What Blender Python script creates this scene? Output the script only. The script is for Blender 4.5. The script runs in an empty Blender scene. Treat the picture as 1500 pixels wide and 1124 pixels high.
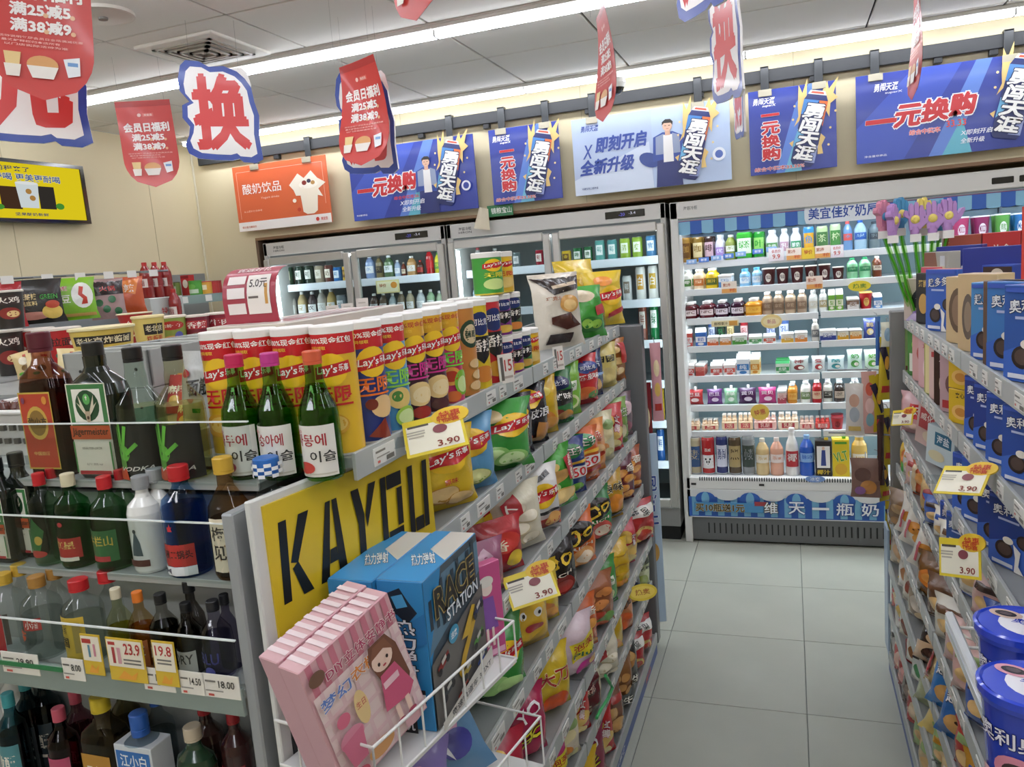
import bpy, math, random
import numpy as np
from mathutils import Matrix, Vector, Euler

random.seed(7)
scene = bpy.context.scene
C = scene.collection

# ------------------------------------------------------------------ camera
FPX = 1153.728
CAM = np.array([0.0, 0.0, 1.80])
YAW, PIT, ROL = math.radians(-19.8189), math.radians(8.5332), math.radians(-4.6540)
_f = np.array([math.sin(YAW)*math.cos(PIT), math.cos(YAW)*math.cos(PIT), -math.sin(PIT)])
_r = np.array([math.cos(YAW), -math.sin(YAW), 0.0])
_u = np.cross(_r, _f)
_r2 = math.cos(ROL)*_r + math.sin(ROL)*_u
_u2 = -math.sin(ROL)*_r + math.cos(ROL)*_u
MROT = np.array([_r2, -_u2, _f])
cam_data = bpy.data.cameras.new('camera')
cam_data.sensor_width = 36.0
cam_data.lens = FPX/1500*36.0
cam_data.clip_start = 0.02
cam = bpy.data.objects.new('camera', cam_data)
C.objects.link(cam)
cam.matrix_world = Matrix(((_r2[0], _u2[0], -_f[0], CAM[0]), (_r2[1], _u2[1], -_f[1], CAM[1]),
                           (_r2[2], _u2[2], -_f[2], CAM[2]), (0, 0, 0, 1)))
scene.camera = cam

# ------------------------------------------------------------------ world and exposure
world = bpy.data.worlds.new('world'); scene.world = world; world.use_nodes = True
world.node_tree.nodes['Background'].inputs[0].default_value = (0.9, 0.95, 1.0, 1)
world.node_tree.nodes['Background'].inputs[1].default_value = 0.3
scene.view_settings.view_transform = 'Standard'
scene.view_settings.look = 'None'
scene.view_settings.gamma = 1.0
scene.view_settings.use_curve_mapping = False
scene.view_settings.exposure = 0.0
scene.cycles.transparent_max_bounces = 40
TUBE_POWER = 24.0        # ceiling light strips
COOLER_POWER = 22.0       # strips inside the coolers

# pixel -> place on a known plane
def ray(x, y):
    return MROT.T @ np.array([(x-750)/FPX, (y-562)/FPX, 1.0])
def on_x(px, py, X):
    d = ray(px, py); return CAM + d*(X-CAM[0])/d[0]
def on_y(px, py, Y):
    d = ray(px, py); return CAM + d*(Y-CAM[1])/d[1]
def on_z(px, py, Z):
    d = ray(px, py); return CAM + d*(Z-CAM[2])/d[2]
def at_d(px, py, d):
    return CAM + d*ray(px, py)
def proj(w):
    v = MROT @ (np.array(w, float)-CAM); return 750+FPX*v[0]/v[2], 562+FPX*v[1]/v[2]

# ------------------------------------------------------------------ colour and materials
def lin(h):
    if not isinstance(h, str): return tuple(h)+((1.0,) if len(h) == 3 else ())
    c = [int(h[i:i+2], 16)/255 for i in (0, 2, 4)]
    return tuple(v/12.92 if v <= .04045 else ((v+.055)/1.055)**2.4 for v in c)+(1.0,)

MATS = {}
def new_mat(name):
    m = bpy.data.materials.new(name); m.use_nodes = True
    nt = m.node_tree; nt.nodes.clear()
    out = nt.nodes.new('ShaderNodeOutputMaterial')
    MATS[name] = m
    return m, nt, out
def col_node(nt, jitter=0.04, scale=9.0):
    a = nt.nodes.new('ShaderNodeAttribute'); a.attribute_name = 'Col'
    if not jitter: return a.outputs['Color']
    tc = nt.nodes.new('ShaderNodeTexCoord'); n = nt.nodes.new('ShaderNodeTexNoise')
    n.inputs['Scale'].default_value = scale; n.inputs['Detail'].default_value = 3
    nt.links.new(tc.outputs['Object'], n.inputs['Vector'])
    r = nt.nodes.new('ShaderNodeMapRange')
    r.inputs[3].default_value = 1-jitter; r.inputs[4].default_value = 1+jitter
    nt.links.new(n.outputs['Fac'], r.inputs[0])
    mx = nt.nodes.new('ShaderNodeVectorMath'); mx.operation = 'SCALE'
    nt.links.new(a.outputs['Color'], mx.inputs[0]); nt.links.new(r.outputs[0], mx.inputs['Scale'])
    return mx.outputs[0]
def surf(name, rough=.5, metal=0.0, spec=.5, coat=0.0, jitter=.04, jscale=9.0, bump=0.0, bscale=30.0, bdist=.004, warp=False):
    m, nt, out = new_mat(name)
    b = nt.nodes.new('ShaderNodeBsdfPrincipled')
    nt.links.new(col_node(nt, jitter, jscale), b.inputs['Base Color'])
    b.inputs['Roughness'].default_value = rough; b.inputs['Metallic'].default_value = metal
    b.inputs['Specular IOR Level'].default_value = spec; b.inputs['Coat Weight'].default_value = coat
    b.inputs['Coat Roughness'].default_value = .08
    if bump:
        tc = nt.nodes.new('ShaderNodeTexCoord'); n = nt.nodes.new('ShaderNodeTexNoise')
        n.inputs['Scale'].default_value = bscale; n.inputs['Detail'].default_value = 2
        if warp: n.inputs['Distortion'].default_value = 1.2
        nt.links.new(tc.outputs['Object'], n.inputs['Vector'])
        bp = nt.nodes.new('ShaderNodeBump'); bp.inputs['Strength'].default_value = bump; bp.inputs['Distance'].default_value = bdist
        nt.links.new(n.outputs['Fac'], bp.inputs['Height']); nt.links.new(bp.outputs[0], b.inputs['Normal'])
    nt.links.new(b.outputs[0], out.inputs[0])
    return m
surf('paint', .6, bump=.05, bscale=60)
surf('wallpaint', .75, spec=.25, jitter=.03, jscale=2.0, bump=.06, bscale=120, bdist=.002)
surf('paper', .55, jitter=.02)
surf('card', .38, coat=.15, jitter=.02)
surf('ink', .42, coat=.1, jitter=.0)
surf('gloss_ink', .22, coat=.3, jitter=.0)
surf('plastic', .35, jitter=.02)
surf('gloss', .14, coat=.4, jitter=.02)
surf('foil', .27, spec=.6, coat=.25, jitter=.03, bump=.35, bscale=26, bdist=.006, warp=True)
surf('foil_ink', .27, spec=.6, coat=.25, jitter=.0, bump=.35, bscale=26, bdist=.006, warp=True)
surf('steel', .42, metal=.55, jitter=.04, bump=.03, bscale=80)
surf('shelf_metal', .4, metal=.15, jitter=.04)
surf('alu', .36, metal=.6, jitter=.03)
surf('wood', .5, jitter=.15, jscale=14)
surf('tile', .32, spec=.4, jitter=.13, jscale=3.0, bump=.02, bscale=40)
surf('ceiling_panel', .85, spec=.2, jitter=.03, jscale=4, bump=.15, bscale=220, bdist=.002)

def glass(name, rough=.03, fac=.9):
    m, nt, out = new_mat(name)
    t = nt.nodes.new('ShaderNodeBsdfTransparent'); g = nt.nodes.new('ShaderNodeBsdfGlossy')
    g.inputs['Roughness'].default_value = rough
    gm = nt.nodes.new('ShaderNodeGamma'); gm.inputs['Gamma'].default_value = .5      # a ray crosses two walls
    nt.links.new(col_node(nt, 0), gm.inputs['Color']); nt.links.new(gm.outputs[0], t.inputs['Color'])
    fr = nt.nodes.new('ShaderNodeFresnel'); fr.inputs['IOR'].default_value = 1.45
    ml = nt.nodes.new('ShaderNodeMath'); ml.operation = 'MULTIPLY'; ml.inputs[1].default_value = fac
    ge = nt.nodes.new('ShaderNodeNewGeometry'); iv = nt.nodes.new('ShaderNodeMath'); iv.operation = 'SUBTRACT'; iv.inputs[0].default_value = 1.0
    nt.links.new(ge.outputs['Backfacing'], iv.inputs[1]); m2 = nt.nodes.new('ShaderNodeMath'); m2.operation = 'MULTIPLY'
    nt.links.new(fr.outputs[0], m2.inputs[0]); nt.links.new(iv.outputs[0], m2.inputs[1]); nt.links.new(m2.outputs[0], ml.inputs[0])
    mx = nt.nodes.new('ShaderNodeMixShader')
    nt.links.new(ml.outputs[0], mx.inputs[0]); nt.links.new(t.outputs[0], mx.inputs[1]); nt.links.new(g.outputs[0], mx.inputs[2])
    nt.links.new(mx.outputs[0], out.inputs[0])
glass('glass'); glass('film', .15, 1.0); glass('door_glass', .02, .8)
def solid_glass(name):
    m, nt, out = new_mat(name)
    b = nt.nodes.new('ShaderNodeBsdfPrincipled')
    nt.links.new(col_node(nt, 0), b.inputs['Base Color'])
    b.inputs['Transmission Weight'].default_value = .82; b.inputs['Roughness'].default_value = .04; b.inputs['IOR'].default_value = 1.38
    nt.links.new(b.outputs[0], out.inputs[0])
solid_glass('bottle_glass')
def emit(name, power):
    m, nt, out = new_mat(name)
    e = nt.nodes.new('ShaderNodeEmission'); e.inputs['Strength'].default_value = power
    nt.links.new(col_node(nt, 0), e.inputs['Color']); nt.links.new(e.outputs[0], out.inputs[0])
emit('tube_light', TUBE_POWER); emit('cooler_light', COOLER_POWER); emit('screen', .75)

# ------------------------------------------------------------------ mesh building
class MB:
    def __init__(s, col='ffffff'):
        s.V = []; s.F = []; s.C = []; s.S = []; s.col = col
    def add(s, vs, fs, col=None, smooth=False):
        o = len(s.V); s.V.extend([tuple(map(float, v)) for v in vs])
        c = lin(col or s.col)
        for f in fs:
            s.F.append(tuple(i+o for i in f)); s.C.append(c); s.S.append(smooth)
        return s
    def box(s, x0, x1, y0, y1, z0, z1, col=None, b=0.0, cols=None):
        # cols: dict of '-y','+y','-x','+x','-z','+z'
        cols = cols or {}
        X = (x0, x1); Y = (y0, y1); Z = (z0, z1)
        if b <= 0:
            vs = [(X[i], Y[j], Z[k]) for i in (0, 1) for j in (0, 1) for k in (0, 1)]
            for key, f in (('-x', (0, 1, 3, 2)), ('+x', (4, 6, 7, 5)), ('-y', (0, 4, 5, 1)), ('+y', (2, 3, 7, 6)), ('-z', (0, 2, 6, 4)), ('+z', (1, 5, 7, 3))):
                s.add([vs[i] for i in f], [(0, 1, 2, 3)], cols.get(key, col))
            return s
        def P(i, j, k, ax):
            p = [X[i], Y[j], Z[k]]; sg = [1 if q == 0 else -1 for q in (i, j, k)]
            for a in range(3):
                if a != ax: p[a] += sg[a]*b
            return p
        for ax, key0, key1 in ((0, '-x', '+x'), (1, '-y', '+y'), (2, '-z', '+z')):
            for side, key in ((0, key0), (1, key1)):
                o = [a for a in range(3) if a != ax]; q = []
                for (u, v) in ((0, 0), (1, 0), (1, 1), (0, 1)):
                    idx = [0, 0, 0]; idx[ax] = side; idx[o[0]] = u; idx[o[1]] = v
                    q.append(P(*idx, ax))
                if (side == 0) == (ax != 1): q.reverse()
                s.add(q, [(0, 1, 2, 3)], cols.get(key, col))
        for ax in range(3):
            o = [a for a in range(3) if a != ax]
            for u in (0, 1):
                for v in (0, 1):
                    i0 = [0, 0, 0]; i0[o[0]] = u; i0[o[1]] = v; i1 = list(i0); i1[ax] = 1
                    q = [P(*i0, o[0]), P(*i1, o[0]), P(*i1, o[1]), P(*i0, o[1])]
                    if (u == v) == (ax != 1): q.reverse()
                    s.add(q, [(0, 1, 2, 3)], col)
        for i in (0, 1):
            for j in (0, 1):
                for k in (0, 1):
                    q = [P(i, j, k, 0), P(i, j, k, 1), P(i, j, k, 2)]
                    if (i+j+k) % 2 == 0: q.reverse()
                    s.add(q, [(0, 1, 2)], col)
        return s
    def lathe(s, prof, n=20, col=None, cols=None, cx=0, cy=0, caps=True, smooth=True, sx=1.0, sy=1.0):
        # prof: [(r, z)], z increasing; cols: one colour for each segment
        rings = []
        for r, z in prof:
            rings.append([(cx+sx*r*math.sin(2*math.pi*i/n), cy-sy*r*math.cos(2*math.pi*i/n), z) for i in range(n)])
        for k in range(len(prof)-1):
            vs = rings[k]+rings[k+1]
            s.add(vs, [(i, (i+1) % n, n+(i+1) % n, n+i) for i in range(n)], cols[k] if cols else col, smooth)
        if caps:
            if prof[0][0] > 1e-5: s.add(rings[0], [tuple(reversed(range(n)))], cols[0] if cols else col)
            if prof[-1][0] > 1e-5: s.add(rings[-1], [tuple(range(n))], cols[-1] if cols else col)
        return s
    def prism(s, pts, y0, y1, col=None, side=None):
        # outline in x, z extruded along y
        n = len(pts)
        ar = sum(pts[i][0]*pts[(i+1) % n][1]-pts[(i+1) % n][0]*pts[i][1] for i in range(n))
        if ar < 0: pts = pts[::-1]
        s.add([(x, y0, z) for x, z in pts], [tuple(range(n))], col)
        s.add([(x, y1, z) for x, z in pts], [tuple(reversed(range(n)))], col)
        vs = [(x, y0, z) for x, z in pts]+[(x, y1, z) for x, z in pts]
        s.add(vs, [(i, n+i, n+(i+1) % n, (i+1) % n) for i in range(n)], side or col)
        return s
    def tube(s, path, r, n=6, col=None, closed=False):
        path = [Vector(p) for p in path]; m = len(path); rings = []
        for i, p in enumerate(path):
            a = path[i-1] if (i > 0 or closed) else p; b_ = path[(i+1) % m] if (i < m-1 or closed) else p
            t = (b_-a).normalized(); h = Vector((0, 0, 1)) if abs(t.z) < .9 else Vector((1, 0, 0))
            u = t.cross(h).normalized(); v = t.cross(u)
            rings.append([p+u*r*math.cos(2*math.pi*k/n)+v*r*math.sin(2*math.pi*k/n) for k in range(n)])
        for i in range(m if closed else m-1):
            A, B = rings[i], rings[(i+1) % m]
            s.add(A+B, [(k, n+k, n+(k+1) % n, (k+1) % n) for k in range(n)], col, True)
        if not closed:
            s.add(rings[0], [tuple(range(n))], col); s.add(rings[-1], [tuple(reversed(range(n)))], col)
        return s
    def grid(s, fn, nu, nv, col=None, smooth=True, flip=False):
        vs = [fn(i/nu, j/nv) for j in range(nv+1) for i in range(nu+1)]
        fs = []
        for j in range(nv):
            for i in range(nu):
                q = (j*(nu+1)+i, j*(nu+1)+i+1, (j+1)*(nu+1)+i+1, (j+1)*(nu+1)+i)
                fs.append(q[::-1] if flip else q)
        return s.add(vs, fs, col, smooth)
    def mesh(s, name):
        me = bpy.data.meshes.new(name)
        me.from_pydata(s.V, [], s.F)
        ca = me.color_attributes.new('Col', 'FLOAT_COLOR', 'CORNER')
        ln = np.array([len(f) for f in s.F])
        if len(ln):
            ca.data.foreach_set('color', np.repeat(np.array(s.C, dtype=np.float32), ln, axis=0).ravel())
            me.polygons.foreach_set('use_smooth', np.array(s.S, dtype=bool))
        return me
    def build(s, name, mat, parent=None, loc=(0, 0, 0), rot=(0, 0, 0)):
        me = s.mesh(name); me.materials.append(MATS[mat])
        o = bpy.data.objects.new(name, me); C.objects.link(o)
        o.location = loc; o.rotation_euler = rot
        if parent is not None: o.parent = parent
        return o

REG = []
def tag(o, label, cat, group=None):
    o['label'] = label; o['category'] = cat
    if group: o['group'] = group
    REG.append(o); return o
def empty(name, loc=(0, 0, 0), rz=0.0, rot=None):
    o = bpy.data.objects.new(name, None); C.objects.link(o)
    o.empty_display_size = .05
    o.location = loc; o.rotation_euler = rot or (0, 0, rz); return o
def structure(o):
    o['kind'] = 'structure'; return o
def clone(o, loc=None, rot=None, label=None, cat=None, group=None, parent=None):
    c = o.copy(); C.objects.link(c); c.parent = parent
    if loc is not None: c.location = loc
    if rot is not None: c.rotation_euler = rot
    for ch in o.children: clone(ch, parent=c)
    if label: tag(c, label, cat or o.get('category'), group or o.get('group'))
    return c

# ------------------------------------------------------------------ lettering and print
TXT = {}
def text_tris(t, bold=.012, shear=0.0):
    key = (t, bold, shear)
    if key in TXT: return TXT[key]
    cu = bpy.data.curves.new('lettering', 'FONT'); cu.body = t; cu.offset = bold; cu.shear = shear
    cu.resolution_u = 2; cu.size = 1.0; cu.fill_mode = 'FRONT'
    ob = bpy.data.objects.new('lettering', cu); C.objects.link(ob)
    dg = bpy.context.evaluated_depsgraph_get()
    me = ob.evaluated_get(dg).to_mesh(); me.calc_loop_triangles()
    V = np.array([v.co[:2] for v in me.vertices]).reshape(-1, 2)
    T = np.array([t_.vertices[:] for t_ in me.loop_triangles], dtype=int).reshape(-1, 3)
    ob.to_mesh_clear(); C.objects.unlink(ob); bpy.data.objects.remove(ob); bpy.data.curves.remove(cu)
    if len(V):
        lo, hi = V.min(0), V.max(0)
        V = (V-(lo+hi)/2)/np.maximum(hi-lo, 1e-4)
        W = V[T]
        cr = (W[:, 1, 0]-W[:, 0, 0])*(W[:, 2, 1]-W[:, 0, 1])-(W[:, 1, 1]-W[:, 0, 1])*(W[:, 2, 0]-W[:, 0, 0])
        T[cr < 0] = T[cr < 0][:, ::-1]
    TXT[key] = (V, T); return TXT[key]

def rot2(pts, a):
    if not a: return pts
    c, s_ = math.cos(a), math.sin(a)
    return pts @ np.array([[c, s_], [-s_, c]])
def print_tris(spec, w, h):
    """shapes in fractions of the panel -> list of (tris Nx3x2 in metres, colour, layer)"""
    out = []; L = 0
    for op in spec:
        k = op[0]; L += 1
        if k == 'r':      # centre, size, colour, turn
            _, x, y, a, b, col = op[:6]; tn = op[6] if len(op) > 6 else 0
            q = np.array([(-a/2, -b/2), (a/2, -b/2), (a/2, b/2), (-a/2, b/2)])*[w, h]
            q = rot2(q, tn)+np.array([x*w, y*h])
            out.append((q[[[0, 1, 2], [0, 2, 3]]], col, L))
        elif k == 'e':
            _, x, y, a, b, col = op[:6]; tn = op[6] if len(op) > 6 else 0
            n = 18; th = np.arange(n)*2*math.pi/n
            q = rot2(np.stack([np.cos(th)*a*w, np.sin(th)*b*h], 1), tn)+np.array([x*w, y*h])
            c0 = np.array([x*w, y*h])
            out.append((np.array([[c0, q[i], q[(i+1) % n]] for i in range(n)]), col, L))
        elif k == 'p':
            _, pts, col = op[:3]
            q = np.array(pts, float)*[w, h]
            ar = np.sum(q[:, 0]*np.roll(q[:, 1], -1)-np.roll(q[:, 0], -1)*q[:, 1])
            if ar < 0: q = q[::-1]
            from mathutils.geometry import tessellate_polygon
            ts = tessellate_polygon([[Vector((a, b, 0)) for a, b in q]])
            T = np.array([[q[i] for i in t] for t in ts])
            cr = (T[:, 1, 0]-T[:, 0, 0])*(T[:, 2, 1]-T[:, 0, 1])-(T[:, 1, 1]-T[:, 0, 1])*(T[:, 2, 0]-T[:, 0, 0])
            T[cr < 0] = T[cr < 0][:, ::-1]
            out.append((T, col, L))
        elif k == 't':    # text, centre, size, colour, {outline, turn, shear, bold}
            _, tx, x, y, a, b, col = op[:7]; o = op[7] if len(op) > 7 else {}
            tn = o.get('turn', 0); sh = o.get('shear', 0); bd = o.get('bold', .014)
            V, T = text_tris(tx, bd, sh)
            if len(T):
                base = rot2(V*[a*w, b*h], tn)+np.array([x*w, y*h]); g = min(b*h, a*w/max(1, len(tx)))
                if o.get('outline'):
                    r = g*o.get('ow', .055)
                    for q in range(6):
                        out.append(((base+r*np.array([math.cos(q*math.pi/3), math.sin(q*math.pi/3)]))[T], o['outline'], L)); L += .4
                f = o.get('fat', 0)*g
                for i, j in (((-1, -.6), (1, -.6), (0, 1)) if f else ((0, 0),)):
                    out.append(((base+[i*f, j*f])[T], col, L)); L += .4
    return out
def split_tris(T, mx):
    for _ in range(9):
        e = np.linalg.norm(T-np.roll(T, -1, axis=1), axis=2)
        big = e.max(1) > mx
        if not big.any(): break
        B = T[big]; k = e[big].argmax(1); r = np.arange(len(B))
        a, b, c = B[r, k], B[r, (k+1) % 3], B[r, (k+2) % 3]; m = (a+b)/2
        T = np.concatenate([T[~big], np.stack([a, m, c], 1), np.stack([m, b, c], 1)])
    return T
STEP = .00025
def add_print(parent, spec, w, h, fn=None, mat='ink', name='printed_panel', mx=None, loc=(0, 0, 0), rot=(0, 0, 0), step=STEP):
    """fn(u, v, lift) -> xyz arrays; the default is a flat panel facing -y"""
    if fn is None: fn = lambda u, v, d: (u, -d, v)
    V = []; cols = []; F = []; nv = 0
    for T, col, L in print_tris(spec, w, h):
        if mx: T = split_tris(T, mx)
        P, inv = np.unique(np.round(T.reshape(-1, 2), 6), axis=0, return_inverse=True)
        x, y, z = fn(P[:, 0], P[:, 1], step*(L+1.5))
        V.append(np.stack([x+0*P[:, 0], y+0*P[:, 0], z+0*P[:, 0]], 1)); cols += [lin(col)]*len(T)
        F.append(inv.reshape(-1, 3)+nv); nv += len(P)
    if not V: return None
    V = np.concatenate(V); F = np.concatenate(F); ok = (F[:, 0] != F[:, 1]) & (F[:, 1] != F[:, 2]) & (F[:, 0] != F[:, 2])
    F = F[ok]; cols = np.array(cols, dtype=np.float32)[ok]; n = len(F)
    me = bpy.data.meshes.new(name)
    me.from_pydata(V.tolist(), [], F.tolist())
    ca = me.color_attributes.new('Col', 'FLOAT_COLOR', 'CORNER')
    ca.data.foreach_set('color', np.repeat(cols, 3, axis=0).ravel())
    me.polygons.foreach_set('use_smooth', np.full(n, bool(mx)))
    me.materials.append(MATS[mat])
    o = bpy.data.objects.new(name, me); C.objects.link(o); o.parent = parent
    o.location = loc; o.rotation_euler = rot
    return o
def wrap(r, a0=0.0, sx=1.0, sy=1.0, zc=0.0, taper=None):
    def fn(u, v, d):
        rr = r if taper is None else taper(v)
        a = u/r+a0
        return ((rr+d)*np.sin(a)*sx, -(rr+d)*np.cos(a)*sy, v+zc)
    return fn

# ================================================================== the room
X0, X1, Y0, YW, H = -4.04, 2.9, -2.8, 4.80, 2.83
fl = structure(MB('6f746f').box(X0, X1, Y0, 5.7, -.06, -.004).build('floor', 'paint'))
TILE = .6
tile_me = None
k = 0
for i in range(-7, 5):
    for j in range(-5, 10):
        x, y = .02+i*TILE, 2.986-TILE*3+j*TILE-1.2
        if x < X0 or x+TILE > X1+.2 or y > 5.1 or y < Y0: continue
        if tile_me is None:
            o = MB('aaaca0').box(.0015, TILE-.0015, .0015, TILE-.0015, -.02, 0, b=.0012).build('floor_tile', 'tile', fl, (x, y, 0)); tile_me = o.data
        else:
            o = bpy.data.objects.new('floor_tile', tile_me); C.objects.link(o); o.parent = fl; o.location = (x, y, 0)
ce = structure(MB('35332f').box(X0, X1, Y0, 5.7, H+.012, H+.06).build('ceiling', 'ceiling_panel'))
grid_y = [(4.50, YW), (3.89, 4.50), (3.36, 3.89), (2.68, 3.22), (2.08, 2.68), (1.48, 2.08), (.88, 1.48), (.28, .88), (-.32, .28), (-.92, -.32)]
meshes = {}
for i in range(-5, 8):
    x = -1.405+(i-2)*.6
    xa, xb = max(x, X0), min(x+.6, X1)
    if xb-xa < .05: continue
    for ya, yb in grid_y:
        key = (round(xb-xa, 3), round(yb-ya, 3))
        if key not in meshes:
            o = MB('e2ded6').box(.005, key[0]-.005, .005, key[1]-.005, 0, .015, b=.003).build('ceiling_panel', 'ceiling_panel', ce, (xa, ya, H)); meshes[key] = o.data
        else:
            o = bpy.data.objects.new('ceiling_panel', meshes[key]); C.objects.link(o); o.parent = ce; o.location = (xa, ya, H)
# light grey carrier between the panels beside the near light row
MB('dcd8d0').box(X0, X1, 3.223, 3.357, H-.004, H+.012).build('light_channel', 'paint', ce)
WALL = 'd3c7a6'
wl = structure(MB(WALL).box(X0-.1, X0, Y0, 5.7, 0, H).build('wall_left', 'wallpaint'))
for y in (.9, 2.1, 3.3, 4.35):
    MB('b9ae90').box(X0, X0+.002, y-.002, y+.002, 0, H).build('panel_seam', 'wallpaint', wl)
wb = structure(MB(WALL).box(X0, -3.575, YW, YW+.12, 0, H).box(-3.575, X1, YW, YW+.12, 2.135, H).box(X0, X1, 5.6, 5.7, 0, H).build('wall_back', 'wallpaint'))
for x in (-2.35, -1.15, .05, 1.25):
    MB('b9ae90').box(x-.002, x+.002, YW-.002, YW, 2.14, H).build('panel_seam', 'wallpaint', wb)
structure(MB(WALL).box(X1, X1+.1, Y0, 5.7, 0, H).build('wall_right', 'wallpaint'))
structure(MB(WALL).box(X0, X1, Y0-.1, Y0, 0, H).build('wall_front', 'wallpaint'))
structure(MB('8a6a4c').box(-3.575, X1, YW-.012, YW+.1, 2.115, 2.135, b=.002).build('trim_1', 'wood'))
structure(MB('6b5644').box(-3.575, -3.552, YW-.012, YW+.1, 0, 2.115, b=.002).build('trim_2', 'wood'))
structure(MB('d8d2bd').box(X0, X0+.012, YW-.012, YW, 0, H-.001, b=.002).build('trim_3', 'plastic'))

# ------------------------------------------------------------------ ceiling lights, end to end in rows
def light(x0, x1, y, z, label):
    t = empty('ceiling_light', ((x0+x1)/2, y, z)); l = (x1-x0)/2
    MB('cfccc4').box(-l, l, -.055, .055, .012, .03, b=.003).build('housing', 'paint', t)
    MB('f1f5ff').box(-l+.004, l-.004, -.024, .024, -.012, .012, b=.005).build('diffuser', 'tube_light', t)
    for e in (-l, l-.004): MB('8b8a86').box(e, e+.004, -.028, .028, -.014, .014).build('end_cap', 'plastic', t)
    for s in (-.6, .6):
        MB('8b8a86').box(s*l-.02, s*l+.02, .055, .075, .0, .03).build('bracket', 'steel', t)
    tag(t, label, 'light', 'strip lights on the ceiling')
rows = [(4.60, -1.43, 'along the poster wall'), (3.29, -1.40, 'above the far ends of the shelves'), (1.98, -1.4, 'over the middle of the shelves'), (.67, -1.4, 'over the near end of the shelves'), (-.64, -1.4, 'just behind the camera'), (-1.95, -1.4, 'far behind the camera')]
for y, xs, ph in rows:
    for k in range(-2, 4):
        a, b = xs+k*1.24, xs+(k+1)*1.24
        a = max(a, X0+.02); b = min(b, X1)
        if b-a > .3 and (k < 3):
            light(a, b, y, 2.80 if y > 2 else 2.80, 'white LED strip light %s' % ph)
v = empty('air_vent', (-2.36, 2.98, H)); 
o = MB('dedad0').box(-.2, .2, -.2, .2, -.014, 0, b=.004).build('frame', 'paint', v)
for k in range(4):
    r = .15-.035*k
    m = MB('8f8b82' if k % 2 else 'a5a198')
    for (a, b, c, d) in ((-r, r, -r, -r+.016), (-r, r, r-.016, r), (-r, -r+.016, -r, r), (r-.016, r, -r, r)):
        m.box(a, b, c, d, -.018-.003*k, -.014)
    m.build('louvre', 'plastic', v)
tag(v, 'square white ceiling air vent with louvres beyond the hanging signs', 'vent')
v = empty('ceiling_speaker', (-2.345, 2.42, H))
MB('cfcac0').lathe([(.11, -.012), (.11, 0)], 28).build('rim', 'plastic', v)
MB('c4bfb5').lathe([(.02, -.016), (.1, -.013)], 28, smooth=False).build('grille', 'plastic', v)
MB('6b675f').lathe([(.016, -.024), (.018, -.014)], 16).build('sensor', 'plastic', v)
tag(v, 'round white ceiling fitting with a small dark centre', 'ceiling fitting')

# ------------------------------------------------------------------ dark rail with hangers, and the posters
ra = empty('poster_rail', (0, 4.765, 2.71))
MB('2a2c2e').box(-3.95, X1, -.012, .012, -.034, .034, b=.003).build('beam', 'paint', ra)
for x in (-3.3, -2.2, -1.75, -1.1, -.45, .15, .75, 1.0):
    MB('26282a').box(x-.02, x+.02, -.005, .035, -.062, -.03, b=.003).build('wall_bracket', 'plastic', ra)
tag(ra, 'long dark grey rail on the back wall carrying the posters', 'rail')

BLUE = '293c98'
def can_art(x, y, w, h, asp=.5, tilt=-.24):
    """drink can drawn on a poster, in panel fractions"""
    s = []
    def T(pts):
        return [(x+px*w*math.cos(tilt)-py*h*asp*math.sin(tilt), y+px*w/asp*math.sin(tilt)+py*h*math.cos(tilt)) for px, py in pts]
    for q in ([(-.5, .3), (-.62, .62), (-.45, .5), (-.4, .72), (-.3, .45), (-.36, .1), (-.48, .0), (-.42, .16)], [(.1, .5), (.2, .72), (.3, .6), (.5, .8), (.46, .55), (.62, .5), (.44, .4), (.5, .2), (.34, .3)], [(.36, -.05), (.52, -.1), (.46, -.22), (.56, -.34), (.4, -.36), (.34, -.2)], [(-.4, -.2), (-.52, -.25), (-.4, -.3)]):
        s.append(('p', T(q), 'e3c27a'))
    for (a, b) in ((-.6, .3), (.64, .3), (.6, .05), (-.56, .1), (.66, -.2)):
        cx, cy = T([(a, b)])[0]; s.append(('e', cx, cy, w*.035, h*.018, 'ecd49a'))
    s.append(('p', T([(-.36, -.5), (-.36, .42), (-.28, .5), (.28, .5), (.36, .42), (.36, -.5), (.28, -.56), (-.28, -.56)]), '1c2b6a'))
    s.append(('p', T([(-.36, .2), (-.36, .42), (.1, .42), (-.1, .2)]), '4a86c9'))
    s.append(('p', T([(.1, .42), (.36, .42), (.36, .05), (.2, .2)]), 'e8743a'))
    s.append(('p', T([(-.36, -.3), (-.1, -.12), (-.36, -.02)]), '6fb6df'))
    s.append(('p', T([(.36, -.5), (.36, -.22), (.05, -.5)]), '9aa7d8'))
    s.append(('p', T([(-.28, .5), (.28, .5), (.22, .56), (-.22, .56)]), 'd8d9dc'))
    s.append(('p', T([(-.2, .515), (.2, .515), (.17, .545), (-.17, .545)]), 'c9553a'))
    for q, ch in enumerate('勇闯天涯'):
        cx, cy = T([(.0, .26-.21*q)])[0]
        s.append(('t', ch, cx, cy, w*.62, h*.21, 'f7f7f4', {'turn': tilt, 'outline': '15204e', 'shear': .1, 'fat': .03, 'ow': .09}))
    return s
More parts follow.
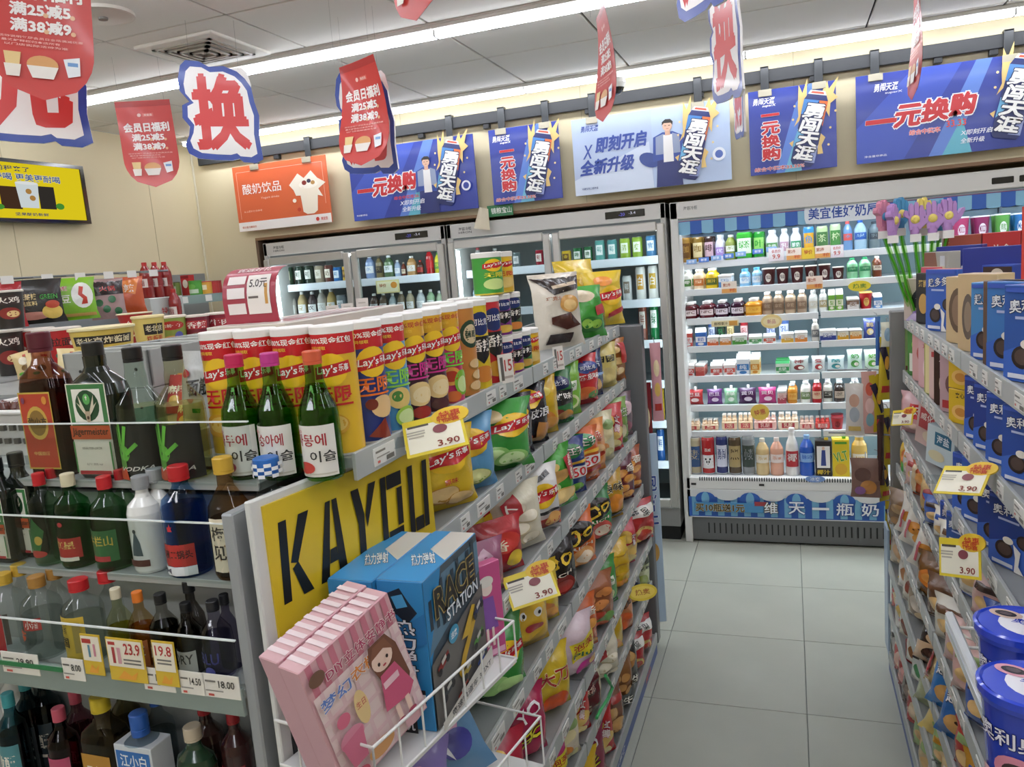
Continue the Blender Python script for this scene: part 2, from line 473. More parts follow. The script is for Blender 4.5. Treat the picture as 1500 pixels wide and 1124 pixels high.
def man_art(x, y, w, h):
    """a young man in a blue jacket standing, in panel fractions"""
    s = [('p', [(x-.42*w, y-.5*h), (x-.34*w, y+.02*h), (x+.34*w, y+.02*h), (x+.42*w, y-.5*h)], '1f2c6e'),
         ('p', [(x-.5*w, y-.12*h), (x-.46*w, y+.24*h), (x-.16*w, y+.3*h), (x+.16*w, y+.3*h), (x+.48*w, y+.22*h), (x+.56*w, y-.06*h), (x+.4*w, y-.14*h), (x-.2*w, y-.1*h)], '2c4a9e'),
         ('p', [(x-.4*w, y-.02*h), (x-.38*w, y+.24*h), (x-.12*w, y+.28*h), (x-.16*w, y-.02*h)], '8f9bb8'),
         ('p', [(x+.16*w, y-.02*h), (x+.14*w, y+.28*h), (x+.36*w, y+.24*h), (x+.38*w, y-.02*h)], '8f9bb8'),
         ('p', [(x-.16*w, y-.14*h), (x-.14*w, y+.26*h), (x+.14*w, y+.26*h), (x+.16*w, y-.14*h)], 'e9e6e4'),
         ('r', x, y+.29*h, .16*w, .08*h, 'd9ab92'),
         ('e', x, y+.385*h, .15*w, .075*h, 'e3b9a0'),
         ('p', [(x-.17*w, y+.4*h), (x-.16*w, y+.45*h), (x-.05*w, y+.485*h), (x+.1*w, y+.48*h), (x+.18*w, y+.44*h), (x+.16*w, y+.39*h), (x+.11*w, y+.425*h), (x-.1*w, y+.43*h)], '2a2522'),
         ('r', x-.06*w, y+.39*h, .06*w, .008*h, '2a2522'), ('r', x+.06*w, y+.39*h, .06*w, .008*h, '2a2522'),
         ('r', x, y+.345*h, .08*w, .007*h, 'b5685c')]
    return s
def big_title(x, y, w, turn=.1):
    s = []
    for q, (ch, f) in enumerate(zip('一元换购', (1.15, 1.0, .95, .95))):
        s.append(('t', ch, x-w*.37+q*w*.25, y+(q-1.5)*w*.05, w*.26*f, (.05 if ch == '一' else .24), 'c8262c', {'outline': 'f4f2f2', 'shear': .15, 'fat': .04, 'ow': .1}))
    return s
small = lambda t, x, y, w, h, c='dfe3f2', **k: ('t', t, x, y, w, h, c, k)
def poster(name, x0, x1, z0, z1, base, spec, label, hang):
    w, h = x1-x0, z1-z0
    o = MB(base).box(-w/2, w/2, -.006, .006, -h/2, h/2, b=.001).build(name, 'card', None, ((x0+x1)/2, 4.72, (z0+z1)/2))
    add_print(o, spec, w, h, loc=(0, -.006, 0), mat='ink', name='printed_face')
    tag(o, label, 'poster', 'posters hung along the back wall')
    for q, hx in enumerate(hang):
        hg = empty('poster_hanger', (hx, 4.742, z1))
        MB('2f3234').box(-.022, .022, -.004, .004, -.02, 2.758-z1, b=.002).box(-.022, .022, -.004, .04, 2.75-z1, 2.758-z1).build('strap', 'plastic', hg)
        MB('b8b29e').box(-.035, .035, -.036, -.028, -.035, .002, b=.002).build('clip', 'steel', hg)
        tag(hg, '%s hanger strap of the %s' % (('left', 'right')[q], ' '.join(label.split()[:10])), 'hanger', 'poster hangers')
streak = [('p', [(-.5, -.5), (-.5, -.1), (-.2, .5), (.05, .5), (-.25, -.5)], '3a52b4'), ('p', [(-.12, -.5), (.12, .5), (.2, .5), (.0, -.5)], '5f82cf'), ('p', [(-.05, -.5), (.05, -.1), (.1, -.5)], '63b5c9')]
poster('orange_poster', -3.637, -2.887, 2.182, 2.623, 'd9653c',
       [('r', 0, -.43, 1, .14, 'efe9e4'), ('r', 0, .41, .92, .006, 'f0b9a2'), ('r', -.46, .05, .004, .72, 'f0b9a2'), ('r', .46, .1, .004, .62, 'f0b9a2'),
        ('t', '酸奶饮品', -.2, .14, .42, .16, 'f6efe9', {'bold': .005}), small('Yogurt drinks', -.12, -.02, .2, .04, 'f0c3ad'), small('以上图片仅供参考', -.32, -.2, .2, .03, 'f0c3ad'),
        ('p', [(.1, .12), (.2, .28), (.26, .2), (.34, .3), (.4, .18), (.48, .1), (.4, .02), (.44, -.1), (.36, -.06), (.16, -.05), (.14, .04)], 'f3ead9'),
        ('p', [(.2, .1), (.4, .1), (.37, -.3), (.33, -.34), (.26, -.34), (.22, -.3)], 'f2e7d3'), ('e', .3, .1, .1, .06, 'fbf4e6'),
        ('e', .26, .13, .025, .035, '8a2f2a'), ('e', .31, .15, .022, .03, '3a3550'), ('e', .35, .12, .022, .03, 'b98a4a'), ('e', .24, .06, .015, .02, 'f3ead9'), ('e', .14, -.12, .02, .03, 'f3ead9'), ('e', .18, -.26, .02, .03, 'c8452f'),
        ('e', .36, -.43, .018, .03, 'c8372f'), small('美宜佳', .43, -.43, .07, .05, 'c8372f'), small('请注意冷藏保存', -.38, -.44, .16, .035, 'c9765a')],
       'orange poster of a yogurt drink in a white splash', (-3.45, -3.03))
poster('blue_poster', -2.715, -1.827, 2.17, 2.622, BLUE,
       streak+big_title(-.2, -.05, .48)+[small('综合中奖率33.33%', -.02, -.24, .26, .05, 'e0483c'), ('t', '勇闯天涯', -.36, .38, .14, .09, 'ffffff', {'shear': .2})]
       + man_art(.13, -.1, .19, .79)+can_art(.3, .02, .2, .78)+[small('X即刻开启', .0, -.32, .2, .07, 'eef0fa', shear=.2), small('全新升级', -.01, -.41, .15, .07, 'eef0fa', shear=.2), ('e', .43, -.18, .035, .07, 'e7e9f4'), ('e', .43, -.18, .022, .045, BLUE), small('净含量非商品', -.42, -.43, .09, .025)],
       'wide blue poster of a young man beside a drink can, partly behind a red banner', (-2.62, -1.99))
def small_blue(lab, x0, x1, z0, z1, hang):
    s = [('p', [(-.2, -.5), (.05, .3), (.2, .5), (.3, .5), (.02, -.5)], '5f86d6'), ('p', [(-.1, -.5), (.05, -.05), (.1, -.5)], '6fbcd8'), ('t', '勇闯天涯', -.32, .37, .26, .08, 'ffffff', {'shear': .2}), ('t', 'superX', -.26, .31, .16, .035, 'ffffff', {'shear': .2})]
    for q, ch in enumerate('一元换购'):
        s.append(('t', ch, -.25, .2-.155*q, .21, .03 if q == 0 else .14, 'c8262c', {'outline': 'f4f2f2', 'fat': .04, 'ow': .1}))
    s += can_art(.2, -.02, .38, .78, 1.0)+[('t', '综合中奖率33.33%', -.16, -.44, .58, .05, 'c8262c', {'outline': 'f4f2f2'})]
    poster('blue_poster', x0, x1, z0, z1, BLUE, s, lab, hang)
small_blue('small square blue poster of a drink can left of the pale poster', -1.721, -1.277, 2.176, 2.626, (-1.64, -1.36))
poster('pale_poster', -1.195, -.29, 2.176, 2.616, 'b0c0dc',
       [('p', [(-.5, -.5), (-.5, -.3), (.0, .1), (.02, -.5)], 'cfdaec'), ('p', [(.02, -.5), (.02, .5), (.5, .5), (.5, -.5)], 'b4c6e3'), ('t', '勇闯天涯', -.38, .36, .12, .08, '2c489f', {'shear': .2}),
        ('t', 'X', -.4, .06, .07, .18, '2c489f', {'shear': .25}), ('t', '即刻开启', -.18, .14, .34, .2, '2c489f', {'shear': .25, 'turn': .03, 'fat': .03}), ('t', '全新升级', -.28, -.14, .36, .2, '2c489f', {'shear': .25, 'turn': .03, 'fat': .03}),
        small('冷藏饮用口感更佳', -.4, -.42, .11, .03, '54668f'), ('e', .0, -.14, .07, .09, '2a4590', -.4)]
       + man_art(.12, -.07, .2, .86)+can_art(.28, .0, .19, .8)+[('e', .43, -.17, .04, .085, 'e9eef7'), ('e', .43, -.17, .024, .05, '4c68b4')],
       'pale grey-blue poster of a young man holding a skateboard', (-1.07, -.46))
small_blue('small square blue poster of a drink can right of the pale poster', -.188, .258, 2.182, 2.63, (-.1, .175))
poster('blue_poster', .355, 1.255, 2.182, 2.63, BLUE,
       streak+big_title(-.16, .0, .56)+[('t', '综合中奖率', -.14, -.21, .16, .06, 'e0483c', {'outline': 'f0dfe6'}), ('t', '33.33', .02, -.16, .1, .075, 'e0483c'), ('t', '勇闯天涯', -.34, .34, .13, .09, 'ffffff', {'shear': .2}), small('superX', -.3, .27, .09, .03)]
       + can_art(.31, .04, .2, .8)+[small('X即刻开启', .12, -.28, .16, .06, 'eef0fa', shear=.2), small('全新升级', .1, -.37, .12, .06, 'eef0fa', shear=.2), small('净含量非商品', -.4, -.43, .12, .025)],
       'wide blue poster of a splashing drink can at the right edge', (.45, 1.06))

# security camera
sc_ = empty('security_camera', tuple(on_y(902, 128, 4.55)))
MB('e2e0da').lathe([(.05, -.005), (.058, .02), (.055, .045), (.03, .05)], 20).build('housing', 'gloss', sc_)
MB('1b1c1e').lathe([(.0, -.045), (.025, -.038), (.04, -.022), (.046, -.005)], 20).build('lens_dome', 'gloss', sc_)
MB('e2e0da').tube([(0, 0, .04), (0, .03, .09), (0, .03, 2.83-sc_.location.z)], .012, 8).build('arm', 'plastic', sc_)
tag(sc_, 'white dome security camera in front of the poster rail', 'camera')
# green sticker flap on the cooler top
p = on_y(733, 312, 4.75)
o = empty('green_sign', tuple(p))
b = MB('2f7a4a').box(-.085, .085, -.004, .004, -.02, .05, b=.001).build('board', 'card', o)
add_print(b, [('t', '镇粮宝山', .05, 0, .8, .55, 'e9efe6')], .17, .07, loc=(0, -.004, .015))
MB('cfc4ac').grid(lambda u, v: (-.13+.06*u-.05*v*(1-u), -.02-.03*math.sin(3*u), .05-.13*v-.02*u), 6, 6).build('curled_corner', 'paper', o)
tag(o, 'green sign with a curled beige flap on top of the glass coolers', 'sign')

# television on the left wall
a, b_ = on_x(0, 232, -3.985), on_x(128, 330, -3.985)
tv = empty('television', (-3.985, 3.27, 2.42), math.radians(90))
MB('1c1c1d').box(-.5, .5, -.0, .045, -.17, .17, b=.004).build('casing', 'plastic', tv)
fr = MB('141415'); 
for q in ((-.5, .5, -.17, -.15), (-.5, .5, .15, .17), (-.5, -.475, -.15, .15), (.475, .5, -.15, .15)): fr.box(q[0], q[1], -.012, .0, q[2], q[3])
fr.build('bezel', 'gloss', tv)
sc2 = MB('f4dc23').box(-.476, .476, -.004, 0, -.151, .151).build('screen', 'screen', tv)
add_print(sc2, [('t', '前程来了', -.08, .4, .22, .09, '30456e'), ('t', '坚持喝 更美更耐喝', -.02, .25, .5, .13, '2f5aa0', {'outline': 'f7f0c0'}),
    ('r', -.12, -.13, .13, .4, '4a3426'), ('r', .12, -.1, .11, .42, '37332f'), ('p', [(-.08, .15), (.07, .15), (.055, -.3), (-.065, -.3)], 'dfe8ea'), ('e', -.005, .15, .075, .03, 'f2f5f4'),
    ('e', .0, .0, .02, .05, 'b98a4a'), ('e', .02, -.12, .02, .05, 'b98a4a'), ('e', -.2, -.3, .03, .05, '4f9a3a'), ('e', .2, -.25, .03, .06, '4f9a3a'), ('t', '坚果酸奶新鲜', .0, -.42, .22, .06, '30456e')],
    .95, .3, loc=(.11, -.004, 0), mat='screen')
for q in ((-.15), (.15)):
    MB('2a2a2b').box(q-.03, q+.03, .045, .055, -.1, .1).build('wall_mount', 'steel', tv)
tag(tv, 'wall television showing a bright yellow drink advert', 'television')

# ------------------------------------------------------------------ hanging banners and cut-out characters
def strings(o, pts):
    for (x, z) in pts:
        MB('cfcfcb').tube([(x, 0, z), (x, 0, H-o.location.z)], .0006, 4).build('string', 'film', o)
def facing(px, py, extra):
    d = ray(px, py); return math.atan2(d[1], d[0])-math.pi/2+math.radians(extra)
def banner(px, py, d, w, h, yaw, label, roll=0.0, curl=.02):
    p = at_d(px, py, d)
    o = empty('hanging_banner', tuple(p), rot=(0, roll, facing(px, py, yaw)))
    rows_ = 14; n = 12
    def half(v):   # half width at height v (0 bottom .. 1 top)
        return w/2 if v > .33 else w/2*math.sqrt(max(0, 1-((.33-v)/.33)**2))
    def bend(u, v): return curl*math.sin(2.6*v+1.2*u/w)
    m = MB('c93a33')
    for sgn, off in ((1, -.0006), (-1, .0006)):
        m.grid(lambda u, v: ((2*u-1)*half(v), bend((2*u-1)*half(v), v)+off, (v-.5)*h), n, rows_, flip=(sgn < 0))
    b = m.build('sheet', 'card', o)
    sp = [('r', 0, .465, 1.0, .06, 'b02f2b'), ('r', .06, .34, .2, .04, 'd9655a'), ('t', '美宜佳', .06, .34, .15, .025, 'f6d9d2'), ('e', -.1, .34, .035, .02, 'f2c9c0'),
          ('t', '会员日福利', 0, .2, .82, .105, 'f8f0ec', {'fat': .03}), ('t', '满25减5', 0, .085, .58, .085, 'f8f0ec', {'fat': .035}), ('t', '满38减9', 0, -.02, .58, .085, 'f8f0ec', {'fat': .035}),
          ('e', .05, .055, .025, .015, 'e9b48a'), ('e', .31, .055, .025, .015, 'e9b48a'), ('e', .05, -.05, .025, .015, 'e9b48a'), ('e', .31, -.05, .025, .015, 'e9b48a'),
          ('t', '活动说明每周会员日全场满减优惠', 0, -.1, .8, .016, 'f0b6ab'), ('t', '最终解释权归本店所有', -.1, -.125, .55, .016, 'f0b6ab'), ('t', '以门店实际活动为准', -.05, -.15, .6, .016, 'f0b6ab'),
          # plain snacks in place of the mascots
          ('p', [(-.36, -.2), (-.2, -.2), (-.22, -.3), (-.34, -.3)], 'e8c98b'), ('p', [(-.36, -.28), (-.2, -.28), (-.22, -.36), (-.34, -.36)], 'efe6da'),
          ('e', .0, -.27, .15, .06, 'dba163'), ('p', [(-.15, -.28), (.15, -.28), (.1, -.36), (-.1, -.36)], 'ece5dc'), ('p', [(.2, -.22), (.36, -.2), (.36, -.32), (.24, -.34)], 'eceef0'), ('r', .29, -.25, .1, .025, '6f9bd0')]
    add_print(b, sp, w, h, fn=lambda u, v, d_: (u, curl*np.sin(2.6*(v/h+.5)+1.2*u/w)-.0006-d_, v), mx=.03, name='printed_face')
    strings(o, [(-w*.4, h*.5), (w*.4, h*.5)])
    tag(o, label, 'banner', 'red member-day banners hung from the ceiling')
    return o
banner(58, 32, 2.0, .235, .385, -8, 'large red hanging banner at the top left corner, nearest the camera', roll=.09)
banner(218, 211, 3.5, .228, .375, -6, 'small red hanging banner left of the hanging cut-out character 换', roll=-.02)
banner(522, 166, 2.95, .225, .38, -44, 'red hanging banner twisted sideways in front of a cut-out character', roll=.02, curl=.05)
banner(598, -98, 1.8, .225, .38, -62, 'red hanging banner at the top edge with only its rounded tip showing')
banner(878, 97, 2.85, .225, .39, -76, 'red hanging banner seen nearly edge-on by the security camera', curl=.03)
banner(1335, 55, 2.6, .225, .4, -84, 'red hanging banner seen edge-on in front of the rightmost poster', curl=.02)
BLOB = [(1130, 370), (1200, 375), (1250, 405), (1330, 400), (1400, 430), (1440, 470), (1470, 520), (1480, 600), (1500, 680), (1490, 800), (1500, 930), (1460, 952), (1390, 945), (1370, 925), (1330, 935), (1240, 930), (1150, 920), (1100, 890), (1085, 840), (1110, 790), (1120, 740), (1085, 690), (1090, 620), (1130, 600), (1085, 540), (1080, 480), (1100, 400)]
BLOB = [((x-1290)/420, (660-y)/580) for x, y in BLOB]
def cutout(px, py, d, w, h, yaw, ch, label, roll=0.0):
    p = at_d(px, py, d)
    o = empty('hanging_character', tuple(p), rot=(0, roll, facing(px, py, yaw)))
    pts = [(x*w, z*h) for x, z in BLOB]
    b = MB('2e4aa0').prism(pts, -.004, .004, '2e4aa0', 'e9e7e4').build('foam_board', 'card', o)
    ins = [(x*.86, z*.88) for x, z in BLOB]
    sp = [('p', ins, 'f1efec'), ('t', ch, 0.01, .0, .68, .72, 'd23a38', {'fat': .035})]
    add_print(b, sp, w, h, loc=(0, -.004, 0)); add_print(b, sp, w, h, loc=(0, .004, 0), rot=(0, 0, math.pi))
    strings(o, [(-w*.33, h*.45), (w*.28, h*.42)])
    tag(o, label, 'sign', 'cut-out characters hung from the ceiling')
cutout(323, 165, 3.1, .29, .39, -4, '换', 'hanging cut-out character 换 in red with a blue outline, facing the camera', roll=.03)
cutout(35, 118, 2.2, .31, .36, -8, '元', 'hanging cut-out character 元 half hidden behind the large red banner', roll=.03)
cutout(536, 180, 3.15, .30, .42, -42, '购', 'hanging cut-out character 购 behind the twisted red banner', roll=.02)
cutout(1062, 52, 2.6, .29, .44, -70, '换', 'hanging cut-out character 换 turned almost edge-on near the top', roll=-.02)
cutout(1082, 135, 3.0, .30, .36, -83, '购', 'hanging cut-out character 购 seen edge-on above the pale poster')
cutout(1024, -105, 1.85, .3, .4, -66, '元', 'hanging cut-out character at the top edge with only a blue corner showing')

# ================================================================== product builders (root at the base centre, front towards -y)
def mesh_root(m, name, mat, loc, rz=0.0, rx=0.0, ry=0.0):
    o = m.build(name, mat, None, loc); o.rotation_euler = Euler((rx, ry, rz), 'XYZ'); return o
def rounded(w, d, r, n=4):
    pts = []
    for cx, cy, a0 in ((w/2-r, -d/2+r, -90), (w/2-r, d/2-r, 0), (-w/2+r, d/2-r, 90), (-w/2+r, -d/2+r, 180)):
        for k in range(n+1):
            a = math.radians(a0+90*k/n); pts.append((cx+r*math.cos(a), cy+r*math.sin(a)))
    return pts
def loft(m, rings, col, cap=True, smooth=True, cols=None):
    n = len(rings[0])
    for k in range(len(rings)-1):
        m.add(rings[k]+rings[k+1], [(i, (i+1) % n, n+(i+1) % n, n+i) for i in range(n)], cols[k] if cols else col, smooth)
    if cap:
        m.add(rings[0], [tuple(reversed(range(n)))], cols[0] if cols else col); m.add(rings[-1], [tuple(range(n))], cols[-1] if cols else col)
    return m
def can(loc, w, h, col, spec=None, rz=0.0, top='c9cbcc', name='drink_can', n=16, lh=.86):
    r = w/2
    m = MB(col).lathe([(r*.8, 0), (r, .05*h), (r, .92*h), (r*.86, .985*h)], n, cols=[top, col, col])
    o = mesh_root(m, name, 'gloss', loc, rz)
    MB(top).lathe([(r*.86, .985*h), (r*.88, h), (r*.8, h), (r*.76, .985*h)], n).build('lid', 'alu', o)
    if spec: add_print(o, spec, 2.3*r, h*lh, wrap(r, 0, zc=h*.49), mat='gloss_ink', mx=r*.5, name='printed_label')
    return o
PROF = {
 'pet': [(.92, 0), (1, .03), (1, .30), (.95, .34), (1, .38), (1, .62), (.93, .72), (.6, .84), (.36, .9), (.36, .94)],
 'milk': [(.92, 0), (1, .03), (1, .60), (.9, .72), (.55, .82), (.5, .9), (.5, .93)],
 'juice': [(.95, 0), (1, .03), (1, .66), (.85, .76), (.5, .83), (.5, .88)],
 'tall': [(.95, 0), (1, .02), (1, .5), (.8, .68), (.42, .84), (.4, .93)],
 'soju': [(.9, 0), (1, .025), (1, .50), (.95, .56), (.62, .68), (.47, .76), (.42, .93)],
 'spirit': [(.92, 0), (1, .03), (1, .62), (.9, .70), (.45, .78), (.36, .82), (.36, .90)],
 'round': [(.9, 0), (1, .04), (1, .5), (.94, .6), (.6, .7), (.38, .76), (.36, .9)],
 'vodka': [(.9, 0), (1, .03), (1.0, .5), (.96, .58), (.62, .66), (.45, .70), (.44, .78), (.40, .82), (.38, .92)],
}
def bottle(loc, w, h, col, cap, spec=None, kind='pet', rz=0.0, mat='gloss', d=None, capw=None, name='drink_bottle', lz=.42, lh=.4, arc=2.3, n=16, liquid=None, flat=False, capn=3):
    P = PROF[kind]; r = w/2; sy = (d or w)/w
    prof = [(a*r, b*h) for a, b in P]
    m = MB(col)
    if flat:
        rings = []
        for a, b in P:
            ww = max(2*r*a, .012); dd = max(sy*2*r*(a if a > .6 else a/sy), .012) if a < .9 else sy*2*r*a
            dd = min(dd, ww) if a < .6 else dd
            rc = min(ww, dd)*(.28 if a > .6 else .499)
            rings.append([(x, y, b*h) for x, y in rounded(ww, dd, rc)])
        loft(m, rings, col)
    else:
        m.lathe(prof, n, sy=sy)
    o = mesh_root(m, name, mat, loc, rz)
    if liquid:
        lm = MB(liquid[0]); lv = liquid[1]
        inner = [(a*r*.93, max(b*h, .004)) for a, b in P if b < lv]
        ra = np.interp(lv, [b for a, b in P], [a for a, b in P])*r*.93
        inner.append((ra, lv*h))
        if flat:
            loft(lm, [[(x, y, z) for x, y in rounded(2*q, min(2*q, sy*2*r*.92), min(q, sy*r*.92)*.4)] for q, z in inner], liquid[0])
        else: lm.lathe(inner, n, sy=sy)
        lm.build('liquid', liquid[2] if len(liquid) > 2 else 'glass', o)
    zt = P[-1][1]*h; rn = (capw/2 if capw else P[-1][0]*r*1.12)
    cm = MB(cap); cz = zt-.035*h
    cm.lathe([(rn, cz), (rn, cz+.02*h), (rn*.96, cz+.022*h), (rn, cz+.026*h), (rn, h-.008*h), (rn*.9, h)], 14)
    cm.build('cap', 'plastic', o)
    if spec:
        if flat:
            add_print(o, spec, w*.86, h*lh, loc=(0, -sy*r, lz*h), mat='ink', name='printed_label')
        else:
            add_print(o, spec, arc*r, h*lh, wrap(r*1.004, 0, sy=sy, zc=lz*h), mat='ink', mx=r*.5, name='printed_label')
    return o
def cup(loc, w, h, col, lid, spec=None, rz=0.0, taper=.8, name='drink_cup', n=18, lidh=.06, film=None):
    r = w/2
    m = MB(col).lathe([(r*taper, 0), (r*taper, .02*h), (r, .94*h)], n)
    o = mesh_root(m, name, 'card', loc, rz)
    MB(lid).lathe([(r*.99, .94*h), (r*1.05, .945*h), (r*1.05, .985*h), (r*.98, h)], n).build('lid', 'plastic', o)
    if spec: add_print(o, spec, 2.3*r, h*.86, wrap(r, 0, zc=h*.48, taper=lambda v: r*(taper+(1-taper)*np.clip((v+.46*h)/(.92*h), 0, 1))), mat='ink', mx=r*.4, name='printed_label')
    return o
def gable(loc, w, h, d, col, top, spec=None, rz=0.0, name='milk_carton'):
    hb = h*.76
    m = MB(col).box(-w/2, w/2, -d/2, d/2, 0, hb)
    m.add([(-w/2, -d/2, hb), (w/2, -d/2, hb), (w/2, 0, h*.94), (-w/2, 0, h*.94)], [(0, 1, 2, 3)], top)
    m.add([(w/2, d/2, hb), (-w/2, d/2, hb), (-w/2, 0, h*.94), (w/2, 0, h*.94)], [(0, 1, 2, 3)], top)
    m.add([(-w/2, -d/2, hb), (-w/2, 0, h*.94), (-w/2, d/2, hb)], [(0, 1, 2)], top); m.add([(w/2, -d/2, hb), (w/2, d/2, hb), (w/2, 0, h*.94)], [(0, 1, 2)], top)
    o = mesh_root(m, name, 'card', loc, rz)
    MB(top).box(-w/2, w/2, -.003, .003, h*.93, h, b=.001).build('gable_seal', 'card', o)
    if spec: add_print(o, spec, w*.98, hb*.98, loc=(0, -d/2, hb/2))
    return o
def box(loc, w, h, d, col, front=None, side=None, topspec=None, rz=0.0, rx=0.0, ry=0.0, name='carton', cols=None, mat='card', sidexp='+x'):
    o = mesh_root(MB(col).box(-w/2, w/2, -d/2, d/2, 0, h, b=min(.0015, w*.05, d*.05), cols=cols), name, mat, loc, rz, rx, ry)
    if front: add_print(o, front, w*.99, h*.99, loc=(0, -d/2, h/2), name='printed_front')
    if side:
        s = 1 if sidexp == '+x' else -1
        add_print(o, side, d*.99, h*.99, loc=(s*w/2, 0, h/2), rot=(0, 0, s*math.pi/2), name='printed_side')
    if topspec: add_print(o, topspec, w*.99, d*.99, loc=(0, 0, h), rot=(-math.pi/2, 0, 0), name='printed_top')
    return o
def pillow_fn(w, h, t, seed, seal=.05):
    rg = random.Random(seed); ph = [rg.uniform(0, 6.28) for _ in range(8)]
    def z(u, v):          # u, v arrays centred on the bag
        a = np.clip(1-np.abs(2*u/w)**2.6, 0, 1); b = np.clip((.5-seal-np.abs(v/h))/(.5-seal), 0, 1)
        prof = a**.55*np.clip(b*3.2, 0, 1)**.6*(1-.25*(1-b)**2)
        edge = np.clip(1-b*2.2, 0, 1)
        wr = .10*np.sin(30*u/w+ph[0]+3*v/h)*edge+.05*np.sin(14*u/w+9*v/h+ph[1])*a+.05*np.sin(-12*u/w+13*v/h+ph[2])*a+.035*np.sin(27*v/h+8*u/w+ph[3])*a
        return t/2*prof*(1+wr*1.4)+.0008
    def wx(u, v):         # the edges draw in where the bag is full
        b = np.clip((.5-seal-np.abs(v/h))/(.5-seal), 0, 1)
        return u*(1-.10*np.clip(b*3, 0, 1)**.7)
    return z, wx
def bag(loc, w, h, t, col, spec=None, rz=0.0, lean=.12, roll=0.0, seed=1, name='snack_bag', back=None, mat='foil', seal_col=None, nu=10, nv=14):
    """pillow bag standing on its lower seal, leaning back"""
    fz, wx = pillow_fn(w, h, t, seed)
    m = MB(col)
    U, V = np.meshgrid((np.arange(nu+1)/nu-.5)*w, (np.arange(nv+1)/nv-.5)*h)
    XX = wx(U, V).ravel(); ZZ = fz(U, V).ravel(); VV = V.ravel()+h/2
    qs = [(j*(nu+1)+i, j*(nu+1)+i+1, (j+1)*(nu+1)+i+1, (j+1)*(nu+1)+i) for j in range(nv) for i in range(nu)]
    for s in (-1, 1):
        m.add(np.stack([XX, s*ZZ, VV], 1).tolist(), qs if s < 0 else [q[::-1] for q in qs], col if s < 0 else (back or col), True)
    o = mesh_root(m, name, mat, loc, rz, -lean, roll)
    if seal_col:
        for s in (-1, 1):
            add_print(o, [('r', 0, 0, .98, 1, seal_col)], w, h*.045, lambda u, v, d, s=s: (wx(u, v+s*h*.475), -fz(u, v+s*h*.475)-d, v+h/2+s*h*.475), mat='foil_ink', mx=w*.2, name='seal_strip')
    if spec:
        add_print(o, spec, w*.97, h*.9, lambda u, v, d: (wx(u, v), -fz(u, v)-d*1.6, v+h/2), mat='foil_ink', mx=min(w, h)*.1, name='printed_front', step=.0005)
    return o

# ================================================================== shop coolers along the back wall
YF = 4.785
def door_cooler(x0, x1, label, num):
    t = empty('door_cooler', ((x0+x1)/2, YF, 0)); w = (x1-x0)/2
    GR, DK = 'bdbcb8', '2b2d2f'
    MB(GR).box(-w, -w+.03, .0, .78, .10, 2.09, b=.003).build('side_panel', 'paint', t)
    MB(GR).box(w-.03, w, .0, .78, .10, 2.09, b=.003).build('side_panel', 'paint', t)
    MB('8f989a').box(-w+.03, w-.03, .74, .78, .10, 2.0).build('back_panel', 'paint', t)
    MB('4b5152').box(-w+.03, w-.03, .03, .74, .10, .16).build('inner_floor', 'paint', t)
    MB('6b7072').box(-w+.03, w-.03, .03, .78, 1.97, 2.0).build('inner_roof', 'paint', t)
    hd = MB('cfcdc8').box(-w, w, .0, .78, 2.0, 2.09, b=.004).build('header', 'plastic', t)
    add_print(hd, [('t', '海容冷柜', 0, .2, 1, .5, '4c4c4c'), ('t', 'HIRON', 0, -.3, 1, .3, '4c4c4c')], .09, .045, loc=(-w+.13, 0, 2.045))
    pn = MB('151618').box(w-.36, w-.12, -.004, .01, 2.025, 2.068, b=.002).build('control_display', 'gloss', t)
    add_print(pn, [('t', '-20', .1, 0, .3, .5, '6a63d8'), ('t', '-3.4', .62, .1, .35, .4, 'd8d8e8')], .12, .04, loc=(w-.27, -.004, 2.046))
    MB('1f2021').box(-w+.01, w-.01, .04, .78, 0, .10, b=.003).build('plinth', 'paint', t)
    MB('8d8d8b').box(-w, w, -.004, .03, .10, .22, b=.004).build('kick_panel', 'paint', t)
    for s in (-1, 1):
        cx = s*w/2; dw = w/2-.008
        dr = empty('door', (cx, 0, 0)); dr.parent = t
        for q in ((-dw, -dw+.045, .23, 1.975), (dw-.045, dw, .23, 1.975)):
            MB('c4c2bd').box(q[0], q[1], -.03, .0, q[2], q[3], b=.006).build('door_stile', 'alu', dr)
        for q in ((-dw, dw, .23, .285), (-dw, dw, 1.93, 1.985)):
            MB('c4c2bd').box(q[0]+.045, q[1]-.045, -.03, .0, q[2], q[3], b=.006).build('door_rail', 'alu', dr)
        MB('d9e4e6').box(-dw+.045, dw-.045, -.018, -.012, .285, 1.93).build('door_pane', 'door_glass', dr)
        hx = dw-.03 if s < 0 else -dw+.03
        MB('3a3c3d').box(hx-.012, hx+.012, -.045, -.028, .9, 1.5, b=.004).build('door_handle', 'plastic', dr)
    for z in (.45, .72, .98, 1.24, 1.5, 1.765):
        sh = MB('a9b0b4').box(-w+.035, w-.035, .2, .7, z-.012, z).build('shelf', 'paint', t)
        MB('dfe3ea').box(-w+.035, w-.035, .185, .2, z-.03, z+.022, b=.002).build('price_rail', 'plastic', sh)
    for x in (-w+.045, w-.045):
        MB('f2fbff').box(x-.008, x+.008, .05, .062, .3, 1.92, b=.003).build('light_strip', 'cooler_light', t)
    MB('f2fbff').box(-w+.06, w-.06, .05, .064, 1.955, 1.966).build('light_strip', 'cooler_light', t)  # extra strip added under the roof to brighten the drinks
    MB('b9c0c2').box(-.015, .015, .03, .07, .2, 1.97).build('mullion', 'alu', t)
    tag(t, label, 'cooler')
    return t
door_cooler(-3.515, -2.105, 'white two-door glass cooler nearest the left wall', 0)
door_cooler(-2.090, -.680, 'white two-door glass cooler beside the open dairy cooler', 1)

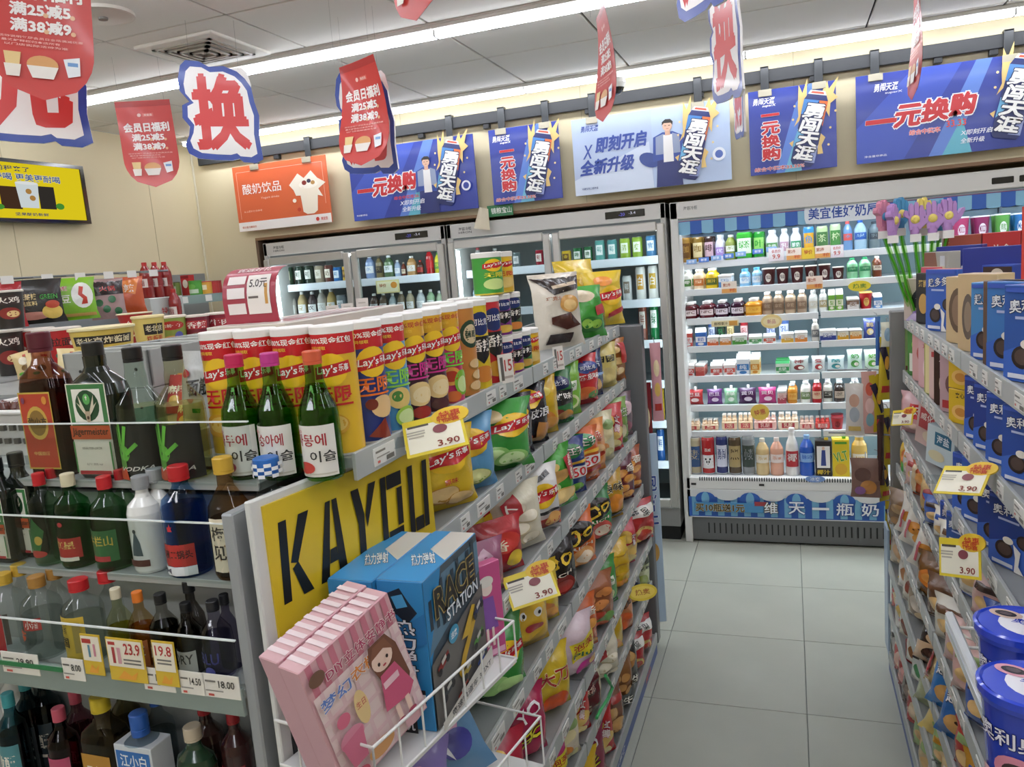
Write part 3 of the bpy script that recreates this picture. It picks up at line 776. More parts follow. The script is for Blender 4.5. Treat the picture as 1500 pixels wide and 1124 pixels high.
W_ = 'ffffff'
def tri(a, b='ffffff', txt=None, c=None, pic=None):
    """label: band, title, picture blob"""
    s = [('r', 0, 0, .95, .9, a)]
    if txt: s.append(('t', txt, 0, .2, .7, .22, b))
    if pic: s.append(('e', 0, -.25, .3, .2, pic))
    if c: s.append(('r', 0, -.42, .95, .1, c))
    return s
# contents of the glass coolers: (left px, right px, top py, shelf z, kind, colour, second colour, text)
DC = [
 # first door
 (417, 432, 391, 1.765, 'can', '2f4a35', 'd9d3b8', '青'), (434, 447, 390, 1.765, 'can', '20382c', 'e6e6df', None), (448, 461, 389, 1.765, 'can', '2a3a30', 'e6e6df', None), (463, 476, 389, 1.765, 'can', 'a79a84', 'f0e8d8', '茶'), (477, 489, 388, 1.765, 'can', '6b3a30', 'efe3d0', '奶'), (490, 502, 391, 1.765, 'can', '2c6cae', 'e6eef5', None), (503, 513, 390, 1.765, 'can', 'c8a23a', '6a4a22', None),
 (420, 436, 428, 1.50, 'pet', 'd9d5cf', 'f4f4f2', '乳'), (437, 451, 427, 1.50, 'pet', 'b7a070', 'f4f4f2', '豆'), (452, 466, 427, 1.50, 'pet', '4c3c3c', 'f4f4f2', None), (466, 479, 424, 1.50, 'pet', 'c9c3b9', 'f4f4f2', None), (480, 493, 423, 1.50, 'pet', 'cdb068', 'f4f4f2', '茶'), (494, 510, 432, 1.50, 'can', '7a8489', 'd9dde0', None),
 # second door
 (536, 550, 374, 1.765, 'pet', '8ea4cf', 'f0f2f6', '水'), (551, 562, 375, 1.765, 'pet', '8a7b55', '3b2f22', None), (563, 578, 374, 1.765, 'pet', '5f7a55', 'f0f2f6', '茶'), (579, 588, 381, 1.765, 'pet', 'a9bcd9', 'f0f2f6', None), (589, 596, 384, 1.765, 'pet', '7a3a2a', 'e9dcc6', None), (597, 611, 375, 1.765, 'pet', 'c89a62', 'e6e6e0', '乌'), (612, 622, 381, 1.765, 'pet', '54302a', 'c03a30', None), (624, 635, 364, 1.765, 'pet', 'c8232c', 'd6262c', None), (637, 648, 370, 1.765, 'pet', 'd9cf3a', '5f9a3a', None),
 (543, 556, 430, 1.50, 'pet', '5a4436', 'f0f0ee', None), (557, 569, 429, 1.50, 'pet', '6a5a48', 'f0f0ee', None), (571, 582, 430, 1.50, 'pet', 'a9b8bc', 'f0f0ee', None), (583, 595, 427, 1.50, 'pet', '7d6f58', 'f0f0ee', None), (596, 608, 426, 1.50, 'pet', 'b3a88a', 'f0f0ee', None), (611, 624, 425, 1.50, 'pet', 'bfc6c9', 'f0f0ee', None), (626, 638, 424, 1.50, 'pet', '8fb08a', 'f0f0ee', None), (640, 649, 426, 1.50, 'pet', 'a3b79a', 'f0f0ee', None),
 # third door
 (695, 707, 363, 1.765, 'pet', 'b8b3b0', '9c3038', '可'), (720, 733, 364, 1.765, 'pet', '6a4a3a', 'a9a9a6', None), (736, 748, 371, 1.765, 'can', '9aa3a6', 'c23a3a', None), (752, 764, 370, 1.765, 'can', '5d6d70', 'd8d8d8', None), (785, 797, 366, 1.765, 'can', '9c2036', 'e6d9d2', None),
 (693, 706, 416, 1.50, 'pet', 'a9bcc4', 'f0f2f2', None), (707, 720, 415, 1.50, 'pet', '8fa4b0', 'f0f2f2', None),
 # fourth door
 (824, 838, 367, 1.765, 'can', 'd9b52c', '6a4a1c', '金'), (840, 854, 363, 1.765, 'can', '1f6b3c', 'e9e9e2', '啤'), (856, 869, 361, 1.765, 'can', '1d6238', 'e9e9e2', '啤'), (872, 887, 352, 1.765, 'can', '5fa7a0', 'eef3f0', None), (890, 905, 351, 1.765, 'can', '5aa3a6', 'eef3f0', None), (908, 924, 349, 1.765, 'can', '9ab83f', 'f2f4e4', '清'), (926, 942, 347, 1.765, 'can', '9cbf45', 'f2f4e4', '爽'), (946, 962, 345, 1.765, 'can', '4a86b8', 'f2f4f4', '雪'),
 (897, 909, 404, 1.50, 'can', 'd3d3d1', 'a9a9a6', None), (912, 926, 404, 1.50, 'can', 'd3d3d1', '8a7a6a', None), (931, 946, 391, 1.50, 'can', 'e3e1db', 'c9963a', '白'), (949, 964, 389, 1.50, 'can', 'e3e1db', 'c9a23a', '白'),
 (935, 948, 444, 1.24, 'can', '8a4a3a', 'd8cfc4', None), (951, 965, 441, 1.24, 'can', '1f7a44', 'eef0ea', '绿'),
 (953, 967, 500, .98, 'can', '1f7a44', 'eef0ea', '绿'), (957, 969, 560, .72, 'can', 'b93a34', 'f1e6df', '红'), (962, 973, 560, .72, 'can', 'd9b52c', '5a3a1a', None), (962, 974, 628, .45, 'can', '2a5fa6', 'eef0f4', None),
]
CN = {'2f4a35': 'dark green', '20382c': 'dark green', '2a3a30': 'dark green', 'a79a84': 'beige', '6b3a30': 'red-brown', '2c6cae': 'blue', 'c8a23a': 'gold', 'd9d5cf': 'white', 'b7a070': 'tan', '4c3c3c': 'dark brown', 'c9c3b9': 'pale', 'cdb068': 'amber', '7a8489': 'grey'}
def cname(h):
    """everyday colour word for a hex colour"""
    if h in CN: return CN[h]
    r, g, b = [int(h[i:i+2], 16)/255 for i in (0, 2, 4)]
    import colorsys
    H_, L_, S_ = colorsys.rgb_to_hls(r, g, b)
    if S_ < .14: return 'white' if L_ > .82 else 'pale grey' if L_ > .65 else 'grey' if L_ > .35 else 'black'
    H_ *= 360
    w = 'red' if H_ < 14 or H_ > 345 else 'orange' if H_ < 38 else 'yellow' if H_ < 62 else 'green' if H_ < 160 else 'teal' if H_ < 195 else 'blue' if H_ < 250 else 'purple' if H_ < 290 else 'pink'
    if w == 'orange' and (S_ < .5 or L_ < .4): w = 'brown' if L_ < .55 else 'tan'
    if w == 'red' and L_ < .25: return 'dark red'
    return ('pale ' if L_ > .74 else 'dark ' if L_ < .27 else '')+w
SHELF_WORD = {1.765: 'top', 1.50: 'second', 1.24: 'third', .98: 'fourth', .72: 'fifth', .45: 'sixth'}
def door_of(px): return 'first' if px < 514 else 'second' if px < 655 else 'third' if px < 806 else 'fourth'
for (a, b, py, z, kd, c1, c2, tx) in DC:
    Y = 5.045
    A, B = on_y(a, py+20, Y), on_y(b, py+20, Y); T = on_y((a+b)/2, py, Y)
    w = min((B[0]-A[0])*.97, .075); h = max(.09, min(T[2]-z, .26)); x = (A[0]+B[0])/2
    if kd == 'can':
        o = can((x, Y, z), w, h, c1, [('r', 0, .1, .6, .5, c2), ('t', tx or '鲜', 0, .12, .4, .3, c1)] if h > .08 else None)
        k = 'drink can'
    else:
        o = bottle((x, Y, z), w, h, c1, c2 if c2 != 'e6e6e0' else 'f0f0ee', [('r', 0, 0, .9, .9, c2), ('t', tx or '饮', 0, .1, .5, .5, c1)], 'pet', lz=.45, lh=.3)
        k = 'drink bottle'
    tag(o, '%s %s on the %s shelf behind %s glass door' % (cname(c1), k, SHELF_WORD[z], door_of(a)), 'can' if kd == 'can' else 'bottle', 'drinks in the glass coolers')
# small price cards stood on the shelf edges
for a, b, c, d in ((567, 603, 556, 578),):
    p = on_y(a, (c+d)/2-130, 4.97)
o = MB('e9dc9a').box(-.09, .09, -.003, .003, -.045, .045, b=.001).build('promo_card', 'card', None, tuple(on_y(568, 420, 4.955)))
add_print(o, [('r', 0, 0, .9, .8, 'f3ecc4'), ('e', .28, .1, .14, .25, 'e79a3a'), ('t', '特价', -.2, .1, .3, .3, 'b0542a')], .18, .09, loc=(0, -.003, 0))
tag(o, 'yellow promotion card on the shelf edge behind the second glass door', 'price card')

# ------------------------------------------------------------------ the open dairy cooler
XL, XR = -.655, 2.35
oc = empty('open_cooler', ((XL+XR)/2, YF, 0)); wx_ = (XR-XL)/2; ox = (XL+XR)/2
MB('d9d8d4').box(-wx_, -wx_+.045, .0, .85, .0, 2.085, b=.004).build('side_panel', 'plastic', oc)
MB('d9d8d4').box(wx_-.045, wx_, .0, .85, .0, 2.085, b=.004).build('side_panel', 'plastic', oc)
bp = MB('8fa6ad').box(-wx_+.045, wx_-.045, .62, .66, .40, 1.98).build('back_panel', 'paint', oc)
for k in range(7):
    MB('4c5a60').box(-wx_+.1, wx_-.1, .616, .62, .60+.18*k, .606+.18*k).build('air_slot', 'paint', bp)
hd = MB('d6d4cf').box(-wx_, wx_, .0, .85, 1.985, 2.085, b=.005).build('header', 'plastic', oc)
add_print(hd, [('t', '海容冷柜', 0, .2, 1, .45, '6a6a66')], .08, .05, loc=(-wx_+.12, 0, 2.035))
for x, w in ((1.05-ox+.0, .05), (1.14-ox, .016), (1.19-ox, .016)):
    MB('17181a').box(x-w, x+w, -.005, .01, 2.012, 2.045, b=.003).build('control_display', 'gloss', oc)
aw = MB('2b5ab0').box(-wx_+.045, wx_-.045, .03, .05, 1.895, 1.985, b=.002).build('awning_sign', 'card', oc)
AW = 2*wx_-.09
sp = [('r', 0, .44, 1, .12, 'c9d6e6'), ('r', 0, .36, 1, .03, 'a83050')]
n = 44
for k in range(n):
    sp.append(('r', -.5+(k+.5)/n, -.08, 1/n, .8, '2b5fb8' if k % 2 else '86bbd9'))
    sp.append(('e', -.5+(k+.5)/n, -.46, .5/n, .1, '2b5fb8' if k % 2 else '86bbd9'))
add_print(aw, sp, AW, .088, loc=(0, .03, 1.94))
xa = on_y(1178, 302, YF)[0]; xb = on_y(1293, 298, YF)[0]
pl = MB('d9e3ee').prism([(x*(xb-xa)/2, z*.055) for x, z in [(-1, -.4), (-.96, -.9), (-.8, -1), (.8, -1), (.96, -.9), (1, -.4), (1, .4), (.96, .9), (.8, 1), (-.8, 1), (-.96, .9), (-1, .4)]], .02, .03, 'e4ebf3').build('name_plate', 'card', oc, ((xa+xb)/2-ox, -.0, 1.945))
add_print(pl, [('t', '美宜佳好奶屋', 0, 0, .9, .6, '2a4ea6', {'bold': .02})], xb-xa, .11, loc=(0, .02, 0))
SH = [1.722, 1.559, 1.381, 1.209, 1.022, .838, .672]
XB = .16
for z in SH:
    for (a, b, dz) in ((XL+.05, XB-.006, 0), (XB+.006, XB+1.0, .004), (XB+1.012, XR-.05, 0)):
        sh = MB('c3ccd0').box(a-ox, b-ox, .165, .6, z+dz-.014, z+dz).build('shelf', 'paint', oc)
        MB('e2e5e6').box(a-ox, b-ox, .15, .165, z+dz-.036, z+dz+.004, b=.002).build('price_rail', 'plastic', sh)
        MB('eef8ff').box(a-ox+.02, b-ox-.02, .18, .192, z+dz-.022, z+dz-.014).build('light_strip', 'cooler_light', sh)
MB('eef8ff').box(-wx_+.06, wx_-.06, .055, .075, 1.965, 1.98).build('light_strip', 'cooler_light', oc)
for x in (XB, XB+1.006):
    MB('6b767a').box(x-ox-.006, x-ox+.006, .57, .61, .4, 1.98).build('shelf_post', 'steel', oc)
dk = MB('c9cfd1').box(-wx_+.045, wx_-.045, .06, .62, .36, .405).build('bottom_deck', 'paint', oc)
gr = MB('e6e5e2')
MB('e6e5e2').box(-wx_+.02, wx_-.02, .0, .06, .345, .42, b=.004).build('deck_front', 'plastic', oc)
for k in range(64):
    x = XL+.10+k*.014
    MB('3a4044').box(x-ox, x+.007-ox, -.001, .012, .40, .4205).build('air_slot', 'plastic', dk)
for x in (-.59, -.19):
    MB('2a2c2e').box(x-ox-.015, x-ox+.015, -.003, .01, .372, .385).build('badge', 'plastic', oc)
ft = MB('dfe1e2').box(-wx_+.02, wx_-.02, .0, .05, .165, .345, b=.003).build('front_panel', 'plastic', oc)
sw = 1.7; sp = [('r', 0, -.12, 1, .76, '2f5fb4')]
for k in range(22): sp.append(('r', -.5+(k+.5)/22, -.1, 1/44, .72, '79b4d6'))
for k in range(6):
    x = -.44+k*.155
    sp.append(('e', x, .2, .035, .26, '2f5fb4')); sp.append(('e', x, .2, .014, .26, '79b4d6')); sp.append(('e', x+.077, .34, .04, .2, 'dfe1e2'))
for k, ch in enumerate('天一瓶奶·活力'):
    sp.append(('t', ch, -.13+k*.078, -.08, .055 if ch != '·' else .012, .46 if ch not in '一·' else .09, 'eef2f6', {'outline': '28489c'}))
sp += [('r', -.36, -.1, .24, .36, '4f93c4'), ('t', '买10瓶送1元', -.39, -.12, .17, .3, '3c3527', {'outline': 'c9b072'}), ('r', -.25, .06, .04, .16, 'a8434a'), ('t', '维', -.215, -.08, .045, .42, 'eef2f6', {'outline': '5a4a2a'})]
add_print(ft, sp, sw, .165, loc=(-wx_+.03+sw/2, 0, .255))
kk = MB('77787a').box(-wx_+.02, wx_-.02, .02, .06, .012, .165, b=.004).build('kick_panel', 'steel', oc)
for k in range(32):
    x = XL+.14+k*.034
    MB('1d1e1f').box(x-ox, x+.008-ox, .016, .021, .06, .125).build('vent_slot', 'plastic', kk)
MB('222324').box(-wx_+.04, wx_-.04, .05, .8, 0, .012).build('plinth', 'paint', oc)
MB('cdd0d0').box(-wx_+.045, wx_-.045, .62, .85, 1.9, 1.985).build('top_duct', 'paint', oc)
tag(oc, 'long open dairy cooler with a blue striped awning sign', 'cooler')

# contents: row -> (left px, right px, top py, kind, colour, second colour, text)
OC = {
0: [(985, 994, 352, 'can', '8a6a3a', '5a3a1e', None), (995, 1012, 348, 'can', '9a7434', '6a4620', '咖'), (1014, 1030, 347, 'can', '8f6f2e', 'e0cf9a', '咖'), (1031, 1046, 346, 'can', '3a2320', 'c9a9b0', '啡'), (1047, 1061, 344, 'milk', 'e9e6ee', 'a98ac9', '优'), (1062, 1077, 344, 'pet', '8f9a4a', 'e9ecd8', '茶'), (1078, 1102, 340, 'can', '3fae3a', 'e9f3dc', '绿茶'), (1103, 1120, 339, 'can', '2f9a38', '8fd06a', '叶'), (1121, 1140, 337, 'milk', 'e9ece6', '5f9a5a', '牛奶'), (1141, 1156, 335, 'milk', 'eef0ee', 'c9a0b0', '乳'), (1157, 1174, 334, 'milk', 'eef0f2', '3fa06a', '酸奶'), (1176, 1193, 332, 'can', '3f8fc0', 'e0a93a', '鱼'), (1195, 1213, 331, 'can', 'b9cf9a', '4f7a4a', '茶'), (1215, 1232, 328, 'can', 'c3d9a9', '4f8a4a', '柠'), (1234, 1249, 324, 'pet', '6f95bf', 'd95f5a', '水'), (1250, 1270, 322, 'pet', '9fc0d2', '2f62b0', '泉'), (1272, 1290, 324, 'pet', '6f8084', '3f4a50', None),
    (1394, 1420, 318, 'cup', 'b0406a', 'e9e0e6', 'MOCO'), (1425, 1450, 316, 'cup', '8a2f5a', 'e9e0e6', 'MOCO'), (1456, 1480, 313, 'cup', '5fa04a', 'eef2ea', '果粒'), (1484, 1502, 312, 'cup', '2f6fa8', 'eef2f4', 'Mo')],
1: [(985, 997, 396, 'milk', 'e6ebe6', '5a8a4a', '谷'), (998, 1014, 395, 'milk', 'eef0ea', '4f8a3f', '椰'), (1015, 1032, 394, 'milk', 'ecd3b0', 'd0783a', '橙'), (1033, 1052, 393, 'milk', 'ecc92f', '5a6a2a', '果汁'), (1053, 1073, 402, 'tub', 'e9eef2', '4f8ac0', '酸'), (1083, 1098, 394, 'milk', '8fc4e6', 'e6eef5', '奶'), (1101, 1115, 392, 'milk', '9ccdea', 'e9f0f6', '奶')] +
   [(a, b, t, 'cup', '4a1c20', 'e9e3da', '仙') for a, b, t in ((1116, 1135, 393), (1137, 1155, 392), (1158, 1177, 390), (1179, 1197, 389), (1199, 1217, 387), (1219, 1237, 391))] +
   [(1240, 1257, 376, 'pet', '8fd0a0', '2f8a5a', '茉'), (1258, 1276, 376, 'pet', '8fd0a0', '2f8a5a', '茉'), (1278, 1292, 373, 'pet', '7a3f2a', 'e6d9c9', '乌')],
2: [(985, 996, 444, 'juice', '3a1a20', 'ece6e6', 'N'), (1000, 1022, 443, 'juice', '5a1c24', 'ecdcdc', 'NFC'), (1024, 1047, 441, 'juice', '5a1c26', 'ecdcdc', 'NFC'), (1047, 1068, 440, 'juice', '38182e', 'e9e0e9', 'NFC'), (1070, 1091, 438, 'juice', '38182e', 'e9e0e9', 'NFC'), (1091, 1117, 437, 'juice', 'e89a2c', 'f6c04a', '橙'), (1116, 1131, 428, 'milk', 'b8a08a', '8a6f5a', '拿铁'), (1132, 1148, 427, 'milk', 'b09880', '7f6550', '拿铁'), (1149, 1166, 426, 'milk', 'c3ab90', '8a6f5a', '拿铁'), (1167, 1182, 425, 'milk', 'b8a08a', '8a6f5a', '拿铁'), (1184, 1198, 426, 'milk', 'e9ebe8', 'd9d6c6', '奶'), (1199, 1212, 425, 'milk', 'eceeea', 'b8a980', '奶'), (1213, 1223, 425, 'gable', '6fa83a', 'e9e6d0', '梨'), (1224, 1235, 424, 'gable', '7ab03f', 'e9e6d0', '梨'), (1240, 1258, 436, 'tub', '8a6a55', 'ece9e6', '麦'), (1259, 1278, 428, 'cup', 'c0272c', 'e6c06a', '莓'), (1279, 1292, 430, 'gable', '5f96cf', 'eef1f4', '奶')],
3: [(985, 997, 484, 'gable', 'c8372f', 'ece9e9', '鲜'), (1001, 1015, 482, 'gable', 'd9564a', 'f0eeee', '鲜奶'), (1019, 1035, 480, 'gable', '3a6fc0', 'f0eeee', '鲜奶'), (1037, 1054, 493, 'tub', 'f0e9e0', 'd96a3a', '果粒'), (1055, 1072, 491, 'tub', 'f0e9e0', 'd98a3a', '果粒'), (1073, 1095, 489, 'tub', 'e9f0e6', '4f9a3f', '果园'), (1097, 1117, 490, 'gable', 'e3ede0', '4f9a5a', '植'), (1118, 1137, 488, 'gable', 'eceeea', 'c8543a', '物'), (1144, 1163, 487, 'tub', 'f2f0ea', 'e0b03a', '芒'), (1164, 1183, 485, 'tub', 'f2f0ea', 'e08a3a', '橙'), (1200, 1225, 482, 'tub', 'eef0f4', '2f3f8a', '臻'), (1226, 1243, 482, 'tub', 'ece9d8', 'e0a92f', '酪'), (1244, 1262, 482, 'tub', 'ecd9b0', 'd98a2f', '酪'), (1264, 1284, 466, 'bag', '3a4a9a', 'e6cf8a', '面包'),
    (1037, 1048, 470, 'can', '3a5a9a', 'c9d3e6', None), (1050, 1062, 469, 'can', '2f8a4a', '1f2f24', None), (1064, 1076, 469, 'can', '8a7434', 'e0cf9a', None), (1084, 1096, 468, 'can', 'b0323a', 'e9c9c9', None), (1122, 1136, 467, 'can', '3a5aa6', 'c9d3e6', None), (1140, 1156, 464, 'can', '4f6fb0', 'dfe3ee', None), (1188, 1200, 462, 'milk', 'c9c3b9', '6a6a6a', '奶')],
4: [(994, 1004, 531, 'gable', 'ece6e4', 'c8473f', '鲜'), (1006, 1018, 530, 'gable', 'ece6e4', 'c8473f', '奶'), (1020, 1033, 533, 'tub', 'd8837a', 'b84a44', '莓'), (1041, 1059, 530, 'gable', 'ece6e4', 'c8473f', '鲜'), (1061, 1078, 529, 'gable', 'ece6e4', 'd0564a', '奶'), (1079, 1098, 518, 'gable', 'e6edf4', '3f7fc0', '纯'), (1099, 1113, 519, 'gable', 'ecd9a0', 'd98f2f', '酪'), (1136, 1157, 527, 'gable', 'e3f0e3', '3f9a5a', '绿'), (1155, 1186, 522, 'bag', 'cfd9d6', '8a3a3a', '棒'), (1188, 1210, 521, 'bag', 'd9dedd', 'b8343a', '爱'), (1211, 1238, 521, 'bag', 'd9e9ea', '3f9aa0', '酪'), (1240, 1264, 512, 'bag', 'cfe6da', '4fa04a', '奶'), (1265, 1290, 512, 'bag', 'd6ead6', '5fb03f', '奶')],
5: [(985, 1001, 571, 'pouch', 'b02a30', 'e6b0b0', '吸'), (1004, 1031, 569, 'pouch', 'b83034', 'f0d9d9', '巴旦'), (1035, 1059, 568, 'pouch', '6a2f7a', 'e6d3ec', '巴旦'), (1060, 1081, 567, 'pouch', '8fc49a', 'e9f3e6', '绿'), (1081, 1109, 566, 'pouch', '4a2452', 'e3d0e6', '黄贝'), (1110, 1138, 565, 'pouch', 'b83a7a', 'f3d6e6', '黄贝'), (1139, 1152, 570, 'tub', 'ecc9c3', 'b84a5a', '乳'), (1153, 1168, 562, 'milk', 'd98f2f', 'e8b45a', '柚'), (1172, 1188, 559, 'milk', 'e9ebe3', '6f8a5a', '豆奶'), (1189, 1204, 557, 'milk', 'b8232c', 'e0c0a0', '枣'), (1205, 1220, 558, 'milk', 'd9d9cf', '3a3a34', '黑豆'), (1221, 1238, 558, 'milk', '3f332f', 'c9b8a6', '芝'), (1243, 1262, 557, 'milk', 'e6e6df', '8a8a80', '奶')],
6: [(1000, 1026, 614, 'pack', 'e3c3a3', 'b8323a', '5'), (1028, 1053, 613, 'pack', 'e3c3a3', 'b8323a', '5'), (1057, 1080, 605, 'pack', 'e8c9a6', 'c0404a', '活'), (1081, 1103, 604, 'pack', 'e8c9a6', 'c0404a', '活'), (1104, 1138, 604, 'pack', 'ecc0b8', 'b02f3a', '乳酸'), (1139, 1170, 603, 'pack', 'ecd3b8', 'b02f3a', '乳酸'), (1171, 1193, 609, 'pack', 'e6c0b0', 'b8323a', '益'), (1194, 1216, 609, 'pack', 'd94a44', 'f0c9c0', '益'), (1217, 1236, 611, 'cup', 'b02c30', '7a1c22', '旺')],
7: [(1008, 1027, 640, 'tcan', 'b8ad90', '3a5a8a', '麦'), (1027, 1047, 639, 'tcan', 'b82a2c', 'ece9e6', '国'), (1048, 1066, 638, 'tcan', '2f3a70', 'd9dcec', '勇闯'), (1066, 1086, 639, 'tcan', '5a4a34', 'b09a6a', '黑'), (1086, 1106, 638, 'tcan', '8f9496', '3f4a44', '小麦'), (1106, 1127, 642, 'pet', 'd9bf8a', 'ece3d0', '茶π'), (1127, 1148, 641, 'pet', 'e0a990', 'efe0da', '茶π'), (1149, 1170, 623, 'tall', 'e9e6df', 'b8343a', '椰'), (1170, 1193, 637, 'pet', '2f5fc0', '8fb8e6', '脉动'), (1193, 1218, 642, 'brick', '2a2320', 'e6c53a', '椰汁'), (1218, 1244, 640, 'brick', 'e6c92c', '4f9a2f', 'VLT'), (1246, 1271, 633, 'milk', 'e3c06a', 'ece6d6', '橙')],
}
ROWN = ['top', 'second', 'third', 'fourth', 'fifth', 'sixth', 'seventh', 'bottom']
KN = {'can': ('drink_can', 'drink can', 'can'), 'tcan': ('tall_can', 'tall drink can', 'can'), 'milk': ('drink_bottle', 'drink bottle', 'bottle'), 'pet': ('drink_bottle', 'drink bottle', 'bottle'), 'juice': ('juice_bottle', 'juice bottle', 'bottle'), 'tall': ('drink_bottle', 'tall drink bottle', 'bottle'), 'cup': ('drink_cup', 'lidded cup', 'cup'), 'tub': ('yogurt_pot', 'sleeve of yogurt', 'yogurt'), 'gable': ('milk_carton', 'milk carton', 'carton'), 'brick': ('drink_carton', 'drink carton', 'carton'), 'pouch': ('drink_pouch', 'spouted pouch', 'pouch'), 'bag': ('snack_bag', 'bag', 'bag'), 'pack': ('yogurt_pack', 'pack of little yogurt bottles', 'yogurt pack')}
def fridge_item(kd, loc, w, h, c1, c2, tx, seed):
    d = min(w, .09)
    lab = [('r', 0, 0, .9, .8, c2), ('t', tx or '乳', 0, .08, .62, .4, c1)]
    if kd in ('can', 'tcan'):
        if tx == '国': lab = [('r', 0, -.2, .8, .5, c2), ('e', 0, -.2, .2, .16, 'f4f2ee'), ('e', -.14, -.1, .06, .04, '222222'), ('e', .14, -.1, .06, .04, '222222'), ('e', -.07, -.2, .045, .05, '222222'), ('e', .07, -.2, .045, .05, '222222'), ('e', 0, -.28, .03, .02, '222222'), ('t', '百威', 0, .25, .4, .12, 'f0e0d8')]
        return can(loc, w, h, c1, lab, name=KN[kd][0], lh=.7)
    if kd in ('milk', 'pet', 'juice', 'tall'):
        cap = {'juice': 'ece9e6', 'tall': 'ece9e6'}.get(kd, 'eceeee' if kd == 'milk' else c2)
        if tx in ('奶',) and kd == 'milk': cap = '5fb0df' if c1 in ('8fc4e6', '9ccdea') else 'eceeee'
        return bottle(loc, w, h, c1, cap, lab, kd, name=KN[kd][0], lz=.36 if kd != 'pet' else .46, lh=.42 if kd != 'pet' else .28)
    if kd == 'cup': return cup(loc, w, h, c1, c2 if len(tx or '') < 3 else 'e9e6e6', [('e', 0, -.05, .22, .3, c2), ('t', tx, 0, 0, .34, .3, c1)], name='drink_cup')
    if kd == 'tub':
        o = mesh_root(MB(c1).box(-w/2, w/2, -.045, .045, 0, h*.8, b=.003), KN[kd][0], 'card', loc)
        MB('f1efec').box(-w/2-.002, w/2+.002, -.048, .048, h*.8, h, b=.004).build('lid', 'plastic', o)
        add_print(o, [('r', 0, -.2, .98, .55, c2), ('t', tx, 0, .12, .6, .45, c1, {'outline': c2})], w, h*.78, loc=(0, -.045, h*.4)); return o
    if kd == 'gable': return gable(loc, w, h, min(w, .07), c1, 'f0eeea' if c1 != 'e3f0e3' else c2, [('r', 0, .0, .96, .4, c2), ('t', tx, 0, 0, .6, .3, c1), ('e', 0, -.33, .3, .1, c2)])
    if kd == 'brick':
        sp = [('r', 0, .05, .8, .62, 'f2efe8'), ('p', [(-.16, -.2), (-.1, .25), (.12, .25), (.16, -.2)], '3a4a8a'), ('e', 0, .3, .09, .05, 'e0b8a0'), ('t', tx, 0, -.38, .8, .13, c2)] if tx == '椰汁' else [('e', 0, -.3, .36, .16, 'd9a92f'), ('t', tx, 0, .05, .8, .26, c2, {'turn': .25, 'outline': 'ecf0c0'}), ('r', 0, .42, .7, .06, c2)]
        o = box(loc, w, h*.96, min(w, .08), c1, sp, name=KN[kd][0]); MB(c2).lathe([(.012, 0), (.012, .012)], 10).build('cap', 'plastic', o, (w*.2, 0, h*.96)); return o
    if kd == 'pouch':
        o = bag(loc, w, h*.92, .045, c1, [('t', tx, 0, .2, .75, .26, c2), ('e', .05, -.2, .25, .15, c2)], lean=.05, seed=seed, name=KN[kd][0], nu=8, nv=8)
        MB('eceaea').lathe([(.009, 0), (.009, .02), (.006, .022)], 10).build('spout', 'plastic', o, (w*.05, 0, h*.88)); return o
    if kd == 'bag': return bag(loc, w, h, .05, c1, [('t', tx, 0, .2, .6, .25, c2), ('e', 0, -.2, .3, .18, c2), ('e', .1, -.22, .16, .1, 'f3ede0')], lean=.1, seed=seed, nu=8, nv=9)
    if kd == 'pack':
        n = max(3, round(w/.034)); o = empty(KN[kd][0], loc); s = w/n
        proto = None
        for k in range(n):
            for j in (0, 1):
                if proto is None:
                    proto = MB(c1).lathe([(s*.42, 0), (s*.48, .1*h), (s*.48, .62*h), (s*.36, .7*h), (s*.36, .86*h)], 10).build('little_bottle', 'gloss', o, (-w/2+s*(k+.5), j*s, 0))
                    fo = MB('ece4dc').lathe([(s*.4, .86*h), (s*.4, .92*h)], 10).build('foil_top', 'alu', proto)
                else:
                    q = proto.copy(); C.objects.link(q); q.parent = o; q.location = (-w/2+s*(k+.5), j*s, 0)
                    q2 = fo.copy(); C.objects.link(q2); q2.parent = q
        wr = MB(c1).box(-w/2-.001, w/2+.001, -s*.5-.001, s*1.5+.001, .06*h, .5*h, b=.004).build('wrapper', 'gloss', o)
        add_print(wr, [('r', 0, -.05, .7, .7, c2), ('t', tx, 0, 0, .5, .6, c1)], w*.9, h*.4, loc=(0, -s*.5-.001, .28*h)); return o
seed = 0
for row, items in OC.items():
    for (a, b, py, kd, c1, c2, tx) in items:
        seed += 1
        back = kd == 'can' and row == 3
        Y = 4.99 if row < 7 else 4.93
        if back: Y = 5.12
        z = (SH+[.406])[row]+(.0045 if False else .0)
        A, B = on_y(a, py+12, Y), on_y(b, py+12, Y); T = on_y((a+b)/2, py, Y); x = (A[0]+B[0])/2
        if x > XB and row < 7: z += .0045
        lim = (SH[row-1]-.04-z) if 0 < row < 7 else .29
        w = (B[0]-A[0])*.96; h = max(.06, min(T[2]-z, lim))
        o = fridge_item(kd, (x, Y, z), w, h, c1, c2, tx, seed)
        nm, word, cat = KN[kd]
        extra = ''
        tag(o, '%s %s%s on the %s dairy shelf' % (cname(c1), word, ' at the back' if back else '', ROWN[row]), cat, 'goods on the %s shelf of the open cooler' % ROWN[row])
        if not back and kd not in ('pack', 'bag', 'pouch') and row < 7 and not (row == 3):
            clone(o, (x+.004, Y+.098, z), None, 'back-row %s %s on the %s dairy shelf' % (cname(c1), word, ROWN[row]), cat, 'goods on the %s shelf of the open cooler' % ROWN[row])
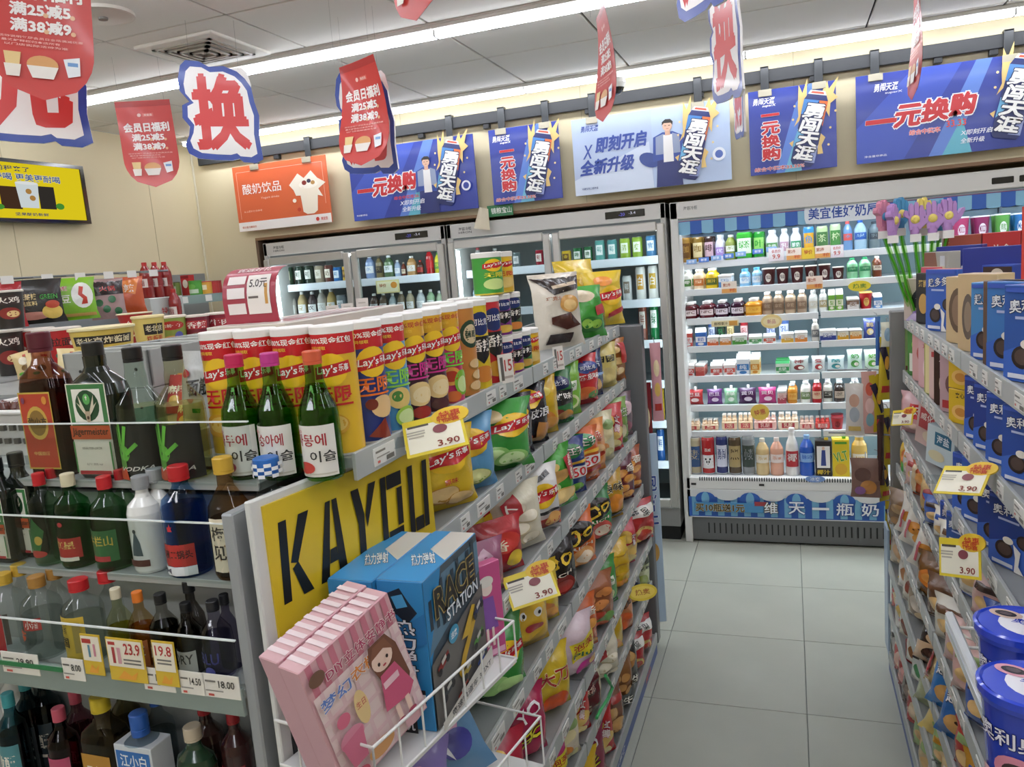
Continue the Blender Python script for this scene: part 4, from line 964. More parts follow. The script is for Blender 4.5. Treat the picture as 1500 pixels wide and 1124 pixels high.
# price cards clipped on the open cooler
def card(px, py, Y, w, h, base, spec, label, name='price_card', round_=False):
    p = on_y(px, py, Y)
    if round_: m = MB(base).prism([(w/2*math.cos(a*math.pi/10), h/2*math.sin(a*math.pi/10)) for a in range(20)], -.0015, .0015)
    else: m = MB(base).box(-w/2, w/2, -.0015, .0015, -h/2, h/2)
    o = m.build(name, 'card', None, tuple(p)); add_print(o, spec, w, h, loc=(0, -.0015, 0))
    tag(o, label, 'price card', 'price cards on the open cooler'); return o
pk = [('r', 0, .1, .9, .6, 'f5f1f1'), ('t', '会员价', 0, .25, .6, .25, 'c8473f'), ('t', '9.9', .0, -.15, .5, .35, 'c8473f')]
orr = [('r', 0, -.3, .95, .35, 'e8a65a'), ('t', '第2件', -.15, .2, .5, .3, 'b0542a'), ('t', '半价', .2, -.25, .4, .3, 'c8372f')]
card(1137, 373, 4.925, .085, .075, 'f2e9ec', pk, 'white price card with red print on the top dairy shelf edge')
card(1163, 372, 4.925, .085, .07, 'f3e3d3', orr, 'first orange and white price card on the top dairy shelf edge')
card(1184, 371, 4.925, .075, .065, 'ecc93a', [('t', '特价', 0, .1, .6, .4, 'b8402a')], 'yellow price card on the top dairy shelf edge')
card(1205, 369, 4.925, .085, .07, 'f3e3d3', orr, 'second orange and white price card on the top dairy shelf edge')
card(1226, 368, 4.925, .07, .07, 'f0e3ea', pk, 'pale pink price card on the top dairy shelf edge')
card(1068, 421, 4.925, .09, .07, 'efe2d3', orr, 'orange and white price card on the second dairy shelf edge')
card(1193, 414, 4.925, .09, .075, 'efd9c9', orr, 'price card before the dark cups on the second dairy shelf edge')
card(1130, 471, 4.92, .12, .085, 'ead28f', [('e', 0, 0, .4, .3, 'f0dfae'), ('t', '新品', 0, 0, .4, .3, 'c98a8a')], 'round yellow promotion disc on the third dairy shelf edge', 'promo_disc', True)
card(1113, 604, 4.92, .11, .1, 'e6c65a', [('t', '特惠', 0, 0, .6, .35, 'c9604a', {'turn': .2})], 'round yellow promotion disc on the sixth dairy shelf edge', 'promo_disc', True)
card(1259, 419, 4.92, .12, .06, 'e6d23a', [('t', '热卖', 0, 0, .6, .45, '5a8a3a')], 'round yellow promotion disc before the green bottles of the second dairy shelf', 'promo_disc', True)
card(1062, 474, 4.92, .16, .035, 'e9dcb0', [('r', .3, 0, .3, .8, 'e0a24a'), ('t', '鲜榨果汁', -.15, 0, .5, .6, '6a5a3a')], 'long yellow promotion card on the third dairy shelf edge')
card(1194, 702, 4.775, .11, .04, '7f9fd9', [('t', '冰爽', 0, 0, .5, .6, 'eef2f8')], 'blue oval promotion disc on the front edge of the dairy deck', 'promo_disc', True)
for k in range(7):
    a = 1013+k*18 if k < 5 else 1110+(k-5)*20
    card(a, 383.5-.03*(a-1013)*5.2, 4.93, .06, .028, '4f7fcf' if k % 2 else '86aede', [('t', '鲜享', 0, 0, .6, .6, 'eef2f8')], 'small blue shelf label on the top dairy shelf edge')

# ================================================================== shelving units
STEEL = 'b4b8b6'; POST = '77787a'
def price_tags(par, n, L0, L1, x, z, rot, rg, big=False):
    """white price tags in a shelf's front rail, facing along rot"""
    for k in range(n):
        y = L0+(L1-L0)*(k+.5+rg.uniform(-.25, .25))/n; w = rg.choice((.05, .065, .08))
        o = MB('e4e2dc').box(-w/2, w/2, -.001, .001, -.016, .016).build('price_tag', 'paper', par, (x, y, z), (0, 0, rot))
        add_print(o, [('r', -.2, .25, .45, .12, '77736c'), ('r', -.1, -.05, .6, .08, '9a968e'), ('r', .22, -.28, .36, .26, '6f6b64'), ('r', -.32, -.3, .12, .14, 'c8564a')], w, .032, loc=(0, -.001, 0))
# ---- the snack unit left of the aisle
GX = -1.06                                   # its middle line
LV = [(1.50, -.700), (1.27, -.685), (1.03, -.650), (.79, -.635), (.555, -.610), (.34, -.620), (.09, -.612)]
BAYS = [(1.13, 2.115), (2.125, 3.36)]
gl = empty('snack_shelf_unit', (0, 0, 0))
for y in (1.12, 2.12, 3.37):
    MB(POST).box(GX-.02, GX+.02, y-.02, y+.02, 0, 1.56, b=.003).build('upright', 'shelf_metal', gl)
for a, b in BAYS:
    MB('85888a').box(GX-.008, GX+.008, a+.01, b-.01, .1, 1.54).build('back_panel', 'shelf_metal', gl)
    MB('7a7d7f').box(-1.50, -.62, a, b, .0, .07).build('plinth', 'shelf_metal', gl)
rg = random.Random(3)
for bi, (a, b) in enumerate(BAYS):
    for li, (z, lx) in enumerate(LV):
        dz = (.0, -.006)[bi] if li in (1, 2) else 0
        sh = MB('9a9d9c').box(GX+.01, lx-.006, a, b, z-.018, z, b=.001).build('shelf', 'shelf_metal', gl)
        lip = MB(STEEL).box(lx-.006, lx+.002, a, b, z-.04, z+.008, b=.001).build('price_rail', 'shelf_metal', sh)
        if li < 6: price_tags(sh, 7 if bi == 0 else 8, a+.05, b-.05, lx+.0032, z-.016, math.pi/2, rg)
for bi, (a, b) in enumerate(BAYS):
    for z in (1.50, 1.05, .55, .09):
        MB('9a9d9c').box(-1.46, GX-.01, a, b, z-.018, z).build('shelf', 'shelf_metal', gl)
    kb = MB('2f4f9a').box(-.625, -.613, a, b, .0, .05).build('blue_kick_strip', 'card', gl)
    add_print(kb, [('t', '优选零食', -.2, 0, .18, .5, 'd6dbe8', {'shear': .3}), ('t', '美味', .3, 0, .1, .6, 'c0524a')], b-a, .05, lambda u, v, d: (-.613+d, u+(a+b)/2, v+.026))
tag(gl, 'long grey snack shelf unit on the left of the aisle', 'shelf unit')
# end frame of the unit facing the coolers
ef = empty('end_display', (-.66, 3.40, 0))
MB(POST).box(-.05, .05, -.012, .05, .03, 1.50, b=.004).build('post', 'shelf_metal', ef)
MB('8b8d8e').box(-.42, .05, .0, .03, 1.40, 1.5, b=.003).build('top_rail', 'shelf_metal', ef)
sg = MB('b9cfe3').box(.02, .10, .04, .055, .10, 1.0, b=.002).build('sign_board', 'card', ef, (0, 0, 0), (0, 0, math.radians(22)))
add_print(sg, [('t', '泡', 0, .25, .7, .09, '2a4a9a', {'outline': 'dfe6ee'}), ('t', '饼', 0, .14, .7, .09, '2a4a9a', {'outline': 'dfe6ee'}), ('t', '干', 0, .03, .7, .09, '2a4a9a', {'outline': 'dfe6ee'}), ('e', 0, -.12, .3, .05, 'd9a95a')], .08, .9, lambda u, v, d: (.06+u, .04-d, .55+v))
tag(ef, 'grey end post with a pale blue sign at the far end of the snack unit', 'shelf end')
for k, (px, py, w, h, c, yy, lab) in enumerate(((935, 545, .055, .26, 'c9a45a', 3.47, 'amber'), (948, 640, .06, .5, '7a1f26', 3.5, 'dark red'), (962, 560, .05, .36, 'd9a0a8', 3.53, 'pink'), (941, 700, .05, .3, 'c0803a', 3.47, 'orange'))):
    p = on_y(px, py, yy)
    o = bag((p[0], yy, p[2]-h/2), w, h, .02, c, [('e', 0, .2, .3, .12, 'ecd9b0'), ('e', 0, -.1, .3, .1, 'e6c06a'), ('r', 0, -.35, .7, .1, 'b83a34')], rz=math.radians(20), lean=0, seed=k+50, nu=6, nv=10)
    MB('8b8d8e').tube([(0, .0, h-.01), (0, .03, h+.02), (0, .05, h+.01)], .002, 5).build('hook', 'steel', o)
    tag(o, '%s snack strip hanging on the end post of the snack unit' % lab, 'snack', 'strips hung on the end post')

# ---- specs for snack bags
def sun(x=0, y=.2, s=1.0, t="Lay's", t2='乐事', turn=.14):
    return [('e', x, y, .30*s, .2*s, 'f2c42a'), ('p', [(x-.36*s, y-.10*s), (x-.34*s, y+.05*s), (x+.34*s, y+.12*s), (x+.37*s, y-.02*s), (x+.1*s, y-.09*s)], 'c5222a'),
            ('t', t, x-.1*s, y-.0*s, .4*s, .12*s, 'fbf6f0', {'turn': turn, 'shear': .15}), ('t', t2, x+.22*s, y+.05*s, .2*s, .08*s, 'fbf6f0', {'turn': turn})]
def chips(pts, c='e3b45c', c2='c8923c'):
    s = []
    for (x, y, a, b) in pts: s += [('e', x, y, a, b, c2), ('e', x+.01, y+.012, a*.88, b*.86, c)]
    return s
def title(t, y, w, h, c, o=None, turn=.0, x=0): return [('t', t, x, y, w, h, c, dict(turn=turn, **({'outline': o} if o else {})))]
B = {}
B['lays_yellow'] = sun()+chips([(-.1, -.28, .25, .13), (.15, -.38, .22, .1)], 'ecc98a')+title('原味', -.1, .22, .07, 'b8342a')
B['lays_blue'] = sun()+chips([(.0, -.3, .3, .12)], 'd9dc9a', '8fb04a')
B['lays_cucumber'] = sun(.22, .2, .85)+[('e', -.15, .38, .25, .1, 'd9c090'), ('e', -.1, -.22, .24, .15, '8fc46a'), ('e', -.1, -.22, .18, .11, 'c9e6a0'), ('e', .15, -.3, .22, .13, '8fc46a'), ('e', .15, -.3, .16, .1, 'cfe9a9')]
B['wave_black'] = sun(0, .32, .8)+title('大波浪', .06, .9, .17, 'f2f0ec')+[('r', -.2, -.25, .28, .3, 'a8442c', .3), ('r', .2, -.3, .3, .36, 'c98a4a', -.2), ('e', 0, -.42, .3, .06, 'd9a55a')]
B['plain_yellow'] = [('e', -.05, -.22, .3, .16, 'd9883a'), ('e', .1, -.3, .25, .12, 'e0a050'), ('e', -.1, .3, .25, .1, 'f3dc6a')]
B['dish_green'] = [('e', 0, .3, .32, .14, '1f2a5a'), ('t', '可比克', 0, .31, .45, .1, 'e6ecf4'), ('p', [(-.4, .16), (.4, .16), (.3, -.12), (-.3, -.12)], '1c1f1c'), ('t', '烧烤味', 0, .04, .6, .13, 'f2f0ea'), ('e', -.1, -.3, .2, .12, '9a3524'), ('e', .15, -.33, .2, .1, 'c98a3a')]
B['lime'] = [('r', 0, .1, .5, .2, 'f0f4e0'), ('t', '青柠', 0, .1, .4, .13, '3f8a2f'), ('e', 0, -.22, .26, .16, 'e3ecb0'), ('e', 0, -.22, .18, .1, '8fc44a')]
B['red_dish'] = [('e', .1, .3, .3, .13, '2a3a80'), ('t', '可比克', .1, .3, .42, .09, 'eef0f6'), ('t', '番茄味', .1, .1, .6, .12, 'f6efe6'), ('e', 0, -.25, .28, .14, 'd9703a'), ('e', .2, -.3, .15, .1, '5a9a3a')]
B['navy'] = [('t', '薯片', 0, .25, .5, .16, 'e6ecf6'), ('r', 0, .0, .9, .06, '8fb0e0'), ('e', 0, -.25, .3, .16, 'd9a55a')]
B['cream_field'] = [('t', '田园', 0, .2, .6, .16, '2a2a24'), ('e', 0, -.2, .3, .2, 'e6d28a')]
B['brown_nut'] = chips([(-.15, .1, .2, .1), (.15, .0, .2, .1), (-.1, -.15, .22, .1), (.15, -.25, .2, .1), (-.15, -.35, .2, .08), (0, .3, .2, .1)], 'e3bd7a', 'a8742f')+[('r', .3, .2, .2, .5, 'b82a24')]
B['lays_red'] = sun(0, .0, 1.1)+[('e', -.2, .36, .2, .08, 'e6c06a'), ('e', .1, -.38, .3, .08, 'a81f24')]
B['red_plain'] = [('e', 0, .15, .35, .2, 'd9443a'), ('e', .2, -.2, .2, .15, 'e6c33a'), ('t', '香', -.1, .1, .35, .2, 'f3dfc0')]
B['mauve'] = [('p', [(-.5, .2), (.1, .45), (.2, .3), (-.4, .0)], 'c9a0b0'), ('e', .05, -.15, .3, .2, '8a4a66')]
B['wave_red'] = sun(0, .3, .95)+title('浪', .02, .5, .22, 'f2f0ec', '201a1c')+[('r', -.15, -.3, .25, .3, 'b8542c', .3), ('r', .2, -.32, .3, .3, 'd09a5a', -.3), ('r', 0, -.12, .7, .05, 'b83a6a')]
B['lays_white'] = sun(.0, .12, 1.0)+[('r', 0, .4, .5, .06, '333333', .2), ('e', .1, -.15, .3, .03, '333333'), ('p', [(-.5, -.5), (-.5, -.28), (.5, -.2), (.5, -.5)], 'c03a2a'), ('e', .2, -.3, .2, .12, 'e0a860')]
B['cucumber_chip'] = [('e', -.1, .3, .25, .1, 'e0c06a'), ('e', .05, .12, .3, .12, 'd9a860'), ('e', -.02, -.08, .15, .1, 'cfe3a0'), ('e', -.02, -.08, .1, .07, 'eef4d8'), ('e', .12, -.25, .32, .15, 'e6bd6a'), ('e', .14, -.24, .26, .11, 'f0cf8a'), ('r', .38, .2, .18, .4, 'b8343a', .1), ('t', '香脆', .38, .2, .3, .1, 'f4ead8', {'turn': 1.5})]
F50 = [('r', 0, -.05, .96, .2, 'f2efe9'), ('t', '重量', -.24, .0, .26, .07, '2a3a80'), ('t', '增大', -.24, -.09, .26, .07, '2a3a80'), ('t', '50', .12, -.05, .34, .16, 'c8282c')]
B['navy50'] = [('e', 0, .34, .35, .12, '2f7a3f'), ('t', '小王子', 0, .34, .6, .12, 'f0ead8', {'outline': '1f2a24'}), ('r', 0, .13, .9, .05, 'd9a93a')]+F50+[('e', 0, -.34, .25, .1, '6fa83a')]
B['orange50'] = [('e', -.05, .33, .4, .15, '2f8a4a'), ('t', '小王子', 0, .33, .65, .15, 'f2ecd8', {'outline': '1f2f24'}), ('r', 0, .13, .8, .06, 'e3b03a')]+F50+[('r', 0, -.22, .8, .06, 'b8343a'), ('e', 0, -.36, .3, .07, 'b85a24')]
B['orange_soft'] = [('t', '香香', 0, .25, .4, .2, 'c8402a', {'outline': 'f3e3c8'}), ('e', 0, -.12, .3, .08, 'b8402a'), ('t', '零食', 0, -.12, .4, .07, 'f3e3c8'), ('e', 0, .0, .3, .1, 'ecc08a')]
B['cream_fruit'] = [('e', .0, .1, .3, .14, 'e6d9a8'), ('e', -.1, -.2, .3, .15, 'd9883a'), ('e', .15, -.3, .2, .1, 'c8c08a'), ('e', .2, .3, .18, .1, '8fa86a')]
B['red_potato'] = [('e', -.1, .25, .25, .14, 'e0b85a'), ('e', .1, -.05, .3, .15, 'e6c06a'), ('e', -.05, -.32, .35, .14, 'e6cf8a'), ('t', '薯片', .18, .15, .3, .2, 'f2e6e0', {'outline': 'b83a5a', 'turn': 1.3})]
B['green_dark'] = [('t', '酸辣', 0, .25, .7, .2, 'eef0d8', {'outline': '2f5a24'}), ('e', 0, -.2, .3, .2, 'd9cfa0')]
B['pink_dark'] = [('e', 0, .2, .35, .2, 'ecc9d0'), ('t', '果', 0, .2, .3, .2, '5a2a3a'), ('e', 0, -.25, .3, .16, '8a4a5a')]
def do(c, c2): return [('e', 0, .22, .4, .2, '241a14'), ('t', 'Do', 0, .22, .62, .26, 'ecc43a', {'outline': '2a1c12', 'turn': .2}), ('e', .0, -.2, .28, .18, c), ('e', .05, -.22, .18, .11, c2), ('t', 'RICH', 0, -.0, .5, .06, 'f2e6d0')]
B['do_black'] = do('8a2a24', 'b8423a')+[('e', 0, -.4, .3, .06, 'b8242c')]
B['do_orange'] = do('e0a060', 'f0dcc0'); B['do_green'] = do('c8554a', 'ecd9c0')
B['yellow_black'] = [('t', '浪味', 0, .25, .7, .2, '1c1814', {'outline': 'f0e0b0'}), ('e', 0, -.1, .35, .2, 'e08a2a'), ('r', 0, -.38, .9, .1, '1c1814')]
B['orange_mix'] = chips([(-.1, .2, .25, .1), (.15, .05, .22, .1), (-.1, -.15, .25, .1), (.1, -.32, .25, .1)], 'e8a04a', 'a8502a')+[('t', '香', .2, .3, .3, .16, 'f6ecd8')]
B['brown_curl'] = chips([(-.1, .1, .3, .14), (.1, -.15, .3, .16)], 'd0a060', '8a5a2a')+[('r', .2, .35, .4, .1, 'a8342c')]
B['yellow_face'] = [('e', 0, .0, .38, .3, 'e6b83a'), ('e', -.12, .08, .07, .06, 'f7f4ec'), ('e', .14, .1, .08, .07, 'f7f4ec'), ('e', -.11, .08, .03, .03, '2a2018'), ('e', .15, .1, .03, .03, '2a2018'), ('e', .05, -.12, .18, .07, 'b8343a'), ('t', '妙脆', 0, .38, .6, .12, 'b83a2a')]
B['veg'] = chips([(-.2, .2, .2, .1), (.15, .25, .2, .1), (.0, .05, .25, .1)], 'd98a4a', '8a4a2a')+[('e', -.1, -.15, .25, .1, 'b8442c'), ('e', .15, -.25, .22, .1, '6f9a4a'), ('e', -.1, -.35, .3, .08, 'c8623a')]
B['yellow_crinkle'] = [('r', 0, .3, .9, .04, 'c89a24'), ('r', 0, .1, .9, .04, 'c89a24'), ('r', 0, -.1, .9, .04, 'c89a24'), ('e', 0, -.33, .32, .1, 'd98a2a')]
B['apple'] = [('e', 0, -.2, .3, .2, 'e6c06a'), ('e', .05, -.22, .2, .13, 'b83a2a'), ('r', 0, .35, .9, .2, 'e9e3da'), ('t', '苹果', 0, .35, .5, .14, '3a3a34')]
B['plus'] = [('r', .22, .05, .5, .34, 'e6d22c', .1), ('t', '泡芙', .22, .1, .42, .14, 'b8342a', {'turn': .1}), ('t', 'Plus', .22, -.05, .42, .09, '2f6a4a'), ('e', .25, -.3, .24, .12, 'b02a80'), ('e', .38, -.25, .1, .07, 'e0a860'), ('t', 'doco', -.25, .0, .5, .1, 'b84a90', {'turn': 1.57})]
B['tomato'] = [('e', -.15, .38, .3, .1, 'e6b33a'), ('e', -.22, .0, .2, .12, 'ecc878'), ('e', .15, .02, .22, .14, 'd9442c'), ('e', .05, -.3, .25, .13, 'd9442c'), ('r', .38, .0, .2, .16, '3f8a3a', .5)]
B['tian'] = [('t', '天', 0, -.05, .5, .22, 'd9c92c', {'outline': '3a1420', 'turn': .3}), ('t', 'YO', .0, .3, .5, .16, 'f0e6ea', {'turn': .3})]
B['yellow_red'] = [('t', '大刀', 0, .15, .7, .26, 'b8242a', {'outline': 'f3e6a0'}), ('e', 0, -.25, .3, .16, 'd9541f')]
B['puff'] = chips([(-.1, .2, .2, .1), (.1, .05, .22, .1), (-.1, -.12, .22, .1), (.1, -.3, .2, .1)], 'f0e6cf', 'd0c09a')+[('p', [(-.35, .35), (-.05, .45), (.0, .15), (-.3, .05)], 'b8343a'), ('t', '卜', -.18, .25, .2, .16, 'f3ece0')]
B['maroon_tag'] = [('p', [(-.3, .4), (.35, .4), (.3, -.2), (.0, -.4), (-.25, -.2)], '5a1c22'), ('t', '麻花', 0, .18, .4, .12, 'd0b09a'), ('e', 0, -.4, .2, .05, 'b82a34')]
B['noodle'] = [('e', 0, -.1, .35, .2, 'd9602a'), ('t', '干脆面', 0, .3, .7, .12, '2a1c14')]
B['xinjiang'] = [('t', '新疆', .1, .3, .6, .16, '24241f'), ('t', '炒米粉', .1, .12, .7, .1, '24241f'), ('e', 0, -.22, .32, .2, '9aa84a')]
B['nuts_black'] = [('t', '花生', .1, -.25, .6, .2, 'f2ede0'), ('e', 0, .25, .3, .16, 'b0783a'), ('e', .1, .3, .15, .08, 'd0a05a')]
B['nuts_brown'] = chips([(-.15, .25, .16, .08), (.12, .2, .16, .08), (-.05, .05, .16, .08), (.15, -.05, .16, .08)], 'c08a4a', '7a4a20')+[('p', [(-.5, -.5), (-.5, -.12), (.5, -.02), (.5, -.5)], '1e1a1a'), ('t', '花生', 0, -.27, .6, .18, 'f2ede0')]
FACE = 56
LQ = []
def lbag(px, py, lev, w, h, t, col, key, desc, back=.0, lean=.0, roll=0.0, rz=None, seed=None):
    zz, lx = LV[lev]
    y = float(min(max(on_x(px, py, lx-.06-back)[1], 1.2), 3.27))
    LQ.append(dict(lev=lev, y=y, w=w*1.3, h=min(h*1.12, LV[lev-1][0]-.045-zz), t=t*1.35, col=col, spec=B[key] if isinstance(key, str) else key, desc=desc, back=back, lean=lean, roll=roll, rz=FACE if rz is None else rz, seed=int(px*7+py)))
def pack(row, smin, y0, y1):
    """push the bags of one row apart along the shelf and slim them to the room they have"""
    row.sort(key=lambda q: q['y'])
    for _ in range(60):
        for p, q in zip(row, row[1:]):
            g = smin-(q['y']-p['y'])
            if g > 0: p['y'] -= g/2; q['y'] += g/2
        for q in row: q['y'] = min(max(q['y'], y0), y1)
    for i, q in enumerate(row):
        n = [abs(q['y']-o['y']) for o in row if o is not q]
        q['t'] = min(q['t'], .5*min(n)+.034) if n else q['t']
def gaps(row, y0, y1, lim):
    ys = [y0]+[q['y'] for q in row]+[y1]
    out = []
    for p, q in zip(ys, ys[1:]):
        n = int((q-p)/lim)
        for k in range(1, n+1):
            if n >= 1 and (q-p) > 2*lim*.8: out.append(p+(q-p)*k/(n+1))
    return out
# second level
lbag(647, 705, 1, .155, .2, .07, 'dcb82c', 'lays_yellow', 'yellow crisp bag with a round red and gold logo beside the yellow board')
lbag(677, 668, 1, .15, .2, .07, '5f9ac4', 'lays_blue', 'light blue crisp bag standing behind the yellow crisp bag')
lbag(716, 645, 1, .21, .225, .10, '3f9a3f', 'lays_cucumber', 'large green crisp bag with cucumber slices on the second snack shelf', rz=48)
lbag(757, 620, 1, .15, .21, .08, '1d1c22', 'wave_black', 'black crisp bag with white characters on the second snack shelf', back=.03)
lbag(785, 605, 1, .13, .19, .08, 'd8b01f', 'plain_yellow', 'crumpled yellow snack bag between black and green bags')
lbag(803, 580, 1, .16, .215, .08, '2f7a3a', 'dish_green', 'green crisp bag with a blue and black logo on the second snack shelf')
lbag(823, 585, 1, .14, .17, .07, '7fb83a', 'lime', 'lime green snack bag beside the red bag')
lbag(844, 560, 1, .17, .215, .09, 'c5272c', 'red_dish', 'bright red crisp bag with a blue disc on the second snack shelf')
lbag(860, 556, 1, .13, .2, .07, '22305e', 'navy', 'navy snack bag right of the bright red bag')
lbag(877, 530, 1, .17, .215, .08, 'd9c470', 'cream_field', 'pale yellow snack bag near the far end of the second shelf')
lbag(903, 518, 1, .19, .21, .08, 'b06a2c', 'brown_nut', 'brown and gold snack bag at the far end of the second shelf')
# third level
lbag(688, 770, 2, .13, .17, .06, 'd9c43a', 'lays_red', 'small yellow crisp bag peeping out behind the race game box', back=.06)
lbag(713, 800, 2, .16, .2, .08, 'c22a2a', 'lays_red', 'red crisp bag with a round logo above the race game box', back=.06)
lbag(746, 772, 2, .15, .215, .08, '211d24', 'wave_red', 'black crisp bag with one large white character beside the red bag', back=.05)
lbag(772, 745, 2, .15, .21, .08, 'e6e3de', 'lays_white', 'white and red crisp bag on the third snack shelf', back=.03)
lbag(742, 838, 2, .13, .13, .06, 'b5242a', 'red_plain', 'low red snack bag at the front edge of the third shelf', back=-.02)
lbag(712, 856, 2, .13, .12, .06, '9a5a74', 'mauve', 'low mauve snack bag at the front edge of the third shelf', back=-.02)
lbag(800, 735, 2, .19, .225, .10, '3f9a2f', 'cucumber_chip', 'large bright green crisp bag tilted sideways on the third snack shelf', roll=-.12)
lbag(832, 706, 2, .14, .215, .07, '233a7c', 'navy50', 'navy snack bag marked 50 on the third snack shelf', back=.02)
lbag(857, 690, 2, .17, .215, .08, 'd0622a', 'orange50', 'orange snack bag marked 50 on the third snack shelf')
lbag(878, 660, 2, .15, .21, .08, 'e08a3a', 'orange_soft', 'light orange snack bag right of the orange bag marked 50')
lbag(892, 645, 2, .16, .215, .08, 'd9cfa9', 'cream_fruit', 'cream snack bag with fruit on the third snack shelf')
lbag(908, 625, 2, .18, .215, .09, 'c22c2c', 'red_potato', 'red crisp bag with yellow potato chips on the third snack shelf')
lbag(922, 600, 2, .16, .21, .08, '7fa04a', 'green_dark', 'mottled green snack bag at the far end of the third shelf')
lbag(931, 590, 2, .15, .21, .07, '6a5058', 'pink_dark', 'dark pink snack bag at the far end of the third shelf')
# fourth level
lbag(735, 895, 3, .15, .18, .07, 'b0763a', 'brown_curl', 'brown snack bag above the green crisp bag', back=.08)
lbag(758, 940, 3, .15, .2, .08, 'd0a83a', 'yellow_face', 'yellow snack bag with a round smiling face', back=.02)
lbag(785, 915, 3, .13, .16, .07, 'd8b82c', 'plain_yellow', 'small yellow snack bag right of the smiling face bag')
lbag(722, 975, 3, .17, .21, .09, '3f8f3f', sun(.05, .12, .95)+[('e', -.1, -.25, .2, .12, '9ccc7a'), ('e', .12, -.3, .2, .12, 'b0d98a')], 'green crisp bag just above the white wire rack', back=-.01)
lbag(808, 858, 3, .17, .2, .09, '241c1e', 'do_black', 'black and red corn snack bag on the fourth snack shelf', roll=-.06)
lbag(838, 812, 3, .17, .215, .09, 'd0621f', 'do_orange', 'plain orange corn snack bag on the fourth snack shelf', roll=-.06)
lbag(865, 775, 3, .17, .215, .09, '2f7a34', 'do_green', 'dark green corn snack bag on the fourth snack shelf', roll=-.04)
lbag(887, 745, 3, .15, .21, .08, 'c89a2c', 'yellow_black', 'amber and black snack bag on the fourth snack shelf')
lbag(905, 722, 3, .15, .21, .08, '6a2a34', 'orange_mix', 'dark red snack bag on the fourth snack shelf')
lbag(924, 690, 3, .17, .21, .08, 'a8522a', 'orange_mix', 'orange-brown snack bag at the far end of the fourth shelf')
# fifth level
lbag(690, 1050, 4, .17, .19, .07, 'a82438', 'tomato', 'crimson crisp bag with tomatoes behind the wire rack', back=-.03)
lbag(764, 1078, 4, .13, .2, .07, 'a81f4a', 'tian', 'crimson snack bag with the large yellow character 天')
lbag(788, 1045, 4, .14, .19, .07, 'd9b92c', 'yellow_red', 'yellow snack bag with red characters on the fifth snack shelf', back=.03)
lbag(826, 978, 4, .2, .215, .08, 'd9c3c9', 'plus', 'pale pink snack bag with a yellow patch on the fifth snack shelf')
lbag(862, 895, 4, .19, .21, .08, '9a5a34', 'veg', 'brown vegetable crisp bag on the fifth snack shelf')
lbag(893, 850, 4, .16, .215, .09, 'd8ae22', 'yellow_crinkle', 'ribbed golden yellow snack bag on the fifth snack shelf')
lbag(911, 815, 4, .12, .21, .08, 'c8404a', 'red_potato', 'narrow pinkish red snack bag on the fifth snack shelf')
lbag(930, 795, 4, .2, .21, .1, 'b82a2a', 'apple', 'red and white apple crisp bag on the fifth snack shelf')
# sixth level
lbag(795, 1115, 5, .14, .19, .07, 'c93a80', 'plus', 'bright pink snack bag at the bottom edge of the picture')
lbag(852, 1048, 5, .16, .2, .09, 'cfc0a0', 'maroon_tag', 'beige snack bag with a maroon emblem on the sixth snack shelf', back=-.01)
lbag(872, 985, 5, .17, .19, .1, 'e0d8c0', 'puff', 'clear bag of white puffed snacks on the sixth snack shelf')
lbag(886, 950, 5, .12, .12, .06, 'd8a82a', 'yellow_red', 'small yellow and red snack bag on the sixth snack shelf', back=.05)
lbag(900, 915, 5, .16, .2, .08, 'cf7a3a', 'noodle', 'orange crispy noodle bag on the sixth snack shelf')
lbag(919, 890, 5, .13, .2, .06, '28304a', 'navy', 'navy snack bag beside the dry noodle bag')
lbag(939, 908, 5, .17, .2, .06, 'c6cba0', 'xinjiang', 'pale green dry noodle bag at the far end of the sixth shelf')
# bottom level
lbag(905, 1040, 6, .16, .19, .1, '8a5a30', 'nuts_brown', 'brown and black peanut bag on the bottom snack shelf')
lbag(912, 1012, 6, .14, .18, .09, '28221f', 'nuts_black', 'black nut bag on the bottom snack shelf', back=-.01)
lbag(920, 985, 6, .15, .14, .09, 'b3262a', 'apple', 'nearer red apple snack bag on the bottom snack shelf')
lbag(932, 957, 6, .15, .14, .09, 'b82a2a', 'apple', 'farther red apple snack bag on the bottom snack shelf')
lbag(886, 1095, 6, .15, .18, .09, '7a4a34', 'brown_curl', 'dark brown snack bag nearest the camera on the bottom snack shelf')
